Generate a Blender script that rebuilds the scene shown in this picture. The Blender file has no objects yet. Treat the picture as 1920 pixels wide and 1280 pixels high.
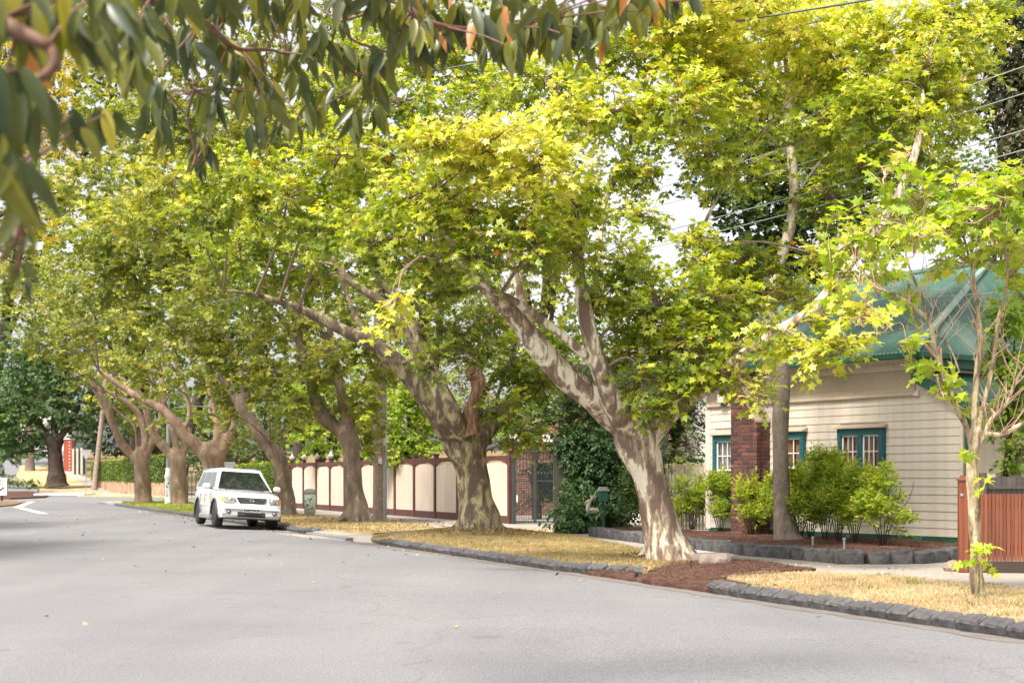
import bpy, bmesh, math, random
import numpy as np
from mathutils import Vector, Matrix
from mathutils.geometry import delaunay_2d_cdt

SC = bpy.context.scene
COL = SC.collection
random.seed(7)
RNG = np.random.default_rng(11)
F = 2667.0      # focal length in pixels of a 1920 px wide frame (50 mm lens)
H = 1.45        # eye height
HORY = 896.0

# ------------------------------------------------------------------ camera
cam_d = bpy.data.cameras.new('camera')
cam = bpy.data.objects.new('camera', cam_d)
COL.objects.link(cam)
cam.location = (0, 0, H)
cam.rotation_euler = (math.radians(90), 0, 0)
cam_d.lens = 50.0
cam_d.sensor_width = 36.0
cam_d.sensor_fit = 'HORIZONTAL'
cam_d.shift_y = (HORY - 640) / 1920.0
cam_d.clip_start = 0.05
cam_d.clip_end = 6000
cam_d.dof.use_dof = True
cam_d.dof.focus_distance = 23.5
cam_d.dof.aperture_fstop = 3.2
SC.camera = cam

# ------------------------------------------------------------------ light
SUN_DIR = Vector((-0.42, -0.50, 0.88)).normalized()     # towards the sun
world = bpy.data.worlds.new('World')
SC.world = world
world.use_nodes = True
wn = world.node_tree
wn.nodes.clear()
w_out = wn.nodes.new('ShaderNodeOutputWorld')
w_bg = wn.nodes.new('ShaderNodeBackground')
w_sky = wn.nodes.new('ShaderNodeTexSky')
w_hs = wn.nodes.new('ShaderNodeHueSaturation')
w_sky.sky_type = 'NISHITA'
w_sky.sun_disc = False
w_sky.sun_elevation = math.asin(SUN_DIR.z)
w_sky.sun_rotation = math.atan2(SUN_DIR.x, SUN_DIR.y)
w_sky.air_density = 1.0
w_sky.dust_density = 4.0
w_sky.ozone_density = 1.0
w_hs.inputs['Saturation'].default_value = 0.14          # overcast: the blue is veiled
wn.links.new(w_sky.outputs[0], w_hs.inputs['Color'])
wn.links.new(w_hs.outputs[0], w_bg.inputs['Color'])
wn.links.new(w_bg.outputs[0], w_out.inputs[0])
w_bg.inputs['Strength'].default_value = 0.145
sun_d = bpy.data.lights.new('sun', 'SUN')
sun = bpy.data.objects.new('sun', sun_d)
COL.objects.link(sun)
sun_d.energy = 3.1
sun_d.angle = math.radians(13)
sun_d.color = (1.0, 0.935, 0.83)
sun.rotation_euler = SUN_DIR.to_track_quat('Z', 'Y').to_euler()
sun.location = (-20, -20, 60)
SC.view_settings.view_transform = 'Standard'
SC.view_settings.look = 'None'
SC.view_settings.exposure = 1.08
SC.view_settings.gamma = 1.0
SC.view_settings.use_curve_mapping = False
SC.cycles.max_bounces = 8
SC.cycles.diffuse_bounces = 4
SC.cycles.transmission_bounces = 4
SC.cycles.transparent_max_bounces = 6
SC.cycles.sample_clamp_indirect = 6.0


# ------------------------------------------------------------------ geometry helpers
def P(px, py, Y):
    """photo pixel at depth Y -> world"""
    return Vector(((px - 960.0) / F * Y, Y, H - (py - HORY) / F * Y))


def G(px, py, z=0.0):
    """photo pixel on the level z -> world"""
    Y = F * (H - z) / (py - HORY)
    return Vector(((px - 960.0) / F * Y, Y, z))


def tag(o, label=None, cat=None, group=None, kind=None):
    if label: o['label'] = label
    if cat: o['category'] = cat
    if group: o['group'] = group
    if kind: o['kind'] = kind
    return o


def empty(name, loc, label, cat, group=None):
    o = bpy.data.objects.new(name, None)
    COL.objects.link(o)
    o.location = loc
    o.empty_display_size = 0.2
    return tag(o, label, cat, group)


def link(name, me, mat=None, parent=None):
    o = bpy.data.objects.new(name, me)
    COL.objects.link(o)
    if mat is not None:
        if not me.materials:
            me.materials.append(mat)
    if parent is not None:
        o.parent = parent
    return o


class MB:
    """collects verts and faces; build() links one mesh object"""
    def __init__(self):
        self.v = []; self.f = []; self.sm = []; self.mi = []; self.m = 0

    def add(self, vs, fs, smooth=False):
        b = len(self.v)
        self.v += [tuple(p) for p in vs]
        for f in fs:
            self.f.append(tuple(i + b for i in f)); self.sm.append(smooth); self.mi.append(self.m)

    def box(self, c, s, ax=None, bev=0.0):
        """centre c, full size s, axes ax (3 vectors)"""
        c = Vector(c)
        X, Y, Z = ax if ax else (Vector((1, 0, 0)), Vector((0, 1, 0)), Vector((0, 0, 1)))
        hx, hy, hz = s[0] / 2, s[1] / 2, s[2] / 2
        if bev <= 0:
            vs = [c + X * (i * hx) + Y * (j * hy) + Z * (k * hz) for k in (-1, 1) for j in (-1, 1) for i in (-1, 1)]
            self.add(vs, [(0, 2, 3, 1), (4, 5, 7, 6), (0, 1, 5, 4), (2, 6, 7, 3), (0, 4, 6, 2), (1, 3, 7, 5)])
        else:
            # chamfered box, 24 verts
            pts = {}
            vs = []
            for k in (-1, 1):
                for j in (-1, 1):
                    for i in (-1, 1):
                        for a in range(3):
                            d = [hx - bev, hy - bev, hz - bev]
                            d[a] += bev
                            pts[(i, j, k, a)] = len(vs)
                            vs.append(c + X * (i * d[0]) + Y * (j * d[1]) + Z * (k * d[2]))
            fs = []
            for i in (-1, 1):
                fs.append([pts[(i, j, k, 0)] for j, k in ((-1, -1), (1, -1), (1, 1), (-1, 1))][::i])
                fs.append([pts[(j, i, k, 1)] for j, k in ((-1, -1), (-1, 1), (1, 1), (1, -1))][::i])
                fs.append([pts[(j, k, i, 2)] for j, k in ((-1, -1), (1, -1), (1, 1), (-1, 1))][::i])
            for i in (-1, 1):
                for j in (-1, 1):
                    fs.append([pts[(i, j, -1, 0)], pts[(i, j, -1, 1)], pts[(i, j, 1, 1)], pts[(i, j, 1, 0)]])
                    fs.append([pts[(i, -1, j, 0)], pts[(i, -1, j, 2)], pts[(i, 1, j, 2)], pts[(i, 1, j, 0)]])
                    fs.append([pts[(-1, i, j, 1)], pts[(-1, i, j, 2)], pts[(1, i, j, 2)], pts[(1, i, j, 1)]])
                    for k in (-1, 1):
                        fs.append([pts[(i, j, k, 0)], pts[(i, j, k, 1)], pts[(i, j, k, 2)]])
            self.add(vs, fs)
        return self

    def tube(self, pts, rad, n=8, cap=True, smooth=True, squash=None, jitter=0.0):
        pts = [Vector(p) for p in pts]
        m = len(pts)
        if not hasattr(rad, '__len__'): rad = [rad] * m
        vs = []
        ref = None
        for i, p in enumerate(pts):
            t = (pts[min(i + 1, m - 1)] - pts[max(i - 1, 0)])
            if t.length < 1e-9: t = Vector((0, 0, 1))
            t.normalize()
            if ref is None:
                ref = Vector((1, 0, 0)) if abs(t.x) < 0.8 else Vector((0, 1, 0))
            a = (ref - t * ref.dot(t)).normalized()
            ref = a
            b = t.cross(a)
            for k in range(n):
                th = 2 * math.pi * k / n
                r = rad[i] * (1 + (random.uniform(-jitter, jitter) if jitter else 0))
                vs.append(p + a * (math.cos(th) * r) + b * (math.sin(th) * r))
        fs = []
        for i in range(m - 1):
            for k in range(n):
                k2 = (k + 1) % n
                fs.append((i * n + k, i * n + k2, (i + 1) * n + k2, (i + 1) * n + k))
        self.add(vs, fs, smooth)
        if cap:
            self.add([vs[k] for k in range(n)], [tuple(range(n))[::-1]])
            self.add([vs[(m - 1) * n + k] for k in range(n)], [tuple(range(n))])
        return self

    def lathe(self, c, prof, n=16, axis=None, smooth=True):
        """prof: list of (r, h) along the axis from c"""
        c = Vector(c)
        Z = Vector(axis).normalized() if axis else Vector((0, 0, 1))
        a = Vector((1, 0, 0)) if abs(Z.x) < 0.8 else Vector((0, 1, 0))
        a = (a - Z * a.dot(Z)).normalized(); b = Z.cross(a)
        vs = []
        for r, h in prof:
            for k in range(n):
                th = 2 * math.pi * k / n
                vs.append(c + Z * h + a * (math.cos(th) * r) + b * (math.sin(th) * r))
        fs = []
        for i in range(len(prof) - 1):
            for k in range(n):
                k2 = (k + 1) % n
                fs.append((i * n + k, i * n + k2, (i + 1) * n + k2, (i + 1) * n + k))
        fs.append(tuple(range(n))[::-1])
        fs.append(tuple((len(prof) - 1) * n + k for k in range(n)))
        self.add(vs, fs, smooth)
        return self

    def prism(self, poly, vec, smooth=False):
        """planar polygon (3D points) extruded by vec"""
        n = len(poly)
        poly = [Vector(p) for p in poly]; vec = Vector(vec)
        self.add(poly + [p + vec for p in poly],
                 [tuple(range(n))[::-1], tuple(range(n, 2 * n))] +
                 [(i, (i + 1) % n, n + (i + 1) % n, n + i) for i in range(n)], smooth)
        return self

    def mesh(self, name, org=None):
        me = bpy.data.meshes.new(name)
        v = self.v
        if org is not None:
            v = [(a - org[0], b - org[1], c - org[2]) for a, b, c in v]
        me.from_pydata(v, [], self.f)
        me.polygons.foreach_set('use_smooth', self.sm)
        me.polygons.foreach_set('material_index', self.mi)
        me.update()
        return me

    def build(self, name, mat, parent=None, org=None, fix=True):
        me = self.mesh(name, org)
        if fix:
            bm = bmesh.new(); bm.from_mesh(me)
            bmesh.ops.recalc_face_normals(bm, faces=bm.faces)
            bm.to_mesh(me); bm.free()
        if isinstance(mat, (list, tuple)):
            for m in mat: me.materials.append(m)
            return link(name, me, None, parent)
        return link(name, me, mat, parent)


def np_mesh(name, V, T, tint=None, smooth=False):
    """V (n,3) float, T (m,3) int triangles, tint (n,) -> mesh"""
    me = bpy.data.meshes.new(name)
    nv, nt = len(V), len(T)
    me.vertices.add(nv)
    me.vertices.foreach_set('co', np.ascontiguousarray(V, dtype=np.float32).ravel())
    me.loops.add(nt * 3)
    me.loops.foreach_set('vertex_index', np.ascontiguousarray(T, dtype=np.int32).ravel())
    me.polygons.add(nt)
    me.polygons.foreach_set('loop_start', np.arange(0, nt * 3, 3, dtype=np.int32))
    if smooth:
        me.polygons.foreach_set('use_smooth', np.ones(nt, dtype=bool))
    me.update(calc_edges=True)
    if tint is not None:
        a = me.attributes.new('tint', 'FLOAT', 'POINT')
        a.data.foreach_set('value', np.ascontiguousarray(tint, dtype=np.float32))
    return me


# ------------------------------------------------------------------ leaf shapes
def fan(outline, centre=(0, 0.35), droop=0.20, fold=0.20):
    pts = [(centre[0], centre[1], 0.0)]
    for x, y in outline:
        d = math.hypot(x - centre[0], y - centre[1])
        pts.append((x, y, abs(x) * fold - droop * d * d * 1.6))
    n = len(outline)
    return np.array(pts), np.array([(0, 1 + i, 1 + (i + 1) % n) for i in range(n)])


_r = [(0.17, -0.05), (0.46, 0.08), (0.25, 0.25), (0.58, 0.58), (0.2, 0.58)]
LEAF_A = fan([(0, 0)] + _r + [(0, 1.0)] + [(-x, y) for x, y in _r[::-1]])
_r = [(0.42, 0.06), (0.22, 0.28), (0.55, 0.6), (0.18, 0.6)]
LEAF_B = fan([(0, 0)] + _r[:] + [(0, 1.0)] + [(-x, y) for x, y in _r[::-1]])
LEAF_C = (np.array([(0, 0, 0), (0.5, 0.35, -0.02), (0.16, 0.6, 0.03), (0, 1, -0.1), (-0.16, 0.6, 0.03), (-0.5, 0.35, -0.02)]),
          np.array([(0, 1, 2), (0, 2, 4), (2, 3, 4), (0, 4, 5)]))
LEAF_D = (np.array([(0, 0, 0), (0.19, 0.45, 0.05), (0, 1, -0.08), (-0.19, 0.45, 0.05)]), np.array([(0, 1, 2), (0, 2, 3)]))
LEAF_E = (np.array([(0, 0, 0), (0.33, 0.4, 0.04), (0, 1, -0.08), (-0.33, 0.4, 0.04)]), np.array([(0, 1, 2), (0, 2, 3)]))


def long_leaf(L=1.0, w=0.13, bend=0.25, n=9):
    """lanceolate hanging leaf: two rows either side of a midrib"""
    V = []; T = []
    for i in range(n + 1):
        t = i / n
        ww = w * (math.sin(math.pi * min(1, t * 1.02) ** 0.8) ** 0.9) * (1 - 0.15 * t) + 0.004
        z = -bend * t * t
        V += [(-ww, t * L, z + ww * 0.35), (0, t * L, z), (ww, t * L, z + ww * 0.35)]
    for i in range(n):
        for k in range(2):
            a = i * 3 + k
            T += [(a, a + 1, a + 4), (a, a + 4, a + 3)]
    return np.array(V), np.array(T)


def basis(dirs, nrm):
    """rows of unit y axis (dirs) and approximate normals -> (n,3,3) matrices with columns x,y,z"""
    y = dirs / (np.linalg.norm(dirs, axis=1, keepdims=True) + 1e-9)
    z = nrm - (nrm * y).sum(1, keepdims=True) * y
    z /= (np.linalg.norm(z, axis=1, keepdims=True) + 1e-9)
    x = np.cross(y, z)
    return np.stack([x, y, z], axis=2)


def scatter(shape, pos, M, size):
    V, T = shape
    n = len(pos); k = len(V)
    W = np.einsum('nij,kj->nki', M, V) * size[:, None, None] + pos[:, None, :]
    TT = (T[None] + (np.arange(n) * k)[:, None, None]).reshape(-1, 3)
    return W.reshape(-1, 3), TT


# ------------------------------------------------------------------ materials
class NT:
    def __init__(self, name):
        self.m = bpy.data.materials.new(name)
        self.m.use_nodes = True
        self.t = self.m.node_tree
        self.b = self.t.nodes['Principled BSDF']
        self.out = self.t.nodes['Material Output']
        self.tc = None

    def n(self, typ, **kw):
        x = self.t.nodes.new(typ)
        for k, v in kw.items():
            setattr(x, k, v)
        return x

    def l(self, a, b): self.t.links.new(a, b)

    def coord(self, scale=(1, 1, 1), kind='Object'):
        if self.tc is None: self.tc = self.n('ShaderNodeTexCoord')
        mp = self.n('ShaderNodeMapping')
        mp.inputs['Scale'].default_value = scale
        self.l(self.tc.outputs[kind], mp.inputs[0])
        return mp.outputs[0]

    def noise(self, scale, detail=4, rough=0.55, vec=None, dist=0.0):
        x = self.n('ShaderNodeTexNoise')
        x.inputs['Scale'].default_value = scale
        x.inputs['Detail'].default_value = detail
        x.inputs['Roughness'].default_value = rough
        x.inputs['Distortion'].default_value = dist
        self.l(vec if vec is not None else self.coord(), x.inputs['Vector'])
        return x.outputs['Fac']

    def ramp(self, fac, stops, interp='LINEAR'):
        x = self.n('ShaderNodeValToRGB')
        x.color_ramp.interpolation = interp
        el = x.color_ramp.elements
        while len(el) < len(stops): el.new(0.5)
        for e, (p, c) in zip(el, stops):
            e.position = p
            e.color = (*c, 1) if len(c) == 3 else c
        self.l(fac, x.inputs[0])
        return x.outputs[0]

    def mix(self, fac, a, b, mode='MIX'):
        x = self.n('ShaderNodeMix', data_type='RGBA', blend_type=mode)
        for v, s in ((fac, x.inputs[0]), (a, x.inputs[6]), (b, x.inputs[7])):
            if isinstance(v, (int, float)): s.default_value = v
            elif isinstance(v, tuple): s.default_value = (*v, 1)
            else: self.l(v, s)
        return x.outputs[2]

    def math(self, op, a, b=None):
        x = self.n('ShaderNodeMath', operation=op)
        for v, s in ((a, x.inputs[0]), (b, x.inputs[1])):
            if v is None: continue
            if isinstance(v, (int, float)): s.default_value = v
            else: self.l(v, s)
        return x.outputs[0]

    def bump(self, h, strength=0.4, dist=0.02):
        x = self.n('ShaderNodeBump')
        x.inputs['Strength'].default_value = strength
        x.inputs['Distance'].default_value = dist
        self.l(h, x.inputs['Height'])
        self.l(x.outputs[0], self.b.inputs['Normal'])

    def col(self, c):
        if isinstance(c, tuple): self.b.inputs['Base Color'].default_value = (*c, 1)
        else: self.l(c, self.b.inputs['Base Color'])

    def rough(self, v):
        if isinstance(v, (int, float)): self.b.inputs['Roughness'].default_value = v
        else: self.l(v, self.b.inputs['Roughness'])


def simple(name, c, rough=0.6, var=0.12, nscale=6.0, metallic=0.0, bump=0.0, spec=0.5, coat=0.0):
    """paint-like surface with light mottling"""
    t = NT(name)
    f = t.noise(nscale, 5, 0.6)
    lo = tuple(max(0, x * (1 - var)) for x in c); hi = tuple(min(1, x * (1 + var)) for x in c)
    t.col(t.ramp(f, [(0.3, lo), (0.7, hi)]))
    t.rough(rough)
    t.b.inputs['Metallic'].default_value = metallic
    t.b.inputs['Specular IOR Level'].default_value = spec
    t.b.inputs['Coat Weight'].default_value = coat
    if bump: t.bump(t.noise(nscale * 8, 3), bump, 0.01)
    return t.m


def leafmat(name, stops, trans=0.35, rough=0.5, spec=0.35, tcol=None):
    t = NT(name)
    a = t.n('ShaderNodeAttribute'); a.attribute_name = 'tint'
    c = t.ramp(a.outputs['Fac'], stops)
    n = t.noise(9.0, 2)
    c = t.mix(0.25, c, t.ramp(n, [(0.3, (0.55, 0.55, 0.5)), (0.7, (1.3, 1.3, 1.2))]), 'MULTIPLY')
    t.col(c); t.rough(rough)
    t.b.inputs['Specular IOR Level'].default_value = spec
    tr = t.n('ShaderNodeBsdfTranslucent')
    g = t.n('ShaderNodeHueSaturation')
    g.inputs['Saturation'].default_value = 1.12
    g.inputs['Value'].default_value = 1.6 if tcol is None else tcol
    t.l(c, g.inputs['Color']); t.l(g.outputs[0], tr.inputs[0])
    mx = t.n('ShaderNodeMixShader'); mx.inputs[0].default_value = trans
    t.l(t.b.outputs[0], mx.inputs[1]); t.l(tr.outputs[0], mx.inputs[2])
    t.l(mx.outputs[0], t.out.inputs[0])
    return t.m


def barkmat(name, cols, scale=5.0, zs=0.35, pts=(0.40, 0.47, 0.58), fine=0.5):
    """mottled plane bark: dark, mid, pale, palest flakes with sharp edges"""
    t = NT(name)
    v = t.coord((1, 1, zs))
    n0 = t.noise(scale, 3, 0.5, v, 0.6)
    n1 = t.noise(scale * 3.2, 4, 0.6, v, 0.4)
    f = t.math('ADD', t.math('MULTIPLY', n0, 0.72), t.math('MULTIPLY', n1, 0.28))
    base = t.ramp(f, [(0.0, cols[0]), (pts[0], cols[0]), (pts[0] + 0.012, cols[1]), (pts[1], cols[1]), (pts[1] + 0.012, cols[2]),
                      (pts[2], cols[2]), (pts[2] + 0.012, cols[3])])
    n2 = t.noise(40, 5, 0.7, t.coord((1, 1, 0.6)))
    base = t.mix(fine, base, t.ramp(n2, [(0.3, (0.62, 0.6, 0.58)), (0.7, (1.2, 1.18, 1.12))]), 'MULTIPLY')
    n3 = t.noise(1.1, 3, 0.5)
    base = t.mix(0.6, base, t.ramp(n3, [(0.35, (0.78, 0.74, 0.70)), (0.65, (1.1, 1.1, 1.05))]), 'MULTIPLY')
    t.col(base); t.rough(0.85)
    t.b.inputs['Specular IOR Level'].default_value = 0.2
    h = t.math('ADD', t.math('MULTIPLY', f, -1.2), t.math('MULTIPLY', n2, 0.35))
    t.bump(h, 1.0, 0.05)
    return t.m


M = {}
# plane-tree leaves: leaf colour runs from mid green to pale yellow green
G1 = [(0.0, (0.070, 0.105, 0.020)), (0.35, (0.165, 0.225, 0.030)), (0.6, (0.32, 0.375, 0.045)), (0.85, (0.60, 0.585, 0.085)), (0.985, (0.76, 0.70, 0.22)), (1.0, (0.55, 0.25, 0.07))]
M['leaf_plane'] = leafmat('plane_leaf', G1, 0.42, 0.38, 0.5)
G2 = [(0.0, (0.085, 0.11, 0.028)), (0.4, (0.20, 0.235, 0.042)), (0.7, (0.36, 0.37, 0.065)), (0.97, (0.62, 0.55, 0.13)), (1.0, (0.50, 0.22, 0.07))]
M['leaf_mid'] = leafmat('plane_leaf_row', G2, 0.42, 0.45, 0.4)
G3 = [(0.0, (0.08, 0.09, 0.025)), (0.5, (0.20, 0.20, 0.045)), (0.9, (0.36, 0.32, 0.08)), (1.0, (0.40, 0.22, 0.07))]
M['leaf_olive'] = leafmat('olive_leaf', G3, 0.3)
M['leaf_dark'] = leafmat('dark_leaf', [(0.0, (0.022, 0.045, 0.014)), (0.5, (0.055, 0.10, 0.022)), (0.9, (0.15, 0.21, 0.045)), (1.0, (0.26, 0.26, 0.06))], 0.25)
M['leaf_elm'] = leafmat('elm_leaf', [(0.0, (0.05, 0.10, 0.04)), (0.5, (0.10, 0.17, 0.055)), (1.0, (0.22, 0.29, 0.07))], 0.35)
M['leaf_ivy'] = leafmat('ivy_leaf', [(0.0, (0.018, 0.042, 0.012)), (0.6, (0.042, 0.095, 0.024)), (1.0, (0.11, 0.19, 0.05))], 0.2, 0.55)
M['leaf_yellow'] = leafmat('yellow_leaf', [(0.0, (0.16, 0.12, 0.05)), (0.4, (0.40, 0.34, 0.05)), (1.0, (0.75, 0.62, 0.06))], 0.4)
M['leaf_young'] = leafmat('young_plane_leaf', [(0.0, (0.15, 0.26, 0.04)), (0.5, (0.32, 0.42, 0.05)), (0.85, (0.54, 0.58, 0.09)), (1.0, (0.70, 0.62, 0.12))], 0.45)
M['leaf_shrub'] = leafmat('shrub_leaf', [(0.0, (0.11, 0.19, 0.03)), (0.5, (0.28, 0.37, 0.045)), (1.0, (0.56, 0.52, 0.07))], 0.4)
M['leaf_bright'] = leafmat('garden_leaf', [(0.0, (0.09, 0.16, 0.03)), (0.5, (0.26, 0.37, 0.05)), (1.0, (0.55, 0.56, 0.08))], 0.45)
M['leaf_red'] = leafmat('maroon_leaf', [(0.0, (0.03, 0.03, 0.02)), (0.5, (0.07, 0.09, 0.03)), (1.0, (0.22, 0.10, 0.06))], 0.2)
M['leaf_box'] = leafmat('hedge_leaf', [(0.0, (0.06, 0.10, 0.02)), (0.6, (0.13, 0.19, 0.03)), (1.0, (0.40, 0.42, 0.03))], 0.2)
M['leaf_dead'] = leafmat('fallen_leaf', [(0.0, (0.12, 0.07, 0.04)), (0.5, (0.30, 0.19, 0.09)), (1.0, (0.55, 0.42, 0.22))], 0.1)

M['bark_front'] = barkmat('pale_plane_bark', [(0.22, 0.155, 0.125), (0.34, 0.255, 0.20), (0.52, 0.46, 0.33), (0.78, 0.72, 0.60)], 6.0, 0.30, (0.45, 0.50, 0.535))
M['bark_mid'] = barkmat('mottled_plane_bark', [(0.14, 0.11, 0.085), (0.20, 0.16, 0.12), (0.36, 0.31, 0.19), (0.50, 0.42, 0.26)], 5.6, 0.42, (0.46, 0.52, 0.575))
M['bark_row'] = barkmat('grey_plane_bark', [(0.15, 0.115, 0.09), (0.20, 0.155, 0.12), (0.27, 0.21, 0.16), (0.42, 0.36, 0.27)], 3.5, 0.4, (0.42, 0.50, 0.60))
M['bark_far'] = barkmat('brown_plane_bark', [(0.20, 0.135, 0.095), (0.26, 0.18, 0.13), (0.33, 0.24, 0.17), (0.45, 0.36, 0.26)], 3.0, 0.5, (0.42, 0.52, 0.62))
M['bark_limb'] = barkmat('pale_limb_bark', [(0.22, 0.18, 0.14), (0.36, 0.31, 0.24), (0.48, 0.43, 0.33), (0.55, 0.50, 0.40)], 6, 0.3, (0.38, 0.44, 0.56))
M['bark_grey'] = barkmat('smooth_grey_bark', [(0.15, 0.12, 0.10), (0.20, 0.165, 0.14), (0.24, 0.20, 0.17), (0.30, 0.26, 0.22)], 9, 0.5, (0.36, 0.46, 0.60), 0.7)
M['bark_dark'] = barkmat('dark_bark', [(0.04, 0.028, 0.022), (0.05, 0.036, 0.028), (0.07, 0.05, 0.04), (0.09, 0.07, 0.055)], 5, 0.4)
M['bark_young'] = barkmat('young_plane_bark', [(0.17, 0.12, 0.095), (0.30, 0.235, 0.155), (0.43, 0.37, 0.24), (0.60, 0.48, 0.36)], 13, 0.22, (0.44, 0.51, 0.58))
M['twig'] = simple('twig_bark', (0.24, 0.165, 0.12), 0.8, 0.3, 20)
M['twig_pink'] = simple('pinkish_twig_bark', (0.42, 0.27, 0.20), 0.8, 0.25, 20)
M['twig_red'] = simple('reddish_branch_bark', (0.15, 0.075, 0.045), 0.7, 0.4, 25)
M['wood_raw'] = barkmat('dead_wood', [(0.12, 0.065, 0.04), (0.22, 0.13, 0.085), (0.34, 0.22, 0.15), (0.5, 0.38, 0.28)], 14, 0.25, (0.40, 0.50, 0.62))

# asphalt
t = NT('asphalt')
n1 = t.noise(70, 2, 0.7); n2 = t.noise(0.35, 5, 0.6); n3 = t.noise(28, 4, 0.75)
c = t.ramp(n1, [(0.30, (0.108, 0.105, 0.108)), (0.5, (0.182, 0.178, 0.184)), (0.70, (0.285, 0.281, 0.29))])
c = t.mix(0.8, c, t.ramp(n2, [(0.3, (0.86, 0.86, 0.87)), (0.7, (1.10, 1.09, 1.08))]), 'MULTIPLY')
c = t.mix(0.5, c, t.ramp(n3, [(0.34, (0.78, 0.78, 0.78)), (0.66, (1.18, 1.18, 1.18))]), 'MULTIPLY')
wv = t.n('ShaderNodeTexVoronoi', feature='DISTANCE_TO_EDGE'); wv.inputs['Scale'].default_value = 0.22
dd = t.noise(1.2, 5, 0.6)
mxv = t.n('ShaderNodeVectorMath', operation='ADD')
cc = t.n('ShaderNodeCombineXYZ'); t.l(dd, cc.inputs[0]); t.l(dd, cc.inputs[1])
t.l(t.coord(), mxv.inputs[0]); t.l(cc.outputs[0], mxv.inputs[1]); t.l(mxv.outputs[0], wv.inputs['Vector'])
crack = t.ramp(wv.outputs['Distance'], [(0.0, (0.62, 0.62, 0.62)), (0.0035, (1, 1, 1))])
c = t.mix(0.6, c, crack, 'MULTIPLY')
sx_ = t.n('ShaderNodeMapping'); sx_.inputs['Rotation'].default_value = (0, 0, math.radians(22.3)); sx_.inputs['Scale'].default_value = (0.55, 0.05, 1)
t.l(t.tc.outputs['Object'], sx_.inputs[0])
c = t.mix(0.75, c, t.ramp(t.noise(1.0, 5, 0.6, sx_.outputs[0]), [(0.35, (0.84, 0.84, 0.86)), (0.5, (0.98, 0.98, 0.98)), (0.65, (1.08, 1.07, 1.06))]), 'MULTIPLY')
spots = t.ramp(t.noise(2.6, 2, 0.4), [(0.70, (1, 1, 1)), (0.76, (0.72, 0.71, 0.70))])
c = t.mix(0.7, c, spots, 'MULTIPLY')
t.col(c); t.rough(0.85); t.bump(n1, 0.5, 0.008)
M['asphalt'] = t.m
t = NT('side_asphalt')
c = t.ramp(t.noise(90, 3), [(0.3, (0.13, 0.13, 0.135)), (0.7, (0.24, 0.24, 0.245))])
t.col(t.mix(0.7, c, t.ramp(t.noise(0.5, 4), [(0.3, (0.85, 0.85, 0.88)), (0.7, (1.1, 1.1, 1.1))]), 'MULTIPLY')); t.rough(0.85)
M['asphalt2'] = t.m


def groundmat(name, stops, s1=2.5, s2=60, rough=0.95, bump=0.5, s3=0.5):
    t = NT(name)
    f = t.math('ADD', t.math('MULTIPLY', t.noise(s1, 5, 0.6), 0.5), t.math('MULTIPLY', t.noise(s2, 4, 0.7), 0.5))
    c = t.ramp(f, stops)
    c = t.mix(0.6, c, t.ramp(t.noise(s3, 4), [(0.3, (0.84, 0.84, 0.84)), (0.7, (1.14, 1.12, 1.1))]), 'MULTIPLY')
    t.col(c); t.rough(rough)
    t.b.inputs['Specular IOR Level'].default_value = 0.15
    t.bump(t.noise(s2 * 1.5, 4), bump, 0.02)
    return t.m


M['earth'] = groundmat('earth', [(0.3, (0.14, 0.10, 0.05)), (0.7, (0.28, 0.21, 0.10))])
M['grass_dry'] = groundmat('dry_grass', [(0.34, (0.28, 0.20, 0.10)), (0.5, (0.46, 0.34, 0.18)), (0.66, (0.58, 0.47, 0.29))], 1.6, 45)
M['grass_mid'] = groundmat('part_dry_grass', [(0.34, (0.17, 0.13, 0.06)), (0.5, (0.32, 0.24, 0.11)), (0.66, (0.46, 0.36, 0.20))], 0.9, 45)
M['grass_green'] = groundmat('green_grass', [(0.3, (0.13, 0.17, 0.03)), (0.7, (0.34, 0.34, 0.07))], 0.8, 40)
M['concrete'] = groundmat('path_concrete', [(0.3, (0.27, 0.235, 0.205)), (0.7, (0.40, 0.36, 0.32))], 1.4, 70, 0.9, 0.2)
M['concrete_pale'] = groundmat('pale_concrete', [(0.3, (0.40, 0.40, 0.39)), (0.7, (0.58, 0.57, 0.55))], 1.4, 70, 0.9, 0.2)
M['drive'] = groundmat('driveway_concrete', [(0.3, (0.36, 0.25, 0.17)), (0.7, (0.50, 0.37, 0.26))], 1.5, 70)
M['mulch'] = groundmat('mulch', [(0.35, (0.042, 0.022, 0.016)), (0.5, (0.095, 0.048, 0.036)), (0.66, (0.20, 0.115, 0.085))], 6, 38, 0.95, 1.0)
M['gutter'] = groundmat('gutter_grit', [(0.3, (0.13, 0.11, 0.10)), (0.7, (0.26, 0.23, 0.21))], 3, 50)

t = NT('bluestone')
vv = t.n('ShaderNodeObjectInfo')
c = t.ramp(t.noise(9, 5, 0.65), [(0.3, (0.045, 0.043, 0.046)), (0.7, (0.14, 0.135, 0.14))])
c = t.mix(0.7, c, t.ramp(vv.outputs['Random'], [(0.0, (0.75, 0.75, 0.78)), (0.5, (1.0, 0.98, 0.95)), (1.0, (1.35, 1.28, 1.2))]), 'MULTIPLY')
t.col(c); t.rough(0.8); t.bump(t.noise(22, 5, 0.7), 0.9, 0.03)
M['bluestone'] = t.m

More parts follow.
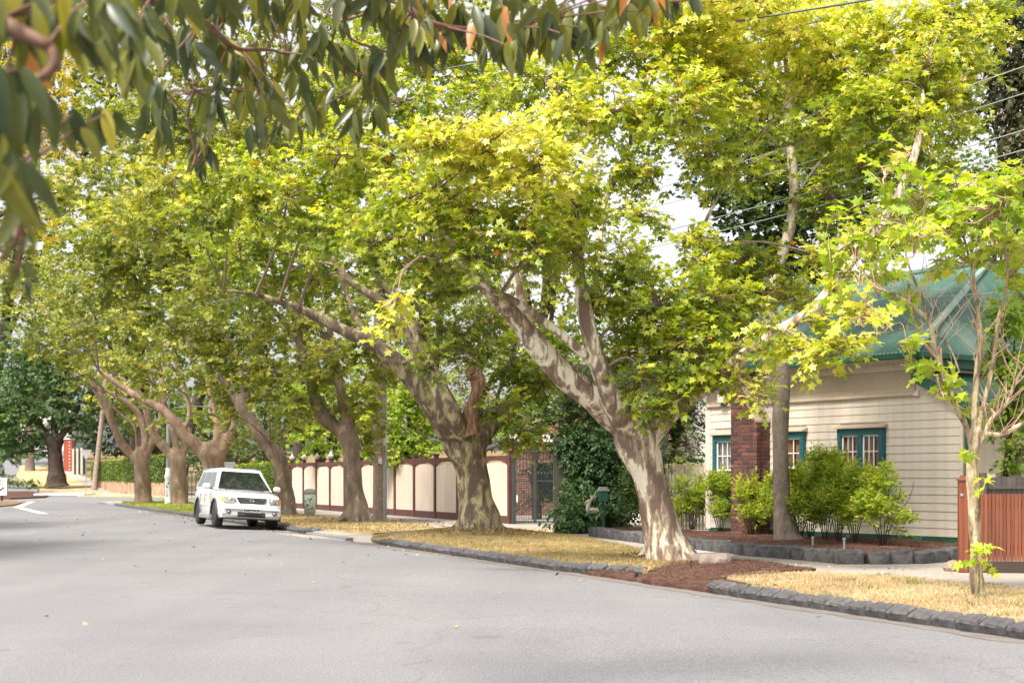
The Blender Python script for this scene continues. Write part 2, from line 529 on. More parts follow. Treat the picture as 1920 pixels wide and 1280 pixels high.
t = NT('brick')
vv = t.n('ShaderNodeObjectInfo')
c = t.ramp(vv.outputs['Random'], [(0.0, (0.055, 0.028, 0.024)), (0.35, (0.095, 0.038, 0.03)), (0.7, (0.14, 0.052, 0.036)), (0.9, (0.21, 0.080, 0.048)), (1.0, (0.07, 0.048, 0.045))])
c = t.mix(0.6, c, t.ramp(t.noise(30, 4), [(0.3, (0.7, 0.7, 0.7)), (0.7, (1.25, 1.25, 1.25))]), 'MULTIPLY')
t.col(c); t.rough(0.85); t.bump(t.noise(60, 3), 0.4, 0.01)
M['brick'] = t.m
M['mortar_pale'] = simple('pale_mortar', (0.34, 0.29, 0.25), 0.95, 0.3, 20)
M['mortar'] = simple('mortar', (0.22, 0.18, 0.16), 0.95, 0.25, 20)

t = NT('brickwork')      # distant brickwork
bt = t.n('ShaderNodeTexBrick')
bt.inputs['Color1'].default_value = (0.20, 0.075, 0.05, 1); bt.inputs['Color2'].default_value = (0.13, 0.052, 0.04, 1)
bt.inputs['Mortar'].default_value = (0.24, 0.20, 0.18, 1); bt.inputs['Scale'].default_value = 1.0
bt.inputs['Brick Width'].default_value = 0.24; bt.inputs['Row Height'].default_value = 0.086; bt.inputs['Mortar Size'].default_value = 0.01
sx = t.n('ShaderNodeSeparateXYZ'); cx = t.n('ShaderNodeCombineXYZ')
t.l(t.coord(), sx.inputs[0]); t.l(t.math('ADD', sx.outputs[0], sx.outputs[1]), cx.inputs[0]); t.l(sx.outputs[2], cx.inputs[1])
t.l(cx.outputs[0], bt.inputs['Vector']); t.col(bt.outputs[0]); t.rough(0.9)
M['brickwork'] = t.m

# painted weatherboard: cream with weather streaks
t = NT('cream_paint')
c = t.ramp(t.noise(3.0, 5, 0.6, t.coord((1, 1, 0.3))), [(0.3, (0.57, 0.495, 0.41)), (0.7, (0.68, 0.61, 0.52))])
c = t.mix(0.5, c, t.ramp(t.noise(18, 4, 0.7), [(0.3, (0.86, 0.85, 0.83)), (0.7, (1.06, 1.06, 1.06))]), 'MULTIPLY')
c = t.mix(0.55, c, t.ramp(t.noise(5, 5, 0.7, t.coord((1, 1, 0.15))), [(0.36, (0.84, 0.81, 0.77)), (0.55, (1.03, 1.03, 1.03))]), 'MULTIPLY')
t.col(c); t.rough(0.6); t.bump(t.noise(30, 4), 0.15, 0.006)
M['cream'] = t.m
t = NT('roughcast')
c = t.ramp(t.noise(45, 4, 0.7), [(0.3, (0.36, 0.28, 0.20)), (0.7, (0.56, 0.46, 0.34))])
c = t.mix(0.6, c, t.ramp(t.noise(1.2, 4), [(0.35, (0.82, 0.80, 0.78)), (0.65, (1.1, 1.1, 1.1))]), 'MULTIPLY')
t.col(c); t.rough(0.9); t.bump(t.noise(70, 3), 0.9, 0.02)
M['roughcast'] = t.m
t = NT('render_cream')
c = t.ramp(t.noise(1.0, 4), [(0.3, (0.53, 0.43, 0.35)), (0.7, (0.60, 0.50, 0.41))])
c = t.mix(0.5, c, t.ramp(t.noise(7, 5, 0.7, t.coord((1, 1, 0.12))), [(0.35, (0.80, 0.77, 0.73)), (0.6, (1.05, 1.05, 1.05))]), 'MULTIPLY')
t.col(c); t.rough(0.85); t.bump(t.noise(40, 3), 0.3, 0.01)
M['fence_cream'] = t.m
M['fence_brown'] = simple('brown_paint', (0.085, 0.030, 0.026), 0.6, 0.25, 4)
M['teal'] = simple('teal_paint', (0.008, 0.085, 0.10), 0.45, 0.25, 6)
M['green'] = simple('dark_green_paint', (0.010, 0.085, 0.05), 0.45, 0.25, 5)
t = NT('green_roof')
c = t.ramp(t.noise(1.6, 5, 0.65, t.coord((1, 1, 0.5))), [(0.3, (0.038, 0.095, 0.070)), (0.5, (0.060, 0.135, 0.10)), (0.72, (0.16, 0.20, 0.18))])
c = t.mix(0.35, c, t.ramp(t.noise(12, 4), [(0.3, (0.8, 0.8, 0.8)), (0.7, (1.2, 1.2, 1.2))]), 'MULTIPLY')
t.col(c); t.rough(0.55)
M['roof'] = t.m
M['white'] = simple('white_paint', (0.78, 0.76, 0.72), 0.5, 0.05, 6)
M['offwhite'] = simple('offwhite_wall', (0.68, 0.64, 0.58), 0.8, 0.08, 3)
M['iron'] = simple('black_iron', (0.022, 0.028, 0.03), 0.45, 0.3, 12)
M['steel'] = simple('galvanised_steel', (0.30, 0.34, 0.34), 0.5, 0.2, 14, metallic=0.4)
M['polewood'] = simple('pole_timber', (0.27, 0.20, 0.155), 0.85, 0.35, 5, bump=0.6)
M['greywood'] = simple('grey_timber', (0.10, 0.085, 0.075), 0.9, 0.35, 7, bump=0.5)
M['palewood'] = simple('pale_picket_timber', (0.50, 0.42, 0.33), 0.85, 0.2, 7, bump=0.3)
t = NT('red_stained_timber')
vv = t.n('ShaderNodeObjectInfo')
c = t.ramp(t.noise(14, 4, 0.6, t.coord((1, 1, 0.06))), [(0.3, (0.10, 0.024, 0.010)), (0.7, (0.23, 0.068, 0.026))])
c = t.mix(0.8, c, t.ramp(vv.outputs['Random'], [(0.0, (0.70, 0.66, 0.62)), (1.0, (1.3, 1.35, 1.4))]), 'MULTIPLY')
t.col(c); t.rough(0.5)
M['redwood'] = t.m
M['paper'] = simple('paper', (0.75, 0.72, 0.68), 0.8, 0.05)
M['blue'] = simple('blue_print', (0.02, 0.08, 0.35), 0.5, 0.1)
M['orange'] = simple('orange_print', (0.7, 0.25, 0.04), 0.6, 0.1)
M['black'] = simple('black_paint', (0.012, 0.012, 0.012), 0.5, 0.2)
M['mint'] = simple('mint_white_paint', (0.60, 0.68, 0.58), 0.6, 0.1, 9)
M['grey'] = simple('grey_paint', (0.33, 0.31, 0.28), 0.7, 0.15, 9)
M['signback'] = simple('sign_back_aluminium', (0.33, 0.32, 0.33), 0.5, 0.08, 4, metallic=0.2)
M['redpaint'] = simple('red_paint', (0.32, 0.065, 0.035), 0.6, 0.15)
M['wire'] = simple('cable', (0.10, 0.12, 0.12), 0.6, 0.2)
M['wire_pale'] = simple('pale_cable', (0.36, 0.35, 0.32), 0.6, 0.1)
M['curtain'] = simple('brown_curtain', (0.48, 0.21, 0.09), 0.9, 0.3, 4)
M['net'] = simple('net_curtain', (0.5, 0.47, 0.45), 0.9, 0.1, 9)
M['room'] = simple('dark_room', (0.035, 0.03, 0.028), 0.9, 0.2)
t = NT('window_glass')
t.col((0.9, 0.92, 0.92)); t.rough(0.03); t.b.inputs['Transmission Weight'].default_value = 1.0; t.b.inputs['IOR'].default_value = 1.45
M['glass'] = t.m
t = NT('car_glass'); t.col((0.012, 0.018, 0.016)); t.rough(0.03); t.b.inputs['Specular IOR Level'].default_value = 0.7; t.b.inputs['Coat Weight'].default_value = 0.35
M['carglass'] = t.m
M['carpaint'] = simple('white_car_paint', (0.60, 0.60, 0.60), 0.25, 0.02, 3, coat=1.0)
M['cardark'] = simple('dark_car_paint', (0.03, 0.035, 0.045), 0.25, 0.05, 3, coat=1.0)
M['tyre'] = simple('tyre_rubber', (0.018, 0.018, 0.018), 0.8, 0.2, 12)
M['rim'] = simple('alloy', (0.55, 0.56, 0.57), 0.3, 0.06, 5, metallic=0.8)
M['plastic'] = simple('black_plastic', (0.025, 0.025, 0.026), 0.55, 0.2, 6)
M['sill'] = simple('grey_plastic', (0.20, 0.20, 0.20), 0.6, 0.1, 6)
M['chrome'] = simple('chrome', (0.75, 0.75, 0.76), 0.12, 0.02, 3, metallic=1.0)
M['lamp'] = simple('headlamp_lens', (0.30, 0.31, 0.29), 0.08, 0.4, 30, coat=1.0)
M['amber'] = simple('amber_lens', (0.75, 0.28, 0.06), 0.15, 0.1, 20, coat=1.0)


# ------------------------------------------------------------------ ground
def kx(y, o=0.0):
    """x of the line parallel to the kerb, o metres to the right of it, at distance y"""
    return 9.78 - 0.41 * y + o * 1.081


def road_z(x, y):
    d = (kx(y) - x) * 0.925
    z = 0.0
    if y < 92: z = 0.10 * (1 - math.exp(-max(0, d) / 1.3)) * min(1, (92 - y) / 15)
    return z + far_z(y)


def far_z(y):
    if y < 108: return 0.0
    if y < 200: return 0.00030 * (y - 108) ** 2 * (1.55 if y > 0 else 1)
    return 0.000465 * 92 ** 2 + 3.4 * (1 - math.exp(-(y - 200) / 40))


def grid(name, xs, ys, zf, mat, kind='structure'):
    nx, ny = len(xs), len(ys)
    V = [(x, y, zf(x, y)) for y in ys for x in xs]
    Fs = [(j * nx + i, j * nx + i + 1, (j + 1) * nx + i + 1, (j + 1) * nx + i) for j in range(ny - 1) for i in range(nx - 1)]
    me = bpy.data.meshes.new(name); me.from_pydata(V, [], Fs); me.update()
    me.polygons.foreach_set('use_smooth', [True] * len(Fs))
    return tag(link(name, me, mat), kind=kind)


ysf = [-40, -20, -8, 0, 10, 30, 60, 90, 100, 108, 114, 120, 126, 132, 140, 150, 160, 175, 200, 240, 300, 500, 900, 1500]
grid('ground', [-900, -300, -100, -60, -30, 0, 30, 60, 100, 300, 900], ysf, lambda x, y: far_z(y) - 0.06, M['earth'])

# the road, cambered towards the kerb: built in street coordinates
V = []; Fs = []
ds = [-0.6, 0.0, 0.15, 0.35, 0.6, 0.9, 1.3, 1.8, 2.5, 3.5, 5, 8, 12, 18, 26, 40]
yy = [-12 + 2.0 * i for i in range(72)]
for y in yy:
    for d in ds:
        x = kx(y) - d / 0.925
        V.append((x, y, road_z(x, y) - (0.0 if d > 0 else 0.02)))
n = len(ds)
for j in range(len(yy) - 1):
    for i in range(n - 1):
        Fs.append((j * n + i + 1, j * n + i, (j + 1) * n + i, (j + 1) * n + i + 1))
me = bpy.data.meshes.new('road'); me.from_pydata(V, [], Fs); me.update()
me.polygons.foreach_set('use_smooth', [True] * len(Fs))
tag(link('road', me, M['asphalt']), kind='structure')
# cross street beyond the last verge
grid('cross_street', [-70, -40, -20, 0, 20, 60], [82, 95, 108, 118, 128], lambda x, y: far_z(y) + 0.006 + 0.0 * x, M['asphalt2'])


def sheet(name, poly, zf, mat, res=0.5, skirt=0.15, kind='structure', wob=0.0):
    """a slab with an irregular outline: poly = [(x,y)...]; top follows zf, sides drop by skirt"""
    poly = [Vector((p[0], p[1])) for p in poly]
    # resample the outline
    out = []
    for i, p in enumerate(poly):
        q = poly[(i + 1) % len(poly)]
        k = max(1, int((q - p).length / (res)))
        for j in range(k):
            t = j / k
            w = p.lerp(q, t)
            if wob and j: w = w + Vector((random.uniform(-wob, wob), random.uniform(-wob, wob)))
            out.append(w)
    xs = [p.x for p in out]; ys = [p.y for p in out]
    pts = list(out)
    x = min(xs)
    while x < max(xs):
        y = min(ys)
        while y < max(ys):
            pts.append(Vector((x + random.uniform(-.1, .1) * res, y + random.uniform(-.1, .1) * res))); y += res
        x += res
    nb = len(out)
    v2, e2, f2, _, _, _ = delaunay_2d_cdt(pts, [], [list(range(nb))], 1, 1e-4)
    m = MB()
    m.add([(v.x, v.y, zf(v.x, v.y)) for v in v2], [tuple(f) for f in f2], True)
    for i in range(nb):
        a, b = out[i], out[(i + 1) % nb]
        za, zb = zf(a.x, a.y), zf(b.x, b.y)
        m.add([(a.x, a.y, za), (b.x, b.y, zb), (b.x, b.y, zb - skirt), (a.x, a.y, za - skirt)], [(0, 1, 2, 3)])
    o = m.build(name, mat)
    o['kind'] = kind
    return o


def g2(px, py, z=0.12):
    v = G(px, py, z); return (v.x, v.y)


T1P = G(1250, 1046, 0.14); T2P = G(893, 990, 0.36); T3P = G(668, 975, 0.17); T4P = G(535, 963, 0.15)


def verge_z(x, y):
    z = 0.12 + 0.012 * math.sin(x * 2.1 + y) + 0.01 * math.sin(y * 3.3 - x)
    z += 0.26 * math.exp(-((x - T2P.x) ** 2 + (y - T2P.y) ** 2) / 2.6)
    z += 0.07 * math.exp(-((x - T1P.x) ** 2 + (y - T1P.y) ** 2) / 0.9)
    return z


# the footpath lies under and behind the verges
path_poly = [(kx(2, .45), 2), (kx(17.9, .45), 17.9), (kx(17.9, 1.2), 17.9), (kx(21.4, 1.0), 21.4), (kx(21.4, .45), 21.4), (kx(32.3, .45), 32.3), (kx(33, .1), 33), (kx(36.6, .1), 36.6),
             (kx(37, .45), 37), (kx(84, .45), 84), (kx(86, 9), 86), (kx(84, 26), 84), (kx(40, 30), 40), (kx(2, 40), 2)]
sheet('footpath', path_poly, lambda x, y: 0.085 + 0.0 * x, M['concrete'], 1.6, 0.2)

# nature strips (verges)
e = lambda y, o=0.30: (kx(y, o), y)
verge1 = [e(3), e(10), e(14), (kx(17.6, .34), 17.6), (kx(18.0, .7), 18.0), g2(1350, 1079), g2(1440, 1073), g2(1520, 1070), g2(1600, 1072), g2(1700, 1080), g2(1800, 1089), g2(1920, 1101), (7.5, 12.5), (8.6, 8), (9.6, 3)]
verge2 = [e(32.2, .3), (kx(31.4), 31.4), e(28, .3), e(24, .3), (kx(21.9, .3), 21.9), (kx(21.2, .7), 21.2), g2(1215, 1068), g2(1290, 1056), g2(1250, 1036), g2(1130, 1016), g2(1010, 996), g2(940, 988), g2(860, 985), g2(790, 996), g2(735, 1004)]
verge3 = [e(37.0, .35), e(38), e(40), e(44), e(50), e(54), g2(378, 945), g2(470, 951), g2(560, 962), g2(640, 970), g2(720, 975), g2(800, 984), g2(820, 990), g2(700, 999)]
verge4 = [e(54.3), e(60), e(68), e(74, .35), (kx(80, 1.0), 80), (kx(82, 4.5), 82), g2(300, 936), g2(372, 942)]
o1 = sheet('dry_verge', verge1, verge_z, M['grass_dry'], 0.45, 0.14, wob=0.04)
o2 = sheet('mown_verge', verge2, verge_z, M['grass_mid'], 0.45, 0.14, wob=0.04)
o3 = sheet('leafy_verge', verge3, verge_z, M['grass_mid'], 0.8, 0.14, wob=0.04)
o4 = sheet('green_verge', verge4, verge_z, M['grass_green'], 1.0, 0.14, wob=0.04)
mul = [(kx(18.0, .05), 18.0), (kx(21.3, .05), 21.3), (kx(21.5, .8), 21.5), g2(1190, 1074), g2(1300, 1046), g2(1420, 1052), g2(1530, 1068), g2(1440, 1076), g2(1350, 1082), (kx(18.2, .7), 18.2)]
sheet('mulch_patch', mul, lambda x, y: 0.04 + 0.10 * min(1, max(0, (x - kx(y)) / 1.2)) + 0.012 * math.sin(7 * x) * math.cos(5 * y), M['mulch'], 0.25, 0.15, wob=0.05)
sheet('pale_path_slab', [g2(1262, 1030, .1), g2(1350, 1022, .1), g2(1440, 1034, .1), g2(1360, 1041, .1)], lambda x, y: 0.092, M['concrete_pale'], 0.5, 0.02)
sheet('driveway', [g2(962, 1000, .1), g2(1048, 1003, .1), g2(1042, 988, .1), g2(960, 985, .1)], lambda x, y: 0.093, M['drive'], 0.5, 0.02)
sheet('vehicle_crossing', [(kx(33.0, -.1), 33.0), (kx(36.5, -.1), 36.5), g2(840, 989, .1), g2(900, 992, .1), g2(760, 1001, .1)], lambda x, y: 0.06 + .035 * min(1, max(0, (x - kx(y)) / 1.5)), M['asphalt2'], 0.6, 0.08)
sheet('crossing_slab', [(kx(33.4, -.9), 33.4), (kx(35.9, -.9), 35.9), (kx(35.7, -.05), 35.7), (kx(33.2, -.05), 33.2)], lambda x, y: road_z(x, y) + 0.008, M['concrete'], 0.4, 0.02)
# grit along the gutter
sheet('gutter_grit', [(kx(5, -.38), 5), (kx(18, -.35), 18), (kx(21, -.3), 21), (kx(32, -.4), 32), (kx(32, .05), 32), (kx(21, .05), 21), (kx(18, .05), 18), (kx(5, .05), 5)],
      lambda x, y: road_z(x, y) + 0.006, M['gutter'], 0.35, 0.004, wob=0.09)
sheet('far_gutter_grit', [(kx(37, -.4), 37), (kx(60, -.5), 60), (kx(60, .05), 60), (kx(37, .05), 37)],
      lambda x, y: road_z(x, y) + 0.006, M['gutter'], 0.5, 0.004, wob=0.12)


# ------------------------------------------------------------------ kerbs of single bluestone pitchers
def stone_mesh(L, W, Hh, seed, bev=0.02, rough=0.012):
    rnd = random.Random(seed)
    m = MB(); m.box((0, 0, 0), (W, L, Hh), None, bev)
    m.v = [(x + rnd.uniform(-rough, rough), y + rnd.uniform(-rough, rough), z + rnd.uniform(-rough, rough)) for x, y, z in m.v]
    me = m.mesh('stone')
    bm = bmesh.new(); bm.from_mesh(me); bmesh.ops.recalc_face_normals(bm, faces=bm.faces); bm.to_mesh(me); bm.free()
    me.materials.append(M['bluestone'])
    return me


KST = [stone_mesh(0.305 + .010 * (i % 3), 0.18, 0.27, i, 0.020, .010) for i in range(7)]
th = math.atan(0.41)
U = Vector((-math.sin(th), math.cos(th), 0)); N = Vector((math.cos(th), math.sin(th), 0))


def kerb(name, pts, step=0.35, sink=0.0):
    """pts: world xy polyline; a stone every step"""
    root = bpy.data.objects.new(name, None); COL.objects.link(root)
    root.location = (pts[0][0], pts[0][1], 0); root['kind'] = 'structure'
    pts = [Vector((p[0], p[1], 0)) for p in pts]
    i = 0; d = 0.0; c = 0
    total = sum((pts[k + 1] - pts[k]).length for k in range(len(pts) - 1))
    s = step / 2
    while s < total:
        a = s; k = 0
        while a > (pts[k + 1] - pts[k]).length and k < len(pts) - 2:
            a -= (pts[k + 1] - pts[k]).length; k += 1
        dr = (pts[k + 1] - pts[k]).normalized()
        p = pts[k] + dr * a
        o = bpy.data.objects.new('stone', KST[c % 7]); COL.objects.link(o); o.parent = root
        o.location = (p.x - root.location.x, p.y - root.location.y, 0.008 + sink + random.uniform(-.008, .008))
        nn = Vector((dr.y, -dr.x, 0))
        o.rotation_euler = (random.uniform(-.03, .03), random.uniform(-.03, .03) - 0.42 * (1 if True else 0), math.atan2(dr.y, dr.x) - math.pi / 2 + random.uniform(-.03, .03))
        s += step; c += 1
    # mortar bed behind
    m = MB()
    for k in range(len(pts) - 1):
        dr = (pts[k + 1] - pts[k]).normalized(); nn = Vector((dr.y, -dr.x, 0)); L = (pts[k + 1] - pts[k]).length
        m.box((pts[k] + pts[k + 1]) / 2 + nn * 0.05 + Vector((0, 0, -0.01)), (0.19, L, 0.215), (nn, dr, Vector((0, 0, 1))))
    m.build('mortar_bed', M['mortar_pale'], root, root.location)
    return root


kerb('kerb', [(kx(5.5, .1), 5.5), (kx(17.3, .1), 17.3), (kx(18.05, .22), 18.05)])
kerb('kerb', [(kx(20.95, .75), 20.95), (kx(21.5, .35), 21.5), (kx(22.2, .1), 22.2), (kx(31.3, .1), 31.3), (kx(32.3, .35), 32.3), (kx(32.6, .8), 32.6)])
kerb('kerb', [(kx(36.7, .9), 36.7), (kx(36.95, .35), 36.95), (kx(37.7, .1), 37.7), (kx(56, .1), 56)])
m = MB()
for k in range(19):
    y0 = 56 + k * 1.0
    if y0 > 77: break
    m.box((kx(y0 + .5, .1), y0 + .5, 0.02), (0.2, 1.04, 0.22), (N, U, Vector((0, 0, 1))), 0.03)
m.build('far_kerb', M['bluestone'])['kind'] = 'structure'

# ------------------------------------------------------------------ garden bed with a low bluestone wall
bw = [g2(1112, 1004, .09), g2(1200, 1016, .09), g2(1290, 1027, .09), g2(1400, 1040, .09), g2(1500, 1048, .09), g2(1590, 1056, .09), g2(1650, 1056, .09), g2(1725, 1055, .09), g2(1786, 1050, .09)]
A = Vector((8.57, 27.0, 0)); D = Vector((-0.577, 0.8167, 0)); NO = Vector((-0.8167, -0.577, 0)); ZU = Vector((0, 0, 1))


def HW(s, o, z): return A + D * s + NO * o + ZU * z


bed = bw + [(8.7, 26.9), (8.4, 27.35), (4.6, 32.75), (3.0, 35.6), (2.2, 35.4)]
sheet('mulch_bed', bed, lambda x, y: 0.235 + 0.02 * math.sin(4 * x + y) + 0.02 * math.sin(3 * y), M['mulch'], 0.4, 0.2)
BST = [stone_mesh(0.36 + 0.03 * (i % 4), 0.25, 0.27, 50 + i, 0.035, 0.02) for i in range(8)]
wall = empty('garden_edging', (bw[3][0], bw[3][1], 0.09), 'low edging of rough dark bluestone blocks holding the mulch bed of shrubs beside the footpath', 'garden edging')
pts = [Vector((p[0], p[1], 0)) for p in bw]
tot = sum((pts[k + 1] - pts[k]).length for k in range(len(pts) - 1)); s = 0.2; c = 0
while s < tot:
    a = s; k = 0
    while a > (pts[k + 1] - pts[k]).length and k < len(pts) - 2:
        a -= (pts[k + 1] - pts[k]).length; k += 1
    dr = (pts[k + 1] - pts[k]).normalized(); p = pts[k] + dr * a
    o = link('stone', BST[c % 8], None, wall)
    nn = Vector((-dr.y, dr.x, 0))
    if nn.y < 0: nn = -nn
    p = p - nn * 0.01
    o.location = (p.x - wall.location.x, p.y - wall.location.y, 0.075 + random.uniform(-.015, .015))
    o.rotation_euler = (random.uniform(-.05, .05), random.uniform(-.05, .05), math.atan2(dr.y, dr.x) - math.pi / 2 + random.uniform(-.06, .06))
    s += 0.375 + 0.03 * (c % 4); c += 1

# rock at the foot of the front tree
m = MB(); rnd = random.Random(3)
bm = bmesh.new(); bmesh.ops.create_icosphere(bm, subdivisions=3, radius=1)
for v in bm.verts:
    k = 1 + 0.12 * math.sin(3 * v.co.x + 1) + 0.1 * math.sin(5 * v.co.y) + rnd.uniform(-.04, .04)
    v.co = Vector((v.co.x * 0.36 * k, v.co.y * 0.28 * k, max(-.3, min(0.62, v.co.z * k)) * 0.24))
me = bpy.data.meshes.new('edging_rock'); bm.to_mesh(me); bm.free()
o = link('edging_rock', me, simple('rock_grey_brown', (0.24, 0.19, 0.16), 0.9, 0.35, 6, bump=0.8)); o.location = G(1335, 1054, 0.13)
tag(o, 'flat grey brown rock in the mulch just right of the pale front tree trunk', 'rock')


# ------------------------------------------------------------------ grass blades and fallen leaves
def inside(poly, x, y):
    r = np.zeros(len(x), bool); n = len(poly)
    for i in range(n):
        x1, y1 = poly[i][0], poly[i][1]; x2, y2 = poly[(i + 1) % n][0], poly[(i + 1) % n][1]
        c = ((y1 > y) != (y2 > y)) & (x < (x2 - x1) * (y - y1) / (y2 - y1 + 1e-12) + x1)
        r ^= c
    return r


def scatter_poly(poly, n):
    xs = [p[0] for p in poly]; ys = [p[1] for p in poly]
    x = RNG.uniform(min(xs), max(xs), n * 4); y = RNG.uniform(min(ys), max(ys), n * 4)
    k = inside(poly, x, y)
    return x[k][:n], y[k][:n]


def blades(name, poly, n, h, mat, w=0.012, ymax=99):
    x, y = scatter_poly(poly, n)
    k = y < ymax; x = x[k]; y = y[k]; n = len(x)
    z = np.array([verge_z(a, b) for a, b in zip(x, y)])
    ang = RNG.uniform(0, 2 * np.pi, n); hh = RNG.uniform(.4, 1.0, n) * h
    cl = 0.5 + 0.5 * np.sin(x * 1.3 + 1.7 * np.sin(y * .9)) * np.cos(y * 1.1)
    lean = RNG.normal(0, .5, (n, 2)) * hh[:, None]
    dx, dy = np.cos(ang) * w, np.sin(ang) * w
    a = np.stack([x - dx, y - dy, z - .01], 1); b = np.stack([x + dx, y + dy, z - .01], 1)
    c = np.stack([x + lean[:, 0], y + lean[:, 1], z + hh], 1)
    V = np.stack([a, b, c], 1).reshape(-1, 3); T = np.arange(3 * n).reshape(-1, 3)
    tint = np.repeat(np.clip(RNG.normal(.5, .25, n) * .6 + .4 * cl, 0, 1), 3)
    o = link(name, np_mesh(name, V, T, tint), mat); o['kind'] = 'stuff'
    return o


M['blade_dry'] = leafmat('dry_blade', [(0.0, (0.26, 0.185, 0.10)), (0.5, (0.44, 0.335, 0.19)), (0.9, (0.60, 0.50, 0.34)), (1.0, (0.28, 0.29, 0.09))], 0.2)
M['blade_mix'] = leafmat('mixed_blade', [(0.0, (0.19, 0.15, 0.06)), (0.5, (0.36, 0.27, 0.12)), (0.9, (0.54, 0.42, 0.24)), (1.0, (0.20, 0.22, 0.06))], 0.2)
M['blade_green'] = leafmat('green_blade', [(0.0, (0.14, 0.18, 0.03)), (1.0, (0.42, 0.42, 0.09))], 0.25)
blades('dry_grass', verge1, 60000, 0.04, M['blade_dry'], .008)
blades('mixed_grass', verge2, 55000, 0.045, M['blade_mix'], .009)
blades('leafy_grass', verge3, 14000, 0.06, M['blade_mix'], 0.02, 60)
blades('green_grass', verge4, 12000, 0.07, M['blade_green'], 0.025)
M['blade_weed'] = leafmat('weed_blade', [(0.0, (0.07, 0.11, 0.02)), (1.0, (0.26, 0.30, 0.05))], 0.25)
def tufts(name, poly, n, k_, mat, h=.07):
    x, y = scatter_poly(poly, n); cx = np.repeat(x, k_) + RNG.normal(0, .07, len(x) * k_); cy = np.repeat(y, k_) + RNG.normal(0, .07, len(x) * k_)
    N_ = len(cx); z = np.array([verge_z(a, b) for a, b in zip(cx, cy)]); a = RNG.uniform(0, 6.28, N_); hh = RNG.uniform(.4, 1, N_) * h
    d = np.stack([np.cos(a) * .6, np.sin(a) * .6, np.ones(N_)], 1)
    V, T = scatter((LEAF_D[0] * np.array([.3, 1, 1]), LEAF_D[1]), np.stack([cx, cy, z - .005], 1), basis(d, RNG.normal(0, 1, (N_, 3))), hh)
    o = link(name, np_mesh(name, V, T, np.repeat(RNG.uniform(0, 1, N_), 4)), mat); o['kind'] = 'stuff'
tufts('weed_tufts', verge1, 60, 28, M['blade_weed'], .08)
tufts('weed_tufts', verge2, 110, 26, M['blade_weed'], .07)
tufts('straw_tufts', verge1, 200, 24, M['blade_dry'], .07)
tufts('straw_tufts', verge2, 240, 20, M['blade_mix'], .07)
# straw fringe spilling over the kerb edge
fr = [e(4, .16), e(17.5, .16), e(17.5, .5), e(4, .5)]
blades('kerb_edge_grass', fr, 7000, 0.05, M['blade_dry'])


def litter(name, poly, n, size, zf, mat=None, shape=None, trange=(0, 1), keep=None):
    x, y = scatter_poly(poly, n); n = len(x)
    if keep is not None:
        k = keep(x, y); x = x[k]; y = y[k]; n = len(x)
    z = np.array([zf(a, b) for a, b in zip(x, y)]) + .012
    d = RNG.normal(0, 1, (n, 3)); d[:, 2] *= .15
    nr = RNG.normal(0, .35, (n, 3)); nr[:, 2] = 1
    sh = shape or LEAF_B
    V, T = scatter(sh, np.stack([x, y, z], 1), basis(d, nr), RNG.uniform(.5, 1.1, n) * size)
    o = link(name, np_mesh(name, V, T, np.repeat(RNG.uniform(*trange, n), len(sh[0]))), mat or M['leaf_dead'])
    o['kind'] = 'stuff'
    return o


rp = [(kx(7, -.05), 7), (kx(60, -.05), 60), (kx(60, -1.2), 60), (kx(7, -1.0), 7)]
litter('fallen_leaves', rp, 1100, 0.09, road_z, keep=lambda x, y: RNG.uniform(0, 1, len(x)) < np.clip((y - 12) / 25, .12, 1))
litter('fallen_leaves', [(-8, 24), (3, 20), (-6, 44), (-14, 60), (-22, 60)], 170, 0.085, road_z)
litter('fallen_leaves', [(-6, 8), (3, 9), (0, 22), (-9, 24)], 14, 0.07, road_z)
litter('fallen_leaves', verge2, 160, 0.08, verge_z)
litter('fallen_leaves', verge3, 260, 0.09, verge_z)
litter('fallen_leaves', verge1, 60, 0.07, verge_z)
litter('path_leaves', [g2(1300, 1035), g2(1520, 1060), g2(1790, 1075), g2(1790, 1062), g2(1560, 1058), g2(1300, 1030)], 60, 0.06, lambda x, y: .09)
litter('path_leaves', [g2(720, 975), g2(940, 995), g2(945, 985), g2(700, 966)], 420, 0.08, lambda x, y: .09, trange=(.1, .6))
litter('mulch_chips', mul, 5200, 0.035, lambda x, y: 0.05 + 0.10 * min(1, max(0, (x - kx(y)) / 1.2)), simple('bark_chip', (0.14, 0.07, 0.05), 0.9, 0.6, 30), LEAF_D)
litter('bed_chips', bed, 7000, 0.045, lambda x, y: 0.25, simple('bark_chip_bed', (0.13, 0.065, 0.045), 0.9, 0.6, 30), LEAF_D)
# dry clippings around the two front trunks
def ring(c, r0, r1, n, name, h):
    a = RNG.uniform(0, 2 * np.pi, n); r = RNG.uniform(r0, r1, n)
    x = c.x + r * np.cos(a); y = c.y + r * np.sin(a); z = np.array([verge_z(p, q) for p, q in zip(x, y)])
    d = RNG.normal(0, 1, (n, 3)); d[:, 2] = np.abs(d[:, 2]) * .6
    V, T = scatter(LEAF_D, np.stack([x, y, z], 1), basis(d, RNG.normal(0, 1, (n, 3))), RNG.uniform(.5, 1.3, n) * h)
    o = link(name, np_mesh(name, V, T, np.repeat(RNG.uniform(0, .8, n), 4)), M['leaf_dead']); o['kind'] = 'stuff'
ring(T1P, .35, .75, 2200, 'clippings', .06)
ring(T2P, .5, 1.3, 3500, 'clippings', .06)


# ------------------------------------------------------------------ house
HX = {'d': D, 'n': NO}
AX = (D, NO, ZU)
hc = HW(4, -2, 0.1)
house = empty('weatherboard_house', hc, 'cream weatherboard house with green corrugated roof, teal windows and red brick chimney on the corner', 'house')
ho = house.location


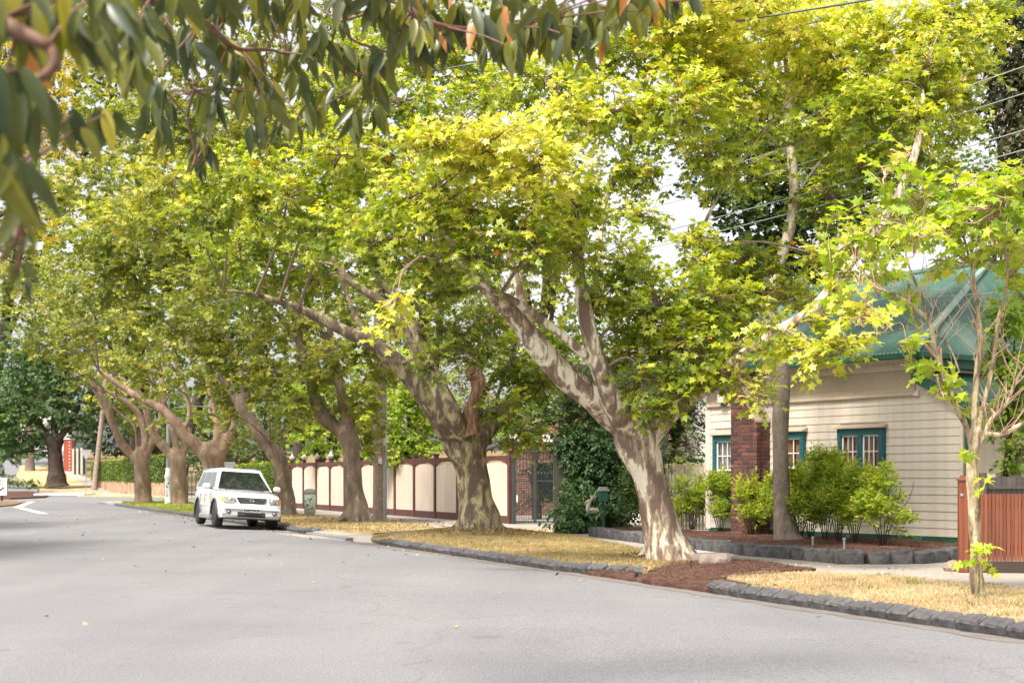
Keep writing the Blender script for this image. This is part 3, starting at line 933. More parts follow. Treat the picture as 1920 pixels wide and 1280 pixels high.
def hb(m, s0, s1, o0, o1, z0, z1, bev=0):
    m.box(HW((s0 + s1) / 2, (o0 + o1) / 2, (z0 + z1) / 2), (abs(s1 - s0), abs(o1 - o0), abs(z1 - z0)), AX, bev)
    return m


SC0, SE = 1.108, 6.98
WIN = [(1.84, 3.03, 1.02, 2.46), (3.98, 4.78, 1.05, 2.44), (6.02, 6.75, 0.98, 2.42)]   # s0 s1 z0 z1
bmesh_cache = {}


def board(s0, s1, z0, z1, proud=0.026):
    key = (round(s1 - s0, 3), round(z1 - z0, 3))
    if key not in bmesh_cache:
        L = s1 - s0; hgt = z1 - z0
        m = MB()
        prof = [(0.0, -0.006), (proud, -0.006), (proud, 0.004), (0.012, hgt), (0, hgt)]
        m.prism([D * 0 + NO * o + ZU * z for o, z in prof], D * L)
        me = m.mesh('weatherboard')
        bm = bmesh.new(); bm.from_mesh(me); bmesh.ops.recalc_face_normals(bm, faces=bm.faces); bm.to_mesh(me); bm.free()
        me.materials.append(M['cream']); bmesh_cache[key] = me
    o = bpy.data.objects.new('weatherboard', bmesh_cache[key]); COL.objects.link(o); o.parent = house
    o.location = HW(s0, 0, z0) - ho
    return o


z = 0.33; zs = []
while z < 3.02: zs.append(z); z += 0.1615
for z0 in zs:
    z1 = z0 + 0.1615
    iv = [(0.06, SE - .06)]
    for (a, b, c, d) in WIN:
        if z1 > c - .02 and z0 < d + .02:
            nv = []
            for p, q in iv:
                if a > p and b < q: nv += [(p, a), (b, q)]
                else: nv.append((p, q))
            iv = nv
    for p, q in iv: board(p, q, z0, z1)
# boards of the lower lean-to continue above the band line
for k in range(4):
    z0 = zs[-1] + 0.1615 * (k + 1); e1 = 0.06 + max(0, (z0 + .16 - 2.98) / 0.50)
    if e1 < SC0 - .1: board(e1, SC0 - 0.01, z0, z0 + .1615)
# wall body behind the boards, pierced by the windows
m = MB()
cuts = sorted([(a, b, c, d) for a, b, c, d in WIN])
s = 0.0
for (a, b, c, d) in cuts:
    hb(m, s, a, -.12, -.002, 0.3, 3.05)
    hb(m, a, b, -.12, -.002, 0.3, c); hb(m, a, b, -.12, -.002, d, 3.05)
    s = b
hb(m, s, SE, -.12, -.002, 0.3, 3.05)
hb(m, SC0, SE, -.12, -.003, 3.05, 3.86)
m.prism([HW(0.0, -.12, 3.051), HW(SC0, -.12, 3.051), HW(SC0, -.12, 3.52), HW(0, -.12, 2.98)], NO * .117)
hb(m, SE - .002, SE + .1, -5, 0.0, .3, 3.86)          # left end wall
hb(m, -.003, 0.12, -4.0, -.13, .3, 2.97)              # right end wall of the lean-to
hb(m, SC0, SC0 + .12, -5, -.13, 2.9, 3.86)
m.build('wall', M['cream'], house, ho)
m = MB()                                              # corner stops
hb(m, -.012, 0.06, -.02, 0.034, .3, 3.0); hb(m, SE - .06, SE + .10, 0.001, 0.034, .3, 3.07)
m.build('corner_stop', M['cream'], house, ho)
# green base board
m = MB(); hb(m, 0.0, SE, -.06, 0.02, 0.10, 0.325); m.build('base_board', M['green'], house, ho)
for s0 in (0.9, 2.6, 4.4):
    m = MB(); m.prism([HW(s0, .021, .33), HW(s0, .13, .22), HW(s0, .021, .22)], D * .22); m.build('vent_hood', M['green'], house, ho)
# roughcast band with its kicked-out foot
m = MB()
pr = [(0.0, 3.07), (0.085, 3.07), (0.085, 3.09), (0.05, 3.14), (0.035, 3.22), (0.032, 3.58), (0.0, 3.58)]
m.prism([HW(SC0, o, z) for o, z in pr], D * (SE - SC0 + .05)); m.build('roughcast_band', M['roughcast'], house, ho)
m = MB(); m.prism([HW(SC0 - .11, o, z) for o, z in [(0.028, 3.03), (0.10, 3.06), (0.10, 3.09), (0.028, 3.18)]], D * .105); m.build('band_end', M['cream'], house, ho)
for z0, z1 in ((3.585, 3.715), (3.72, 3.86)):
    s = SC0
    for k, L in enumerate((1.7, 2.1, 2.07)):
        m = MB(); hb(m, s + .003, min(SE, s + L) - .003, 0, 0.03, z0, z1, .003); m.build('frieze_board', M['cream'], house, ho); s += L
# room behind the windows
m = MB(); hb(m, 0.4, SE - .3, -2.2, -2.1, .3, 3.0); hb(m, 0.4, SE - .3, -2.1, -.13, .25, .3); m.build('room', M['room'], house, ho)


def window(s0, s1, z0, z1, sashes, net):
    """boxed-out window with green surround, white sashes of small panes"""
    pr = 0.13
    m = MB()
    fw = 0.10
    hb(m, s0, s0 + fw, -.10, pr, z0, z1); hb(m, s1 - fw, s1, -.10, pr, z0, z1)
    hb(m, s0 + fw, s1 - fw, -.10, pr, z1 - .13, z1); hb(m, s0 + fw, s1 - fw, -.10, pr, z0, z0 + .08)
    n = sashes
    w = (s1 - s0 - 2 * fw)
    sw = (w - (n - 1) * .11) / n
    for k in range(1, n):
        c = s0 + fw + k * sw + (k - 1) * .11
        hb(m, c, c + .11, -.10, pr, z0 + .08, z1 - .13)
    fr = m.build('window', M['teal'], house, ho)
    m = MB(); hb(m, s0 - .05, s1 + .05, 0.03, pr + .07, z1 + .001, z1 + .022)
    m.prism([HW(s0 - .05, 0.03, z1 + .022), HW(s0 - .05, pr + .07, z1 + .022), HW(s0 - .05, 0.03, z1 + .085)], D * (s1 - s0 + .10))
    m.build('window_hood', M['roughcast'], fr, Vector((0, 0, 0)) + ho)
    m = MB(); hb(m, s0 - .03, s1 + .03, 0.03, pr + .06, z0 - .05, z0 - .001); m.build('sill', M['teal'], fr, ho)
    for k in range(n):
        a = s0 + fw + k * (sw + .11); b = a + sw
        zm = z0 + .08 + (z1 - .13 - z0 - .08) * 0.45
        m = MB()
        t = .035
        for za, zb, o in ((zm, z1 - .13, .085), (z0 + .08, zm + .03, .05)):
            hb(m, a, a + t, o - .03, o, za, zb); hb(m, b - t, b, o - .03, o, za, zb)
            hb(m, a + t, b - t, o - .03, o, za, za + t); hb(m, a + t, b - t, o - .03, o, zb - t, zb)
        # glazing bars of the top sash: 3 x 2 panes
        za, zb = zm + t, z1 - .13 - t
        for q in (1, 2):
            c = a + t + (b - a - 2 * t) * q / 3; hb(m, c - .009, c + .009, .056, .084, za, zb)
        hb(m, a + t, b - t, .057, .083, (za + zb) / 2 - .009, (za + zb) / 2 + .009)
        m.build('sash', M['white'], fr, ho)
        m = MB(); hb(m, a + t, b - t, .067, .071, za, zb); hb(m, a + t, b - t, .03, .034, z0 + .11, zm); m.build('pane', M['glass'], fr, ho)
        m = MB()      # hanging curtain, pleated
        nn = 14
        for q in range(nn):
            u0 = a - .04 + (b - a + .08) * q / nn; u1 = a - .04 + (b - a + .08) * (q + 1) / nn
            o0 = -.0 + .018 * (q % 2); o1 = -.0 + .018 * ((q + 1) % 2)
            if not net and q in (5, 6): continue
            m.add([HW(u0, o0, z0 + .05), HW(u1, o1, z0 + .05), HW(u1, o1, z1), HW(u0, o0, z1)], [(0, 1, 2, 3)])
        m.build('curtain', M['net'] if net else M['curtain'], fr, ho, fix=False)


window(*WIN[0], 2, False); window(*WIN[1], 1, False); window(*WIN[2], 1, True)

# chimney of single bricks
chim = []
S0, S1, OC = 5.04, 5.83, 0.45
BL, BH, BD = 0.23, 0.076, 0.11


def brick_me(L):
    m = MB(); m.box((0, 0, 0), (L, BD, BH), AX, 0.005)
    me = m.mesh('brick'); me.materials.append(M['brick']); return me


BM = {0.23: brick_me(.222), 0.11: brick_me(.105)}
m = MB()
hb(m, S0 + .012, S1 - .012, .03, OC - .012, 0.15, 2.62)
m.prism([HW(S0 + .012, .03, 2.62), HW(S1 - .012, .03, 2.62), HW(S1 - .012, .03, 3.1), HW(5.29, .03, 3.1), HW(S0 + .012, .03, 2.66)], NO * (OC - .042))
hb(m, 5.30, S1 - .012, .03, OC - .012, 3.05, 3.2)
m.prism([HW(5.30, .03, 3.2), HW(S1 - .012, .03, 3.2), HW(S1 - .012, .03, 3.46), HW(5.49, .03, 3.46)], NO * (OC - .042))
hb(m, 5.49, S1 - .012, .03, OC - .012, 3.4, 4.85)
chimney = m.build('chimney', M['mortar'], house, ho)
m = MB()
for a, za, b, zb in ((S0 - .03, 2.66, 5.30, 3.06), (5.27, 3.20, 5.50, 3.48)):
    d2 = Vector((0, 0, 0)); p0 = HW(a, -.0, za); p1 = HW(b, -.0, zb)
    m.prism([HW(a, .03, za), HW(b, .03, zb), HW(b, .03, zb + .045), HW(a, .03, za + .045)], NO * (OC))
m.build('shoulder_slab', M['roughcast'], chimney, ho)
nb = 0; row = 0; z = 0.20
while z < 4.85 and nb < 292:
    lo = S0 if z < 2.60 else (S0 + (z - 2.60) / .40 * .25 if z < 3.0 else (5.29 if z < 3.18 else min(5.48, 5.30 + (z - 3.18) * .7)))
    off = 0.0 if row % 2 else .115
    s = S1
    first = True
    while s - lo > .07:
        L = .11 if (first and off) else .23
        first = False
        if s - L < lo: L = .11
        o = bpy.data.objects.new('brick', BM[L]); COL.objects.link(o); o.parent = chimney
        o.location = HW(s - L / 2 - .004, OC - BD / 2 + random.uniform(-.002, .003), z + BH / 2) - ho
        s -= L + .005 if L > .2 else L + .007; nb += 1
    # end face (towards the camera)
    for k in range(2):
        if z > 3.0 and k == 1: break
        if z > 3.9: break
        o = bpy.data.objects.new('brick', BM[.23 if k == row % 2 else .11]); COL.objects.link(o); o.parent = chimney
        o.rotation_euler = (0, 0, math.pi / 2)
        o.location = HW(lo + .055, OC - .12 - (.115 if k == row % 2 else .055) - (0 if k == 0 else (.12 if row % 2 else .235)), z + BH / 2) - ho
        nb += 1
    z += .0865 ; row += 1

# meter-like vent box left of the chimney
m = MB(); hb(m, 6.30, 6.52, .035, .2, 3.15, 3.36, .01); b = m.build('vent_box', M['cream'], house, ho)
m = MB(); hb(m, 6.36, 6.46, .04, .14, 3.08, 3.149); m.build('vent_outlet', M['teal'], b, ho)

# roof: corrugated sheet planes
EO, EZ = 0.42, 3.90
PIT = 0.497
SK = SC0 - .32          # hip corner


def corr(name, org, u, v, ulen, vfun, pitch=.10, amp=.017):
    """u along the eave, v up the slope (unit run vectors incl. rise)"""
    nseg = int(ulen / pitch * 4); V = []; Fs = []
    nrm = u.cross(v).normalized()
    for i in range(nseg + 1):
        a = ulen * i / nseg
        lo, hi = vfun(a)
        w = nrm * (math.sin(2 * math.pi * a / pitch) * amp)
        V += [org + u * a + v * lo + w - ho, org + u * a + v * hi + w - ho]
    for i in range(nseg):
        Fs.append((2 * i, 2 * i + 2, 2 * i + 3, 2 * i + 1))
    me = bpy.data.meshes.new(name); me.from_pydata([tuple(p) for p in V], [], Fs); me.update()
    me.polygons.foreach_set('use_smooth', [True] * len(Fs))
    return link(name, me, M['roof'], house)


RB = 4.6
org = HW(SK, EO, EZ)
corr('roof_plane', org, D, (-NO + ZU * PIT), 7.2, lambda a: (0.0, min(RB, a / .372 + .001)))
# side plane: eave runs inwards (-NO), slope runs along D
sl = PIT * 1 / .372
corr('roof_side', org, -NO, (D + ZU * sl), RB + 3, lambda a: (0.0, min(a * .372, RB * .372)))
# hip capping
m = MB()
hp = [org + (-NO * b + D * (.372 * b) + ZU * (PIT * b + .03)) for b in (0, RB)]
m.tube(hp, .075, 8); m.build('hip_capping', simple('hip_cap_green', (0.22, 0.34, 0.28), 0.45, 0.2, 5), house, ho)
m = MB(); tp = org + (-NO * RB + D * (.372 * RB) + ZU * (PIT * RB + .03)); m.tube([tp, tp + D * 5.6], .08, 8); m.build('ridge_capping', M['roof'], house, ho)
# gutters
m = MB()
hb(m, SK - .05, SK + 7.2, EO - .02, EO + .10, EZ - .13, EZ - .015, .01)
m.box(HW(SK - .10, EO - 3.6, EZ - .072), (.11, 7.2, .115), AX, .01)
m.build('gutter', M['green'], house, ho)
m = MB(); hb(m, SK, SK + 7.1, .032, EO - .022, EZ - .04, EZ - .02); m.box(HW(SK + .16, -2.5, EZ - .03), (.3, 5.0, .02), AX); m.build('soffit', M['cream'], house, ho)
m = MB(); hb(m, SK + .01, SC0 - .002, -4.6, .02, 3.62, 3.80); m.build('side_frieze', M['green'], house, ho)
# barge at the left end
m = MB(); m.prism([HW(SK + 7.18, EO, EZ - .16), HW(SK + 7.18, EO, EZ + .02), HW(SK + 7.18, EO - RB, EZ + .02 + RB * PIT), HW(SK + 7.18, EO - RB, EZ - .16 + RB * PIT)], D * .04)
m.build('barge_board', M['green'], house, ho)
# lean-to roof at the right
q0 = HW(SC0 - .02, .16, 3.56); vv_ = (-D * 1.0 - ZU * .5)
corr('lean_to_roof', q0, -NO, vv_, 4.1, lambda a: (0.0, 1.34))
m = MB(); m.prism([HW(SC0 - .03, .165, 3.50), HW(-.24, .165, 2.885), HW(-.24, .165, 2.73), HW(SC0 - .03, .165, 3.34)], NO * .03); m.build('lean_to_barge', M['green'], house, ho)
m = MB(); hb(m, -.34, -.24, -3.9, .2, 2.80, 2.90, .01); m.build('lean_to_gutter', M['green'], house, ho)
# set-back wing to the right
m = MB()
W0 = HW(-.02, -1.9, 0)
for k in range(18):
    z0 = .33 + k * .1615
    m2 = MB(); m2.prism([W0 - D * 1.75 + NO * o + ZU * (z0 + z) for o, z in ((0, -.006), (.026, -.006), (.026, .004), (.006, .1615), (0, .1615))], D * 1.7)
    m2.build('weatherboard', M['cream'], house, ho)
m.box(W0 - D * .9 - NO * .08 + ZU * 1.8, (1.8, .12, 3.3), AX); m.build('wing_wall', M['cream'], house, ho)
m = MB(); m.box(W0 - D * 1.28 + NO * .02 + ZU * 1.9, (.12, .2, 1.9), AX); m.box(W0 - D * 1.72 + NO * .02 + ZU * 1.9, (.12, .2, 1.9), AX)
m.box(W0 - D * 1.5 + NO * .02 + ZU * 2.82, (.32, .2, .10), AX); m.build('wing_window_frame', M['green'], house, ho)
m = MB(); m.box(W0 - D * 1.5 + NO * .03 + ZU * 1.8, (.32, .01, 1.9), AX); m.build('wing_pane', M['carglass'], house, ho)
m = MB(); hb(m, -.10, -.03, -.10, .0, .3, 2.72); m.build('downpipe', M['green'], house, ho)

# ------------------------------------------------------------------ red picket fence beside the house
RF0 = G(1806, 1072, .09)
fd = Vector((0.985, -0.17, 0)).normalized(); fnn = Vector((fd.y, -fd.x, 0))
fence = empty('red_picket_fence', RF0, 'red stained timber picket fence with capped post right of the house', 'fence')
fo = fence.location
m = MB()
m.box(RF0 + ZU * .66, (.14, .14, 1.32), (fd, fnn, ZU), .008)
m.prism([RF0 + fd * a + fnn * b + ZU * 1.321 for a, b in ((-.085, -.085), (.085, -.085), (.085, .085), (-.085, .085))], ZU * .02)
m.add([RF0 + fd * a + fnn * b + ZU * 1.341 for a, b in ((-.085, -.085), (.085, -.085), (.085, .085), (-.085, .085))] + [RF0 + ZU * 1.40], [(0, 1, 4), (1, 2, 4), (2, 3, 4), (3, 0, 4)])
post = m.build('post', M['redwood'], fence, fo)
m = MB(); m.tube([RF0 - fd * .03 + fnn * .07 + ZU * 1.12, RF0 - fd * .03 + fnn * .085 + ZU * 1.12], .022, 10); m.build('bolt', M['steel'], post, fo)
for k in range(34):
    d = .085 + k * .052
    tz = 1.29 - .15 * min(1, (d - .07) / .22) ** .6 if d < .3 else 1.14
    if k >= 21: tz = 1.2 if k < 23 else 1.27
    p = RF0 + fd * (d + .02)
    m = MB()
    m.prism([p + fd * a + ZU * b for a, b in ((-.021, .17), (.021, .17), (.021, tz - .015), (0, tz), (-.021, tz - .015))], fnn * .025)
    m.build('picket', M['redwood'], fence, fo)
for zz in (.35, .98):
    m = MB(); m.box(RF0 + fd * .95 - fnn * .02 + ZU * zz, (1.8, .035, .08), (fd, fnn, ZU)); m.build('rail', M['redwood'], fence, fo)
m = MB(); m.box(RF0 + fd * .95 + fnn * .012 + ZU * .08, (1.75, .04, .17), (fd, fnn, ZU)); m.build('plinth_board', simple('dark_plinth', (.045, .028, .02), .8), fence, fo)

# dark paling fence and lattice behind it
B0 = P(1800, 930, 24.5); B0.z = .1
df = empty('paling_fence', B0, 'weathered dark grey paling fence behind the red picket fence', 'fence')
bd = Vector((1, .25, 0)).normalized(); bn = Vector((-bd.y, bd.x, 0))
for k in range(26):
    p = B0 + bd * (.1 * k + .05); hh = 1.38 + random.uniform(-.02, .02)
    m = MB(); m.box(p + ZU * hh / 2, (.094, .02, hh), (bd, bn, ZU), .002); m.build('paling', M['greywood'], df, B0)
m = MB(); m.box(B0 + bd * 1.25 - bn * .04 + ZU * 1.2, (2.6, .04, .07), (bd, bn, ZU)); m.build('rail', M['greywood'], df, B0)
for k in (0, 1):
    m = MB(); m.box(B0 + bd * (.4 + 1.6 * k) - bn * .07 + ZU * .72, (.1, .08, 1.44), (bd, bn, ZU)); m.build('post', M['greywood'], df, B0)
L0 = P(1838, 930, 25.6); L0.z = 1.1
lf = empty('white_picket_screen', L0, 'short pale scalloped picket screen showing above the dark paling fence', 'fence')
for k in range(7):
    hh = .50 + .03 * (k % 2)
    m = MB(); m.box(L0 + bd * (.055 * k) + ZU * (hh / 2 - .1), (.035, .015, hh), (bd, bn, ZU), .002); m.build('picket', M['offwhite'], lf, L0)
m = MB(); m.box(L0 + bd * .17 - bn * .02 + ZU * .2, (.42, .02, .05), (bd, bn, ZU)); m.box(L0 + bd * .17 - bn * .05 + ZU * -.55, (.05, .03, 1.1), (bd, bn, ZU)); m.build('rail', M['offwhite'], lf, L0)
# small rock and edging at the end of the bed
bm = bmesh.new(); bmesh.ops.create_icosphere(bm, subdivisions=2, radius=1)
for v in bm.verts: v.co = Vector((v.co.x * .16, v.co.y * .14, v.co.z * .11)) * random.uniform(.9, 1.1)
me = bpy.data.meshes.new('rock'); bm.to_mesh(me); bm.free()
o = link('rock', me, simple('tan_rock', (0.28, 0.21, 0.15), 0.9, 0.3, 8)); o.location = G(1788, 1063, .14)
tag(o, 'small tan rock at the foot of the red fence post', 'rock')

# pale picket fence left of the house
pf0 = P(1330, 900, 34.2); pf0.z = .2
pf = empty('pale_picket_fence', pf0, 'pale tan picket fence between the front tree trunk and the house wall', 'fence')
for k in range(14):
    p = pf0 + Vector((-.075 * k, .03 * k, 0)); hh = 1.62 + random.uniform(-.01, .01)
    m = MB(); m.prism([p + Vector((a, 0, b)) for a, b in ((-.03, 0), (.03, 0), (.03, hh - .03), (0, hh), (-.03, hh - .03))], (0, .02, 0)); m.build('picket', M['palewood'], pf, pf0)
for zz in (.4, 1.3):
    m = MB(); m.box(pf0 + Vector((-.5, .24, zz)), (1.15, .03, .08), (Vector((-.93, .37, 0)).normalized(), Vector((.37, .93, 0)).normalized(), ZU)); m.build('rail', M['palewood'], pf, pf0)

# ------------------------------------------------------------------ panel fence with brown posts
FA = Vector((-0.05, 42.5, .09)); FD = Vector((-10.05, 23.0, 0)).normalized(); FN = Vector((-FD.y, FD.x, 0))   # FN to the street
wf = empty('panel_fence', FA + FD * 10, 'long cream panel fence with arched tops and dark brown posts behind the plane trees', 'fence')
wo = wf.location; SP = 2.1; NPN = 12; FX = (FD, FN, ZU)
pm = {}
for k in range(NPN):
    s0 = k * SP
    if k == 0: s0 = 0.0
    c = FA + FD * (s0 + SP / 2)
    # cream panel
    m = MB(); m.box(c + ZU * 1.0, (SP - .16, .05, 1.72), FX); m.build('panel', M['fence_cream'], wf, wo)
    # arched brown head: rail with a curved underside
    n = 10; w = SP - .17; poly = [(-w / 2, 2.0), (w / 2, 2.0)]
    for q in range(n + 1):
        u = 1 - 2 * q / n
        zz = 1.90 - .13 * abs(u) ** 3.0
        poly.append((u * w / 2, zz))
    m = MB()
    m.prism([c + FD * a + ZU * b + FN * .028 for a, b in poly], FN * .03); m.build('arched_head', M['fence_brown'], wf, wo)
    m = MB(); m.box(c + ZU * 2.02, (SP - .16, .12, .045), FX); m.build('top_rail', M['fence_brown'], wf, wo)
    m = MB(); m.box(c + ZU * .10, (SP - .16, .09, .26), FX); m.build('base_board', M['fence_brown'], wf, wo)
for k in range(NPN + 1):
    p = FA + FD * (k * SP)
    m = MB(); m.box(p + ZU * 1.08, (.15, .15, 2.16), FX, .006); m.box(p + ZU * 2.172, (.19, .19, .03), FX)
    po = m.build('post', M['fence_brown'], wf, wo)
    if k >= 9:
        m = MB(); m.lathe(p + ZU * 2.19, [(.05, 0), (.05, .03), (.12, .09), (.13, .13), (.06, .18), (.03, .26), (.005, .30)], 10); m.build('finial', M['cream'], po, wo)

# ------------------------------------------------------------------ iron gate and brick pier
GA = FA - FD * .25
gd = Vector((1.0, -.42, 0)).normalized(); gn = Vector((-gd.y, gd.x, 0)) * -1; GX = (gd, gn, ZU)
gate = empty('iron_gate', GA, 'black iron double gate with spear tops beside the end of the cream fence', 'gate')
GW = 1.36
for k, dd in enumerate((0.0, GW)):
    m = MB(); m.box(GA + gd * dd + ZU * 1.0, (.10, .10, 2.0), GX, .006); m.build('gate_post', M['iron'], gate, GA)
m = MB()
m.box(GA + gd * GW / 2 + ZU * .98, (.06, .05, 1.9), GX); m.build('centre_stile', M['iron'], gate, GA)
for zz in (.08, 1.28, 1.92):
    m = MB(); m.box(GA + gd * GW / 2 + ZU * zz, (GW - .1, .03, .035), GX); m.build('rail', M['iron'], gate, GA)
for k in range(23):
    d = .09 + k * (GW - .18) / 22
    tall = k % 2 == 0
    hh = 2.08 if tall else 1.44
    p = GA + gd * d
    m = MB(); m.tube([p + ZU * .03, p + ZU * hh], .009, 5)
    m.lathe(p + ZU * hh, [(.009, 0), (.026, .03), (.022, .06), (.002, .13)], 5)
    m.build('bar', M['iron'], gate, GA)
m = MB(); m.box(GA + gd * .13 + gn * .04 + ZU * .75, (.03, .02, .22), GX); m.build('gate_bolt', M['white'], gate, GA)
pier = empty('brick_pier', GA + gd * (GW + .25), 'red brown brick pier between the iron gate and the ivy', 'pier')
m = MB(); m.box(pier.location + ZU * .95, (.30, .34, 1.9), GX); m.build('brickwork', M['brickwork'], pier, pier.location)
m = MB(); m.box(pier.location + ZU * 1.93, (.36, .40, .06), GX); m.build('cap', M['brickwork'], pier, pier.location)
# brick house wall far behind the gate
bh = empty('brick_house', Vector((1.6, 52, 0)), 'red brick house mostly hidden behind the iron gate and garden trees', 'house')
m = MB(); m.box(Vector((2.2, 52.2, 2.0)), (4.6, .3, 4.0)); m.build('wall', M['brickwork'], bh, bh.location)
m = MB(); m.box(Vector((1.0, 52.0, 2.9)), (2.2, .5, .25)); m.box(Vector((2.2, 52.4, 4.15)), (5.0, 1.2, .18)); m.build('eave', M['offwhite'], bh, bh.location)
m = MB(); m.box(Vector((1.2, 52.03, 1.3)), (1.0, .04, 1.4)); m.build('window', M['carglass'], bh, bh.location)
# brick chimney glimpsed through the leaves
c0 = P(1264, 690, 44)
ch = empty('rendered_house', Vector((c0.x, 44.4, 0)), 'pale house behind the garden trees whose orange red brick chimney shows through the leaves', 'house')
m = MB(); m.box(Vector((c0.x, 44.4, 2.6)), (.62, .5, 5.2)); ck = m.build('chimney', M['brickwork'], ch, ch.location)
m = MB(); m.box(Vector((c0.x, 44.4, 5.28)), (.72, .6, .16)); m.tube([(c0.x, 44.4, 5.3), (c0.x, 44.4, 5.7)], [.13, .11], 10); m.build('chimney_pot', M['brickwork'], ck, ch.location)
m = MB(); m.box(Vector((c0.x + 1.2, 47.2, 1.9)), (5.0, 4.6, 3.8)); m.build('wall', M['offwhite'], ch, ch.location)


# ------------------------------------------------------------------ street furniture
def text(name, s, size, loc, ax, mat, parent, org, ext=0.002, align='CENTER'):
    """flat lettering: ax = (right, up, towards the reader)"""
    cu = bpy.data.curves.new(name, 'FONT')
    cu.body = s; cu.size = size; cu.extrude = ext; cu.align_x = align; cu.align_y = 'CENTER'
    cu.materials.append(mat)
    o = bpy.data.objects.new(name, cu); COL.objects.link(o)
    me = bpy.data.meshes.new_from_object(o.evaluated_get(bpy.context.evaluated_depsgraph_get()))
    bpy.data.objects.remove(o); bpy.data.curves.remove(cu)
    o = link(name, me, mat, parent)
    mt = Matrix((ax[0], ax[1], ax[2])).transposed().to_4x4()
    mt.translation = Vector(loc) - Vector(org)
    o.matrix_local = mt
    return o


CAMX = (Vector((1, 0, 0)), Vector((0, 0, 1)), Vector((0, -1, 0)))

# timber power pole by the third tree
pb = G(711, 973, .12)
pole = empty('power_pole', pb, 'weathered timber power pole with small blue and paper notices beside the cream fence', 'power pole')
m = MB(); m.tube([pb + ZU * z for z in (-.1, .1, .5, 1, 2, 3, 4, 5, 6, 7, 8, 9)], [.235, .225, .21, .20, .195, .19, .185, .18, .175, .17, .165, .16], 14, jitter=.02)
m.build('shaft', M['polewood'], pole, pb)
cd = Vector((.895, .446, 0)).normalized()
m = MB(); m.box(pb + ZU * 8.3 + cd * .2, (2.4, .1, .12), (cd, Vector((-cd.y, cd.x, 0)), ZU)); m.build('crossarm', M['polewood'], pole, pb)
m = MB()
for k in range(4): m.lathe(pb + ZU * 8.36 + cd * (-.8 + .65 * k), [(.03, 0), (.05, .03), (.03, .07), (.05, .1), (.02, .15)], 8)
m.build('insulator', M['white'], pole, pb)
zz = lambda py: H - (py - HORY) / F * pb.y
m = MB(); m.box(pb + Vector((-.05, -.212, zz(845) - pb.z)), (.155, .008, .13)); n1_ = m.build('notice', M['paper'], pole, pb)
m = MB(); m.box(pb + Vector((-.05, -.218, zz(845) - pb.z)), (.095, .004, .055)); m.build('print', M['blue'], n1_, pb)
m = MB(); m.box(pb + Vector((.05, -.206, zz(863) - pb.z)), (.115, .008, .22)); n2_ = m.build('notice', M['paper'], pole, pb)
m = MB(); m.box(pb + Vector((.05, -.211, zz(858.5) - pb.z)), (.105, .004, .035)); m.build('print', M['orange'], n2_, pb)
m = MB()
for q in range(4): m.box(pb + Vector((.05, -.211, zz(863 + q * 1.6) - pb.z)), (.08, .003, .008))
m.build('print', M['grey'], n2_, pb)
# galvanised sign pole beside it
sb = G(722, 975, .12)
sp = empty('steel_pole', sb, 'thin galvanised steel pole standing just right of the timber power pole', 'pole')
m = MB(); m.tube([sb + ZU * -.1, sb + ZU * 5.2], .058, 12); m.build('shaft', M['steel'], sp, sb)
m = MB(); m.tube([sb + ZU * 2.35, sb + ZU * 2.85], .062, 12); m.build('label_band', M['white'], sp, sb)
m = MB(); m.tube([sb + ZU * .9, sb + ZU * .94], .064, 12); m.tube([sb + ZU * 1.9, sb + ZU * 1.94], .064, 12); m.build('strap', M['steel'], sp, sb)


def squiggle(m, c, r, h, seed, w=.022):
    """brush-like marks following a cylinder's camera side"""
    rnd = random.Random(seed)
    for k in range(6):
        a = -math.pi / 2 + rnd.uniform(-.75, .2); z = c.z + h * (.12 + .14 * k); pts = []
        for q in range(5):
            pts.append(Vector((c.x + math.cos(a) * (r + .004), c.y + math.sin(a) * (r + .004), z)))
            a += rnd.uniform(-.35, .42); a = max(-math.pi / 2 - .95, min(-math.pi / 2 + .6, a)); z += rnd.uniform(-.05, .09) * h
        for p, q in zip(pts, pts[1:]):
            d = (q - p)
            if d.length < .01: continue
            d.normalize(); nrm = Vector((p.x - c.x, p.y - c.y, 0)).normalized(); sd = d.cross(nrm).normalized()
            m.box((p + q) / 2, ((q - p).length + w * .6, w, .006), (d, sd, nrm))


def bollard(px, py, hgt, rad, label):
    b = G(px, py, .1)
    t_ = empty('bollard', b, label, 'bollard')
    m = MB(); m.lathe(b, [(rad * .92, 0), (rad * .92, hgt * .10)], 18); m.build('base', M['grey'], t_, b)
    m = MB(); m.lathe(b, [(rad, hgt * .10), (rad, hgt * .80)], 18); m.build('drum', M['mint'], t_, b)
    m = MB(); m.lathe(b, [(rad * 1.06, hgt * .80), (rad * 1.08, hgt * .84), (rad * 1.02, hgt * .87), (rad * .98, hgt * .92), (rad * .75, hgt * .98), (rad * .3, hgt), (.01, hgt * 1.005)], 18); m.build('cap', M['grey'], t_, b)
    m = MB(); squiggle(m, b + ZU * hgt * .12, rad, hgt * .62, 5); m.build('painted_mark', M['black'], t_, b)
    return t_


bollard(581, 965, .97, .21, 'squat mint white bollard with grey domed cap and black brush marks near the cream fence')

# far pole with white painted foot
b = G(315, 944, .1)
t_ = empty('painted_pole', b, 'grey steel pole with thick white painted foot and black marks between the two far trunks', 'pole')
m = MB(); m.lathe(b, [(.19, 0), (.19, .08), (.165, .1), (.165, 1.35), (.19, 1.4), (.19, 1.5), (.15, 1.6), (.12, 1.9)], 16); m.build('foot', M['white'], t_, b)
m = MB(); m.tube([b + ZU * 1.85, b + ZU * 6.5], [.11, .08], 12); m.build('shaft', M['steel'], t_, b)
m = MB(); squiggle(m, b + ZU * .35, .165, .9, 9, .035); m.build('painted_mark', M['black'], t_, b)


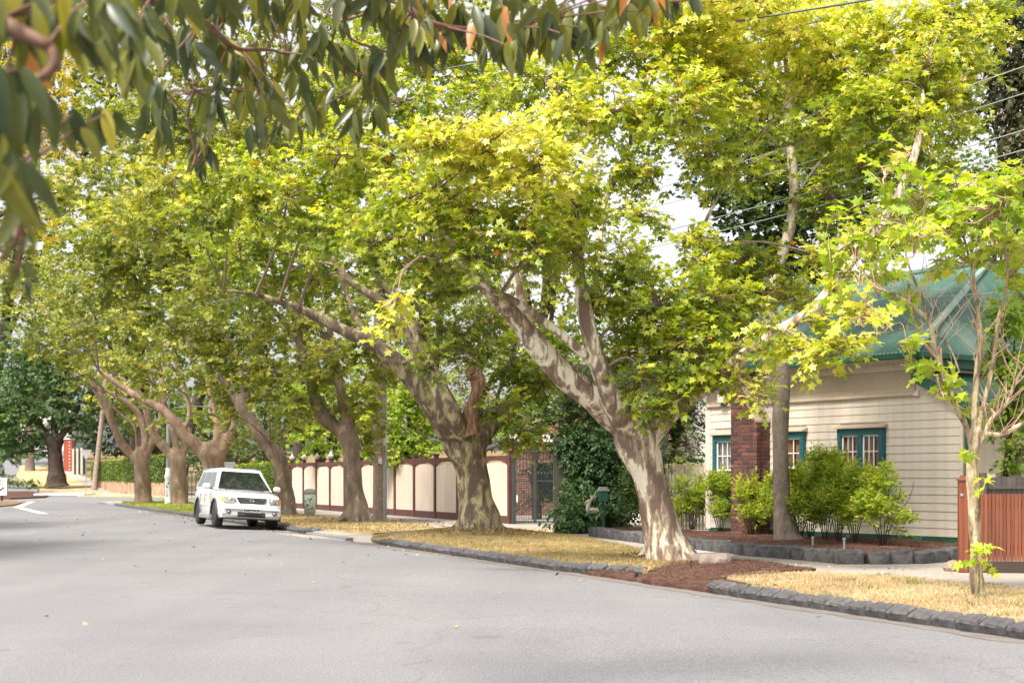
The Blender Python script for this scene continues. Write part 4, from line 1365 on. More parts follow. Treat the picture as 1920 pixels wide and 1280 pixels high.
def giveway(loc, hpole, size, label, dx=0):
    t_ = empty('give_way_sign', loc, label, 'sign')
    m = MB(); m.tube([loc + Vector((0, .04, -.1)), loc + Vector((0, .04, hpole))], .032, 10); m.build('post', M['steel'], t_, loc)
    h_ = size * .866
    top = hpole
    m = MB(); m.prism([loc + Vector((-size / 2, 0, top)), loc + Vector((size / 2, 0, top)), loc + Vector((size / 2 + .02, 0, top - .06)), loc + Vector((.05, 0, top - h_)), loc + Vector((-.05, 0, top - h_)), loc + Vector((-size / 2 - .02, 0, top - .06))], (0, .006, 0))
    m.build('sign_plate', M['signback'], t_, loc)
    m = MB(); m.box(loc + Vector((0, -.008, top - .1)), (size * .8, .012, .03)); m.box(loc + Vector((0, -.008, top - .38)), (size * .3, .012, .03)); m.build('bracket', M['steel'], t_, loc)
    return t_


gb = G(161, 926, .05); gb = P(161, 926, 118); gb.z = far_z(118)
giveway(P(161, 927.5, 118), 3.75, .90, 'grey back of a triangular give way sign on a thin post beside the leaning pole')
gb = P(427, 935, 66); gb.z = .1
giveway(gb, 2.1, .70, 'pale back of a triangular give way sign showing above the white car roof')

# leaning timber pole at the far corner
b = P(177, 915, 132)
t_ = empty('leaning_pole', b, 'tall leaning grey timber pole at the far corner near the hedge', 'pole')
tp = P(197, 735, 132)
m = MB(); m.tube([b - ZU * .3, b, b.lerp(tp, .3), b.lerp(tp, .6), tp, tp + (tp - b) * .5], [.34, .30, .26, .24, .22, .2], 12, jitter=.03); m.build('shaft', M['polewood'], t_, b)

# small keep-left sign at the left edge
b = P(3, 936, 84); b.z = 0.12
t_ = empty('keep_left_sign', b, 'small white keep left sign with black arrow at the left edge', 'sign')
m = MB(); m.box(b + Vector((0, .05, .22)), (.12, .06, .5)); m.build('post', M['black'], t_, b)
cz = H - (912 - HORY) / F * 84
m = MB(); m.box(Vector((b.x - .12, 84, cz)), (.84, .03, 1.02), None, .01); pl = m.build('sign_plate', M['white'], t_, b)
m = MB(); m.box(Vector((b.x - .12, 84.03, cz)), (.90, .02, 1.08)); m.build('sign_edge', M['steel'], t_, b)
text('lettering', 'KEEP', .27, (b.x - .12, 83.98, cz + .34), CAMX, M['black'], pl, b)
text('lettering', 'LEFT', .27, (b.x - .12, 83.98, cz + .10), CAMX, M['black'], pl, b)
m = MB(); ad = Vector((-.80, 0, -.60)).normalized(); an = Vector((.60, 0, -.80))
ac = Vector((b.x - .10, 83.975, cz - .22))
m.box(ac, (.62, .085, .008), (ad, an, Vector((0, -1, 0)))); tp = ac + ad * .36
m.prism([tp, tp - ad * .22 + an * .14, tp - ad * .22 - an * .14], (0, .006, 0)); m.build('arrow', M['black'], pl, b)

# ------------------------------------------------------------------ compact four-wheel drive
def suv(name, label, paint, loc, heading, roll, detail=True):
    root = empty(name, loc, label, 'car')
    root.rotation_euler = (0, roll, heading)
    Z3 = (0, 0, 0)
    R = .345; WC = (.86, 3.47)

    def arch(y):
        z = 0.0
        for c in WC:
            d = abs(y - c)
            if d < .43: z = max(z, R + math.sqrt(.43 ** 2 - d * d) - .02)
        return z
    key = [(0.0, .37, .60, .60, .63), (.03, .33, .72, .63, .67), (.10, .30, .80, .66, .72), (.14, .29, .825, .76, .83), (.22, .28, .84, .84, .90), (.45, .26, .855, .92, .985), (.86, .25, .865, .97, 1.04),
           (1.25, .24, .870, 1.01, 1.08), (2.3, .24, .875, 1.03, 1.08), (3.4, .25, .872, 1.03, 1.07), (4.1, .28, .86, 1.02, 1.05), (4.38, .33, .82, 1.0, 1.01), (4.47, .42, .74, .95, .95)]
    ys = sorted(set([k[0] for k in key] + [c + .43 * math.cos(math.pi * q / 10) for c in WC for q in range(11)] + [1.33, 2.6]))
    ys = [y for y in ys if y >= 0]
    V = []; Fs = []
    for y in ys:
        for a, b_ in zip(key, key[1:]):
            if a[0] <= y <= b_[0]:
                t0 = (y - a[0]) / (b_[0] - a[0]); zb, w, zt, zc = [a[q] + (b_[q] - a[q]) * t0 for q in range(1, 5)]; break
        ar = arch(y); zb = max(zb, ar)
        half = [(0, zb), (w * .95, zb), (w, max(zb + .02, zb * .5 + .25)), (w * 1.0, max(zb + .04, .62)), (w * .985, max(zb + .06, zt - .10)), (w * .94, zt), (w * .6, zc - .012), (0, zc)]
        V.append([(x, y, z) for x, z in half] + [(-x, y, z) for x, z in half[-2:0:-1]])
    n = len(V[0]); m = MB()
    for i in range(len(V) - 1):
        for k in range(n):
            k2 = (k + 1) % n
            a = V[i][k]; b_ = V[i][k2]; c = V[i + 1][k2]; d = V[i + 1][k]
            m.add([a, b_, c, d], [(0, 1, 2, 3)], True)
    m.add(V[0], [tuple(range(n))]); m.add(V[-1], [tuple(range(n))[::-1]])
    me = m.mesh('body')
    bm = bmesh.new(); bm.from_mesh(me); bmesh.ops.remove_doubles(bm, verts=bm.verts, dist=1e-5); bmesh.ops.recalc_face_normals(bm, faces=bm.faces); bm.to_mesh(me); bm.free()
    body = link('body', me, paint, root)
    md = body.modifiers.new('bevel', 'BEVEL'); md.width = .015; md.segments = 2; md.limit_method = 'ANGLE'; md.angle_limit = math.radians(35)
    # greenhouse
    bt = [(-.79, 1.14), (.79, 1.14), (.80, 4.38), (-.80, 4.38)]; tpz = 1.60
    tt = [(-.60, 1.99), (.60, 1.99), (.63, 4.12), (-.63, 4.12)]
    mid = lambda p, q, t0: (p[0] + (q[0] - p[0]) * t0, p[1] + (q[1] - p[1]) * t0)
    m = MB(); rings = []
    for t0, z in ((0, 1.03), (.93, 1.57), (1.0, 1.61), (1.0, 1.61)):
        rings.append([(x, y, z) for x, y in [mid(bt[k], tt[k], t0) for k in range(4)]])
    rings[2] = [(x * .965, y + (.04 if k < 2 else -.03), 1.625) for k, (x, y, z) in enumerate(rings[1])]
    rings[3] = [(x * .78, y + (.18 if k < 2 else -.14), 1.66) for k, (x, y, z) in enumerate(rings[1])]
    for i in range(3):
        m.add(rings[i] + rings[i + 1], [(k, (k + 1) % 4, 4 + (k + 1) % 4, 4 + k) for k in range(4)], i > 0)
    m.add(rings[3], [(0, 1, 2, 3)], True)
    me = m.mesh('cabin'); bm = bmesh.new(); bm.from_mesh(me); bmesh.ops.remove_doubles(bm, verts=bm.verts, dist=1e-5); bmesh.ops.recalc_face_normals(bm, faces=bm.faces); bm.to_mesh(me); bm.free()
    cab = link('cabin', me, paint, root)
    md = cab.modifiers.new('bevel', 'BEVEL'); md.width = .03; md.segments = 3; md.limit_method = 'ANGLE'; md.angle_limit = math.radians(25)

    def face(p00, p10, p11, p01, u0, u1, v0, v1, off, nm, mt, inset=None, par=None):
        p00, p10, p11, p01 = map(Vector, (p00, p10, p11, p01))
        f = lambda u, v: (p00.lerp(p10, u)).lerp(p01.lerp(p11, u), v)
        nrm = (p10 - p00).cross(p01 - p00).normalized() * off
        if inset: u0b, u1b = inset
        else: u0b, u1b = u0, u1
        m = MB(); q = [f(u0, v0), f(u1, v0), f(u1b, v1), f(u0b, v1)]
        m.prism([p - nrm * .2 for p in q], nrm * 1.2)
        return m.build(nm, mt, par or root)
    r0, r1 = rings[0], rings[1]
    ws = face(r0[0], r0[1], r1[1], r1[0], .035, .965, .06, .96, .012, 'windscreen', M['carglass'], (.075, .925))
    face(r0[3], r0[2], r1[2], r1[3], .06, .94, .14, .93, -.012, 'rear_window', M['carglass'])
    for sgn, (a0, a1, b0, b1) in ((-1, (r0[3], r0[0], r1[0], r1[3])), (1, (r0[2], r0[1], r1[1], r1[2]))):
        # u runs rear -> front
        for u0, u1, v1u0, v1u1 in ((.04, .27, .06, .27), (.30, .60, .30, .60), (.63, .925, .63, .935)):
            face(a0, a1, b0, b1, u0, u1, .10, .92, .010 * -sgn * -1 if sgn < 0 else -.010, 'side_window', M['carglass'], (v1u0, v1u1))
    # door seams, handles, sills, arches, wheels
    for sgn in (-1, 1):
        m = MB(); m.box((sgn * .83, 2.15, .275), (.12, 1.80, .13), None, .02); m.build('sill', M['sill'], root)
        m = MB(); m.box((sgn * .878, 2.15, .60), (.012, 1.7, .05), None, .004); m.build('side_moulding', paint, root)
        m = MB()
        for y in (1.36, 2.32, 3.06): m.box((sgn * .8745, y, .66), (.006, .012, .66))
        m.build('door_seam', M['plastic'], root)
        for y in (2.16, 2.95):
            m = MB(); m.box((sgn * .885, y, .90), (.03, .17, .035), None, .008); m.build('door_handle', paint, root)
        for c in WC:
            m = MB(); pts = [(sgn * .865, c + .435 * math.cos(a), R + .435 * math.sin(a) - .01) for a in [math.radians(-12 + 204 * q / 16) for q in range(17)]]
            m.tube(pts, .034, 6); m.build('wheel_arch', M['plastic'], root)
            wy = Vector((sgn * .75, c, R))
            m = MB(); m.lathe(wy + Vector((-.11, 0, 0)), [(.20, 0), (.31, .0), (.338, .03), (R, .06), (R, .16), (.338, .19), (.31, .22), (.20, .22)], 28, (1, 0, 0)); w_ = m.build('wheel', M['tyre'], root)
            m = MB(); x0 = sgn * .84
            m.lathe((sgn * .79, c, R), [(.205, 0), (.205, .03), (.19, .045)], 24, (sgn, 0, 0))
            m.build('rim', M['sill'], w_)
            m = MB()
            m.lathe((sgn * .835, c, R), [(.035, 0), (.035, .02)], 10, (sgn, 0, 0))
            for q in range(5):
                a = 2 * math.pi * q / 5 + .3
                d1 = Vector((0, math.cos(a), math.sin(a))); d2 = Vector((0, -math.sin(a), math.cos(a)))
                m.box(Vector((sgn * .838, c, R)) + d1 * .115, (.018, .19, .055), (Vector((1, 0, 0)), d1, d2), .004)
            pts = [(sgn * .838, c + .20 * math.cos(2 * math.pi * q / 24), R + .20 * math.sin(2 * math.pi * q / 24)) for q in range(25)]
            m.tube(pts, .013, 6, cap=False); m.build('rim', M['rim'], w_)
    m = MB(); m.box((0, 2.2, .40), (1.3, 3.9, .30)); m.tube([(-.7, .86, .34), (.7, .86, .34)], .04, 8); m.tube([(-.7, 3.47, .34), (.7, 3.47, .34)], .06, 8); m.build('underbody', M['plastic'], root)
    # mirrors
    for sgn in (-1, 1):
        m = MB(); m.box((sgn * .985, 1.50, 1.115), (.21, .11, .155), None, .04); mr = m.build('mirror', paint, root)
        m = MB(); m.box((sgn * .985, 1.558, 1.115), (.17, .006, .12)); m.box((sgn * .86, 1.50, 1.06), (.09, .06, .04)); m.build('mirror_mount', M['plastic'], mr)
    # roof rails
    for sgn in (-1, 1):
        m = MB(); x = sgn * .545
        m.tube([(x, 2.15, 1.62), (x, 2.22, 1.70), (x, 3.0, 1.715), (x, 3.9, 1.70), (x, 3.98, 1.63)], .018, 8); m.build('roof_rail', M['plastic'], root)
    # front: bumper lip, grille, badge, lamps
    m = MB(); m.box((0, .02, .545), (1.50, .10, .10), None, .04); m.box((0, .06, .47), (1.62, .10, .22), None, .04); m.build('bumper', paint, root)
    m = MB(); m.prism([(-.41, .066, .85), (.41, .066, .85), (.33, .045, .70), (-.33, .045, .70)], (0, .09, 0)); gr = m.build('grille', M['plastic'], root)
    m = MB()
    for z in (.735, .775, .815): m.box((0, .050, z), (.66 + (z - .735) * 1.2, .012, .010))
    m.build('grille_bar', M['sill'], gr)
    m = MB(); pts = [(.058 * math.cos(a), .042, .775 + .042 * math.sin(a)) for a in [2 * math.pi * q / 16 for q in range(17)]]
    m.tube(pts, .008, 6, cap=False)
    m.box((-.022, .040, .775), (.011, .012, .058)); m.box((.022, .040, .775), (.011, .012, .058)); m.box((0, .040, .778), (.04, .012, .011)); m.build('badge', M['chrome'], gr)
    m = MB(); m.box((0, .02, .40), (.78, .05, .15), None, .02); it = m.build('bumper_intake', M['plastic'], root)
    m = MB(); m.box((0, -.008, .40), (.70, .01, .012)); m.build('intake_bar', M['sill'], it)
    m = MB(); m.box((0, -.045, .475), (.42, .014, .125), None, .004); pl = m.build('number_plate', M['black'], root)
    if detail:
        text('lettering', 'I SCHNAASA', .085, (0, -.056, .475), CAMX, M['white'], pl, Vector((0, 0, 0)), .001)
    for sgn in (-1, 1):
        x0, x1 = sgn * .46, sgn * .72
        m = MB(); m.prism([(x0, .070, .85), (x1, .10, .85), (x1 + sgn * .012, .085, .70), (x0 + sgn * .03, .045, .69)], (0, .09, 0)); hl = m.build('headlight', M['lamp'], root)
        m = MB(); m.lathe((sgn * .57, .066, .775), [(.060, 0), (.055, .012)], 14, (0, -1, 0)); m.build('reflector', M['chrome'], hl)
        m = MB(); m.prism([(x1 + sgn * .004, .10, .85), (sgn * .825, .18, .845), (sgn * .828, .17, .71), (x1 + sgn * .016, .085, .70)], (0, .07, 0)); m.build('indicator', M['amber'], hl)
        m = MB(); m.lathe((sgn * .62, .035, .455), [(.062, 0), (.062, .045), (.05, .045)], 16, (0, -1, 0)); fl = m.build('fog_lamp', M['plastic'], root)
        m = MB(); m.lathe((sgn * .62, -.012, .455), [(.043, 0), (.040, .004)], 16, (0, -1, 0)); m.build('lens', M['lamp'], fl)
        m = MB(); m.box((sgn * .868, 1.18, .80), (.02, .06, .035), None, .005); m.build('side_indicator', M['amber'], root)
    # wipers and bonnet seam
    m = MB(); m.tube([(-.55, 1.13, 1.065), (.02, 1.19, 1.11)], .010, 6); m.tube([(.1, 1.13, 1.065), (.62, 1.18, 1.11)], .010, 6); m.build('wiper', M['plastic'], root)
    m = MB(); m.box((0, 1.12, 1.066), (1.45, .07, .012)); m.build('cowl', M['plastic'], root)
    return root


suv('parked_car', 'white compact four wheel drive parked at the kerb between the third and fourth plane trunks', M['carpaint'], Vector((-7.05, 38.35, .066)), math.radians(22.0), math.radians(3.6))
cz_ = far_z(171)
suv('parked_car', 'dark car only just showing at the left edge in the distance', M['cardark'], Vector((-61.2, 166, far_z(166) + .02)), math.radians(5), 0, False)

# ------------------------------------------------------------------ wires
def wire(p, q, sag, r, mat, label, group=None, n=28):
    m = MB(); pts = []
    for k in range(n + 1):
        t0 = k / n; v = Vector(p).lerp(Vector(q), t0); v.z -= sag * 4 * t0 * (1 - t0); pts.append(v)
    m.tube(pts, r, 5)
    o = m.build('power_line', mat)
    tag(o, label, 'wire', group)


a0 = P(-220, 300, 46); a1 = P(2160, -86, 19)
wire(a0 + (a0 - a1) * .1, a1 + (a1 - a0) * .1, .0, .018, M['wire'], 'lone dark cable crossing high through the canopy from the left edge to the top right')
base = Vector((-4.2, 44.9, 0)); dr = Vector((.446, -.895, 0)); sd = Vector((.895, .446, 0))
for (o_, z_, lab) in ((0.0, 7.55, 'topmost of the four cables sloping up to the right over the house roof'), (.55, 7.35, 'second from the top of the four cables over the house roof'),
                      (.05, 6.62, 'third from the top of the four cables over the house roof'), (.35, 6.42, 'lowest of the four cables sloping over the house roof')):
    p = base + sd * o_ + ZU * (z_ + .75)
    wire(p, p + dr * 45 - ZU * .0, 0.75, .009, M['wire_pale'], lab, None, 36)
wire(P(-120, 645, 70), P(520, 545, 34), .1, .013, M['wire'], 'pale cable in front of the leaves at the left edge above the keep left sign')
wire(P(1440, 565, 24), P(1900, 545, 28), .05, .008, M['wire_pale'], 'thin pale cable running low to the house roof ridge')

DENS = 2.5
WK = .90

# ------------------------------------------------------------------ trees
def smooth_path(pts, rads, k=4):
    """Catmull-Rom through pts"""
    out = []; ro = []
    n = len(pts)
    for i in range(n - 1):
        p0 = pts[max(0, i - 1)]; p1 = pts[i]; p2 = pts[i + 1]; p3 = pts[min(n - 1, i + 2)]
        for j in range(k):
            t = j / k
            out.append(0.5 * ((2 * p1) + (p2 - p0) * t + (2 * p0 - 5 * p1 + 4 * p2 - p3) * t * t + (3 * p1 - p0 - 3 * p2 + p3) * t ** 3))
            ro.append(rads[i] * (1 - t) + rads[i + 1] * t)
    out.append(pts[-1]); ro.append(rads[-1])
    return out, ro


def bumpy_tube(m, pts, rads, n=14, amp=.06, seed=0):
    """tube whose surface swells and dents slowly"""
    b = len(m.v)
    m.tube(pts, rads, n, True, True)
    rnd = random.Random(seed); ph = [rnd.uniform(0, 6.28) for _ in range(6)]
    for i in range(len(pts)):
        c = Vector(pts[i])
        for k in range(n):
            v = Vector(m.v[b + i * n + k]); th = 2 * math.pi * k / n
            f = 1 + amp * (math.sin(2 * th + ph[0] + i * .35) + .7 * math.sin(3 * th + ph[1] - i * .5) + .5 * math.sin(5 * th + ph[2] + i * .8) + .8 * math.sin(i * .9 + ph[3]))
            m.v[b + i * n + k] = tuple(c + (v - c) * f)


def roots(T, r, t_, n=6, seed=2):
    rnd = random.Random(seed)
    for k in range(n):
        a = 2 * math.pi * k / n + rnd.uniform(-.4, .4); d = Vector((math.cos(a), math.sin(a), 0)); L = rnd.uniform(.85, 1.25)
        T.limbw([T.base + d * r * .3 + ZU * r * 1.5, T.base + d * r * .75 + ZU * r * .55, T.base + d * r * 1.15 * L + ZU * .06, T.base + d * r * 1.7 * L - ZU * .05], [t_, t_ * 1.15, t_ * .8, t_ * .3])


class Tree:
    def __init__(self, name, label, base, cat='tree', group=None, bark=None, leaf=None, twig=None):
        self.root = empty(name, base, label, cat, group); self.base = Vector(base)
        self.bark = bark; self.leaf = leaf; self.twigm = twig or M['twig']
        self.limbs = []; self.tw = MB(); self.L = []; self.shape = None

    def limb(self, px, name='limb', n=12, remesh=None, amp=.05):
        """px: list of (px, py, Y, radius px)"""
        pts = [P(a, b, c) for a, b, c, r in px]; rads = [r * c / F * WK for a, b, c, r in px]
        if self.limbs: rads = [q * .90 for q in rads]; rads[0] *= .6
        else: pts.append(pts[-1] + (pts[-1] - pts[-2]).normalized() * rads[-1]); rads.append(rads[-1] * .5)
        return self.limbw(pts, rads)

    def limbw(self, pts, rads):
        p, r = smooth_path(pts, rads, 5); self.limbs.append((p, r)); return self

    def wood(self, voxel=None, n=14, amp=.045):
        """trunk and its limbs as one continuous skin"""
        m = MB()
        for i, (p, r) in enumerate(self.limbs): bumpy_tube(m, p, r, n, amp, i)
        o = m.build('trunk', self.bark, self.root, self.base)
        if voxel:
            md = o.modifiers.new('r', 'REMESH'); md.mode = 'VOXEL'; md.voxel_size = voxel; md.use_smooth_shade = True
            md = o.modifiers.new('s', 'SMOOTH'); md.iterations = 6; md.factor = .5
            dg = bpy.context.evaluated_depsgraph_get(); me = bpy.data.meshes.new_from_object(o.evaluated_get(dg))
            o.modifiers.clear(); o.data = me
        self.trunk = o
        return o

    def near(self, c):
        best = None; bd = 1e9
        for p, r in self.limbs:
            for i in range(len(p) // 3, len(p)):
                d = (p[i] - c).length + .35 * max(0, p[i].z - c.z)
                if d < bd: bd = d; best = (p[i], r[i])
        return best

    def clump(self, c, rx, ry, rz, layers=3.2, size=.15, per=9, tint=.5, spread=.2, shape=LEAF_A, branch=True, droop=.3, spray=.5, minr=.35, depthk=1.0, lift=.15):
        """a mass of leafy sprays: twigs carrying alternate leaves"""
        c = Vector(c)
        Lpx = size * F / c.y
        n = int(layers * DENS * (1 if c.y < 34 else (.74 if c.y < 60 else .52)) * math.pi * (rx * F / c.y) * (rz * F / c.y) / (.42 * Lpx * Lpx))
        ns = max(3, n // per)
        u = RNG.normal(0, 1, (ns, 3)); u /= np.linalg.norm(u, axis=1, keepdims=True)
        rr = RNG.uniform(minr ** 2, 1, ns) ** .5
        wob = 1 + .22 * np.sin(u[:, 0] * 5 + c.x) + .18 * np.sin(u[:, 2] * 7 + c.z * 2)
        ctr = np.array(c) + u * np.array([rx, ry, rz]) * (rr * wob)[:, None]
        d = u * np.array([1, 1, .7]) + RNG.normal(0, .45, (ns, 3)); d[:, 2] += lift
        d /= np.linalg.norm(d, axis=1, keepdims=True)
        ln = RNG.uniform(.6, 1.2, ns) * spray
        st = ctr - d * ln[:, None] * .5
        # tint: random per spray, a little yellower towards the top of the clump
        tsp = np.clip(tint + spread * RNG.normal(0, 1, ns) * .7 + .10 * u[:, 2], 0, 1)
        t = np.linspace(.15, 1, per)
        side = np.cross(d, np.array([0, 0, 1.0])); side /= np.linalg.norm(side, axis=1, keepdims=True) + 1e-9
        sgn = np.where(np.arange(per) % 2 == 0, 1, -1)
        pos = st[:, None, :] + d[:, None, :] * (t[None, :, None] * ln[:, None, None])
        pos[:, :, 2] -= droop * (t ** 2)[None, :] * ln[:, None] * .6
        dl = side[:, None, :] * sgn[None, :, None] * RNG.uniform(.5, 1.1, (ns, per, 1)) + d[:, None, :] * RNG.uniform(.3, 1.1, (ns, per, 1)) + RNG.normal(0, .25, (ns, per, 3))
        dl[:, :, 2] -= droop * RNG.uniform(.3, 1.6, (ns, per))
        nr = RNG.normal(0, .55, (ns, per, 3)); nr[:, :, 2] += .9; nr += u[:, None, :] * .45
        pos = pos.reshape(-1, 3); dl = dl.reshape(-1, 3); nr = nr.reshape(-1, 3)
        sz = RNG.uniform(.55, 1.15, len(pos)) * size
        tn = np.clip(np.repeat(tsp, per) + RNG.normal(0, .10, len(pos)), 0, .97)
        tn[RNG.uniform(0, 1, len(tn)) < .006] = 1.0
        dl /= np.linalg.norm(dl, axis=1, keepdims=True)
        pos = pos + dl * (sz * .22)[:, None]
        self.L.append((pos, basis(dl, nr), sz, tn))
        self.shape = shape
        if branch:
            s = self.near(c)
            if s and (s[0] - c).length < 6.5 * max(1, c.y / 40):
                p0, r0 = s
                r1 = min(r0 * .6, .035 * max(1, c.y / 40))
                midp = p0.lerp(c, .5) + Vector((random.uniform(-.15, .15), random.uniform(-.15, .15), random.uniform(.0, .3)))
                pp, rr_ = smooth_path([p0, midp, c], [r1, r1 * .7, r1 * .45], 4); self.tw.tube(pp, rr_, 6)
            k = min(ns, 22 if c.y < 33 else 5)
            for i in range(k):
                a = Vector(st[i]); f = a.lerp(c, .5) + Vector((random.uniform(-.1, .1) * rx, 0, random.uniform(-.1, .15) * rz))
                e_ = a + Vector(d[i]) * ln[i] * .9
                pp, rr_ = smooth_path([c.lerp(a, .08), f, a, e_], [.016, .011, .007, .003], 2 if c.y < 33 else 1); self.tw.tube(pp, rr_, 4 if c.y < 33 else 3, False)
        return self

    def clumps(self, rows, Y=None, **kw):
        """rows: (px, py, rx px, rz px[, Y[, tint]])"""
        for r in rows:
            y = r[4] if len(r) > 4 and r[4] else Y
            k = dict(kw)
            if len(r) > 5: k['tint'] = r[5]
            rx = r[2] * y / F; rz = r[3] * y / F
            self.clump(P(r[0], r[1], y + RNG.uniform(-.5, .5)), rx, rx * .8, rz, **k)
        return self

    def finish(self, singles=0):
        if self.tw.v:
            o = self.tw.build('twigs', self.twigm, self.root, self.base, fix=False); o['kind'] = 'stuff'
        if not self.L: return
        pos = np.concatenate([a[0] for a in self.L]); Mx = np.concatenate([a[1] for a in self.L]); sz = np.concatenate([a[2] for a in self.L]); tn = np.concatenate([a[3] for a in self.L])
        keep = np.ones(len(pos), bool)
        if singles:
            px = 960 + pos[:, 0] / pos[:, 1] * F; py = HORY - (pos[:, 2] - H) / pos[:, 1] * F
            vis = (px > 10) & (px < 1910) & (py > 10) & (py < 1270)
            facing = np.abs(Mx[:, 1, 2])
            score = np.where(vis, sz / pos[:, 1] * (.4 + facing), 0)
            # spread over the front of the crown: nearest leaves in each picture cell
            order = np.argsort(pos[:, 1] - 3 * score * 100)
            seen = {}; pick = []
            for i in order:
                if not vis[i]: continue
                c = (int(px[i] // 26), int(py[i] // 26))
                if seen.get(c, 0) >= 1: continue
                seen[c] = 1; pick.append(i)
                if len(pick) >= singles: break
            vs = []
            for q in range(6):
                me = np_mesh('leaf', self.shape[0], self.shape[1], np.full(len(self.shape[0]), min(.95, .12 + .17 * q))); me.materials.append(self.leaf); vs.append(me)
            for i in pick:
                keep[i] = False
                me = vs[int(np.clip(round((tn[i] - .12) / .17), 0, 5))]
                o = bpy.data.objects.new('leaf', me); COL.objects.link(o); o.parent = self.root
                mt = Matrix([[float(Mx[i, a, b]) * float(sz[i]) for b in range(3)] for a in range(3)]).to_4x4()
                mt.translation = Vector(pos[i]) - self.base
                o.matrix_basis = mt
        V, T = scatter(self.shape, (pos - np.array(self.base))[keep], Mx[keep], sz[keep])
        me = np_mesh('foliage', V, T, np.repeat(tn[keep], len(self.shape[0])))
        o = link('foliage', me, self.leaf, self.root); o['kind'] = 'stuff'
        return o


# ---- front plane tree, leaning, pale flaking bark
T = Tree('plane_tree', 'leaning plane tree with pale flaking cream and brown bark, nearest of the old trunks', T1P, group='plane trees along the kerb', bark=M['bark_front'], leaf=M['leaf_plane'])
y = 22.6
T.limb([(1262, 1062, y, 62), (1254, 1040, y, 50), (1243, 1000, y, 40), (1228, 940, y, 35), (1212, 880, y, 35), (1198, 838, y, 44), (1188, 812, y, 46)])
T.limb([(1200, 840, y, 34), (1150, 780, y, 36), (1108, 742, 22.3, 33), (1062, 708, 22.1, 29), (1018, 662, 21.9, 27), (972, 600, 21.7, 22), (925, 555, 21.5, 16), (880, 505, 21.3, 12), (838, 440, 21.2, 9), (800, 370, 21, 6)])
T.limb([(1190, 838, y, 30), (1165, 780, 22.2, 30), (1140, 728, 22, 26), (1118, 672, 21.9, 22), (1100, 600, 21.9, 19), (1088, 530, 22, 15), (1082, 475, 22.1, 12), (1070, 400, 22.2, 9), (1040, 300, 22.3, 6)])
T.limb([(1128, 702, 22, 15), (1085, 655, 21.7, 12), (1030, 610, 21.5, 10), (975, 570, 21.3, 9), (915, 538, 21.1, 8), (860, 500, 21, 6), (790, 480, 20.8, 4)])
T.limb([(1010, 655, 21.9, 14), (985, 590, 22, 12), (970, 530, 22.1, 11), (955, 478, 22.2, 10), (940, 440, 22.2, 9), (936, 432, 22.2, 7)])
T.limb([(1205, 850, y, 30), (1222, 812, 22.6, 28), (1255, 772, 22.5, 25), (1300, 738, 22.3, 20), (1345, 712, 21.8, 19), (1395, 668, 21.4, 17), (1455, 625, 21.1, 14), (1525, 578, 21.0, 13), (1590, 500, 21.0, 11.5), (1650, 425, 21.0, 10), (1705, 320, 21.1, 10), (1728, 230, 21.2, 8), (1730, 170, 22, 5)])
T.limb([(1235, 800, 22.7, 10), (1250, 700, 23, 8), (1262, 600, 23.2, 7), (1290, 500, 23.4, 6), (1330, 400, 23.6, 5), (1370, 330, 23.8, 3.5)])
T.limb([(1100, 610, 22, 10), (1120, 500, 23, 9), (1128, 400, 23.4, 9), (1150, 340, 23.6, 8), (1190, 250, 24, 6), (1230, 130, 24.4, 4)])
T.limb([(1590, 500, 21.8, 6), (1560, 560, 21.3, 5), (1500, 600, 21, 4)])
roots(T, .34, .10)
# burl scars
T.limbw([P(1158, 795, 22.25), P(1150, 790, 22.2)], [.10, .07])
T.wood(.028, 18, .04)
A1 = dict(size=.13, layers=2.15, shape=LEAF_B)
T.clumps([(905, 285, 105, 62, 20.2, .86), (1010, 300, 85, 70, 20.6, .84), (830, 262, 70, 45, 20.6, .74), (770, 370, 90, 65, 21, .58), (880, 400, 105, 62, 20.6, .66), (985, 425, 80, 55, 21, .60),
          (1070, 380, 70, 75, 21.8, .62), (700, 455, 75, 60, 21.6, .50), (800, 490, 75, 45, 21.6, .52), (950, 245, 80, 30, 20.3, .92), (1060, 215, 75, 50, 21, .72), (1000, 480, 55, 30, 21, .5), (890, 485, 60, 35, 21, .5), (1080, 470, 55, 40, 21.6, .56), (728, 600, 28, 40, 19.8, .82), (745, 560, 26, 22, 19.8, .8), (840, 545, 55, 30, 22, .45)], **A1)
T.clumps([(1180, 500, 70, 50, 22.5), (1235, 570, 95, 60, 22.3), (1190, 640, 75, 60, 22.2), (1290, 640, 90, 60, 22), (1215, 710, 60, 45, 22.2), (1300, 700, 75, 35, 22), (1385, 600, 80, 55, 24.6, .6), (1370, 545, 85, 50, 24.6),
          (1205, 405, 50, 26, 23.2, .6), (1290, 445, 46, 26, 23.2, .6), (1410, 715, 40, 22, 21.2, .68), (1350, 660, 50, 30, 23.6, .6), (1480, 640, 30, 22, 20.6, .66), (1570, 540, 30, 24, 20.5, .66), (1430, 610, 34, 20, 20.6, .62), (1530, 600, 34, 20, 20.3, .66), (1380, 650, 30, 18, 20.9, .6), (1640, 470, 30, 24, 20.5, .66), (1240, 755, 45, 32, 21.8), (1335, 560, 70, 50, 22.5), (1130, 560, 40, 50, 22.6), (1330, 490, 60, 40, 22.8, .58), (1400, 520, 50, 35, 24.6, .52),
          (1520, 655, 80, 34, 20.6, .72), (1590, 650, 45, 26, 20.4, .78), (1500, 560, 50, 26, 24, .66), (1610, 580, 45, 26, 21.2, .72), (1540, 480, 50, 30, 23.5, .66), (1420, 740, 26, 26, 20.6, .7), (1640, 440, 60, 40, 22, .6)], tint=.50, **A1)
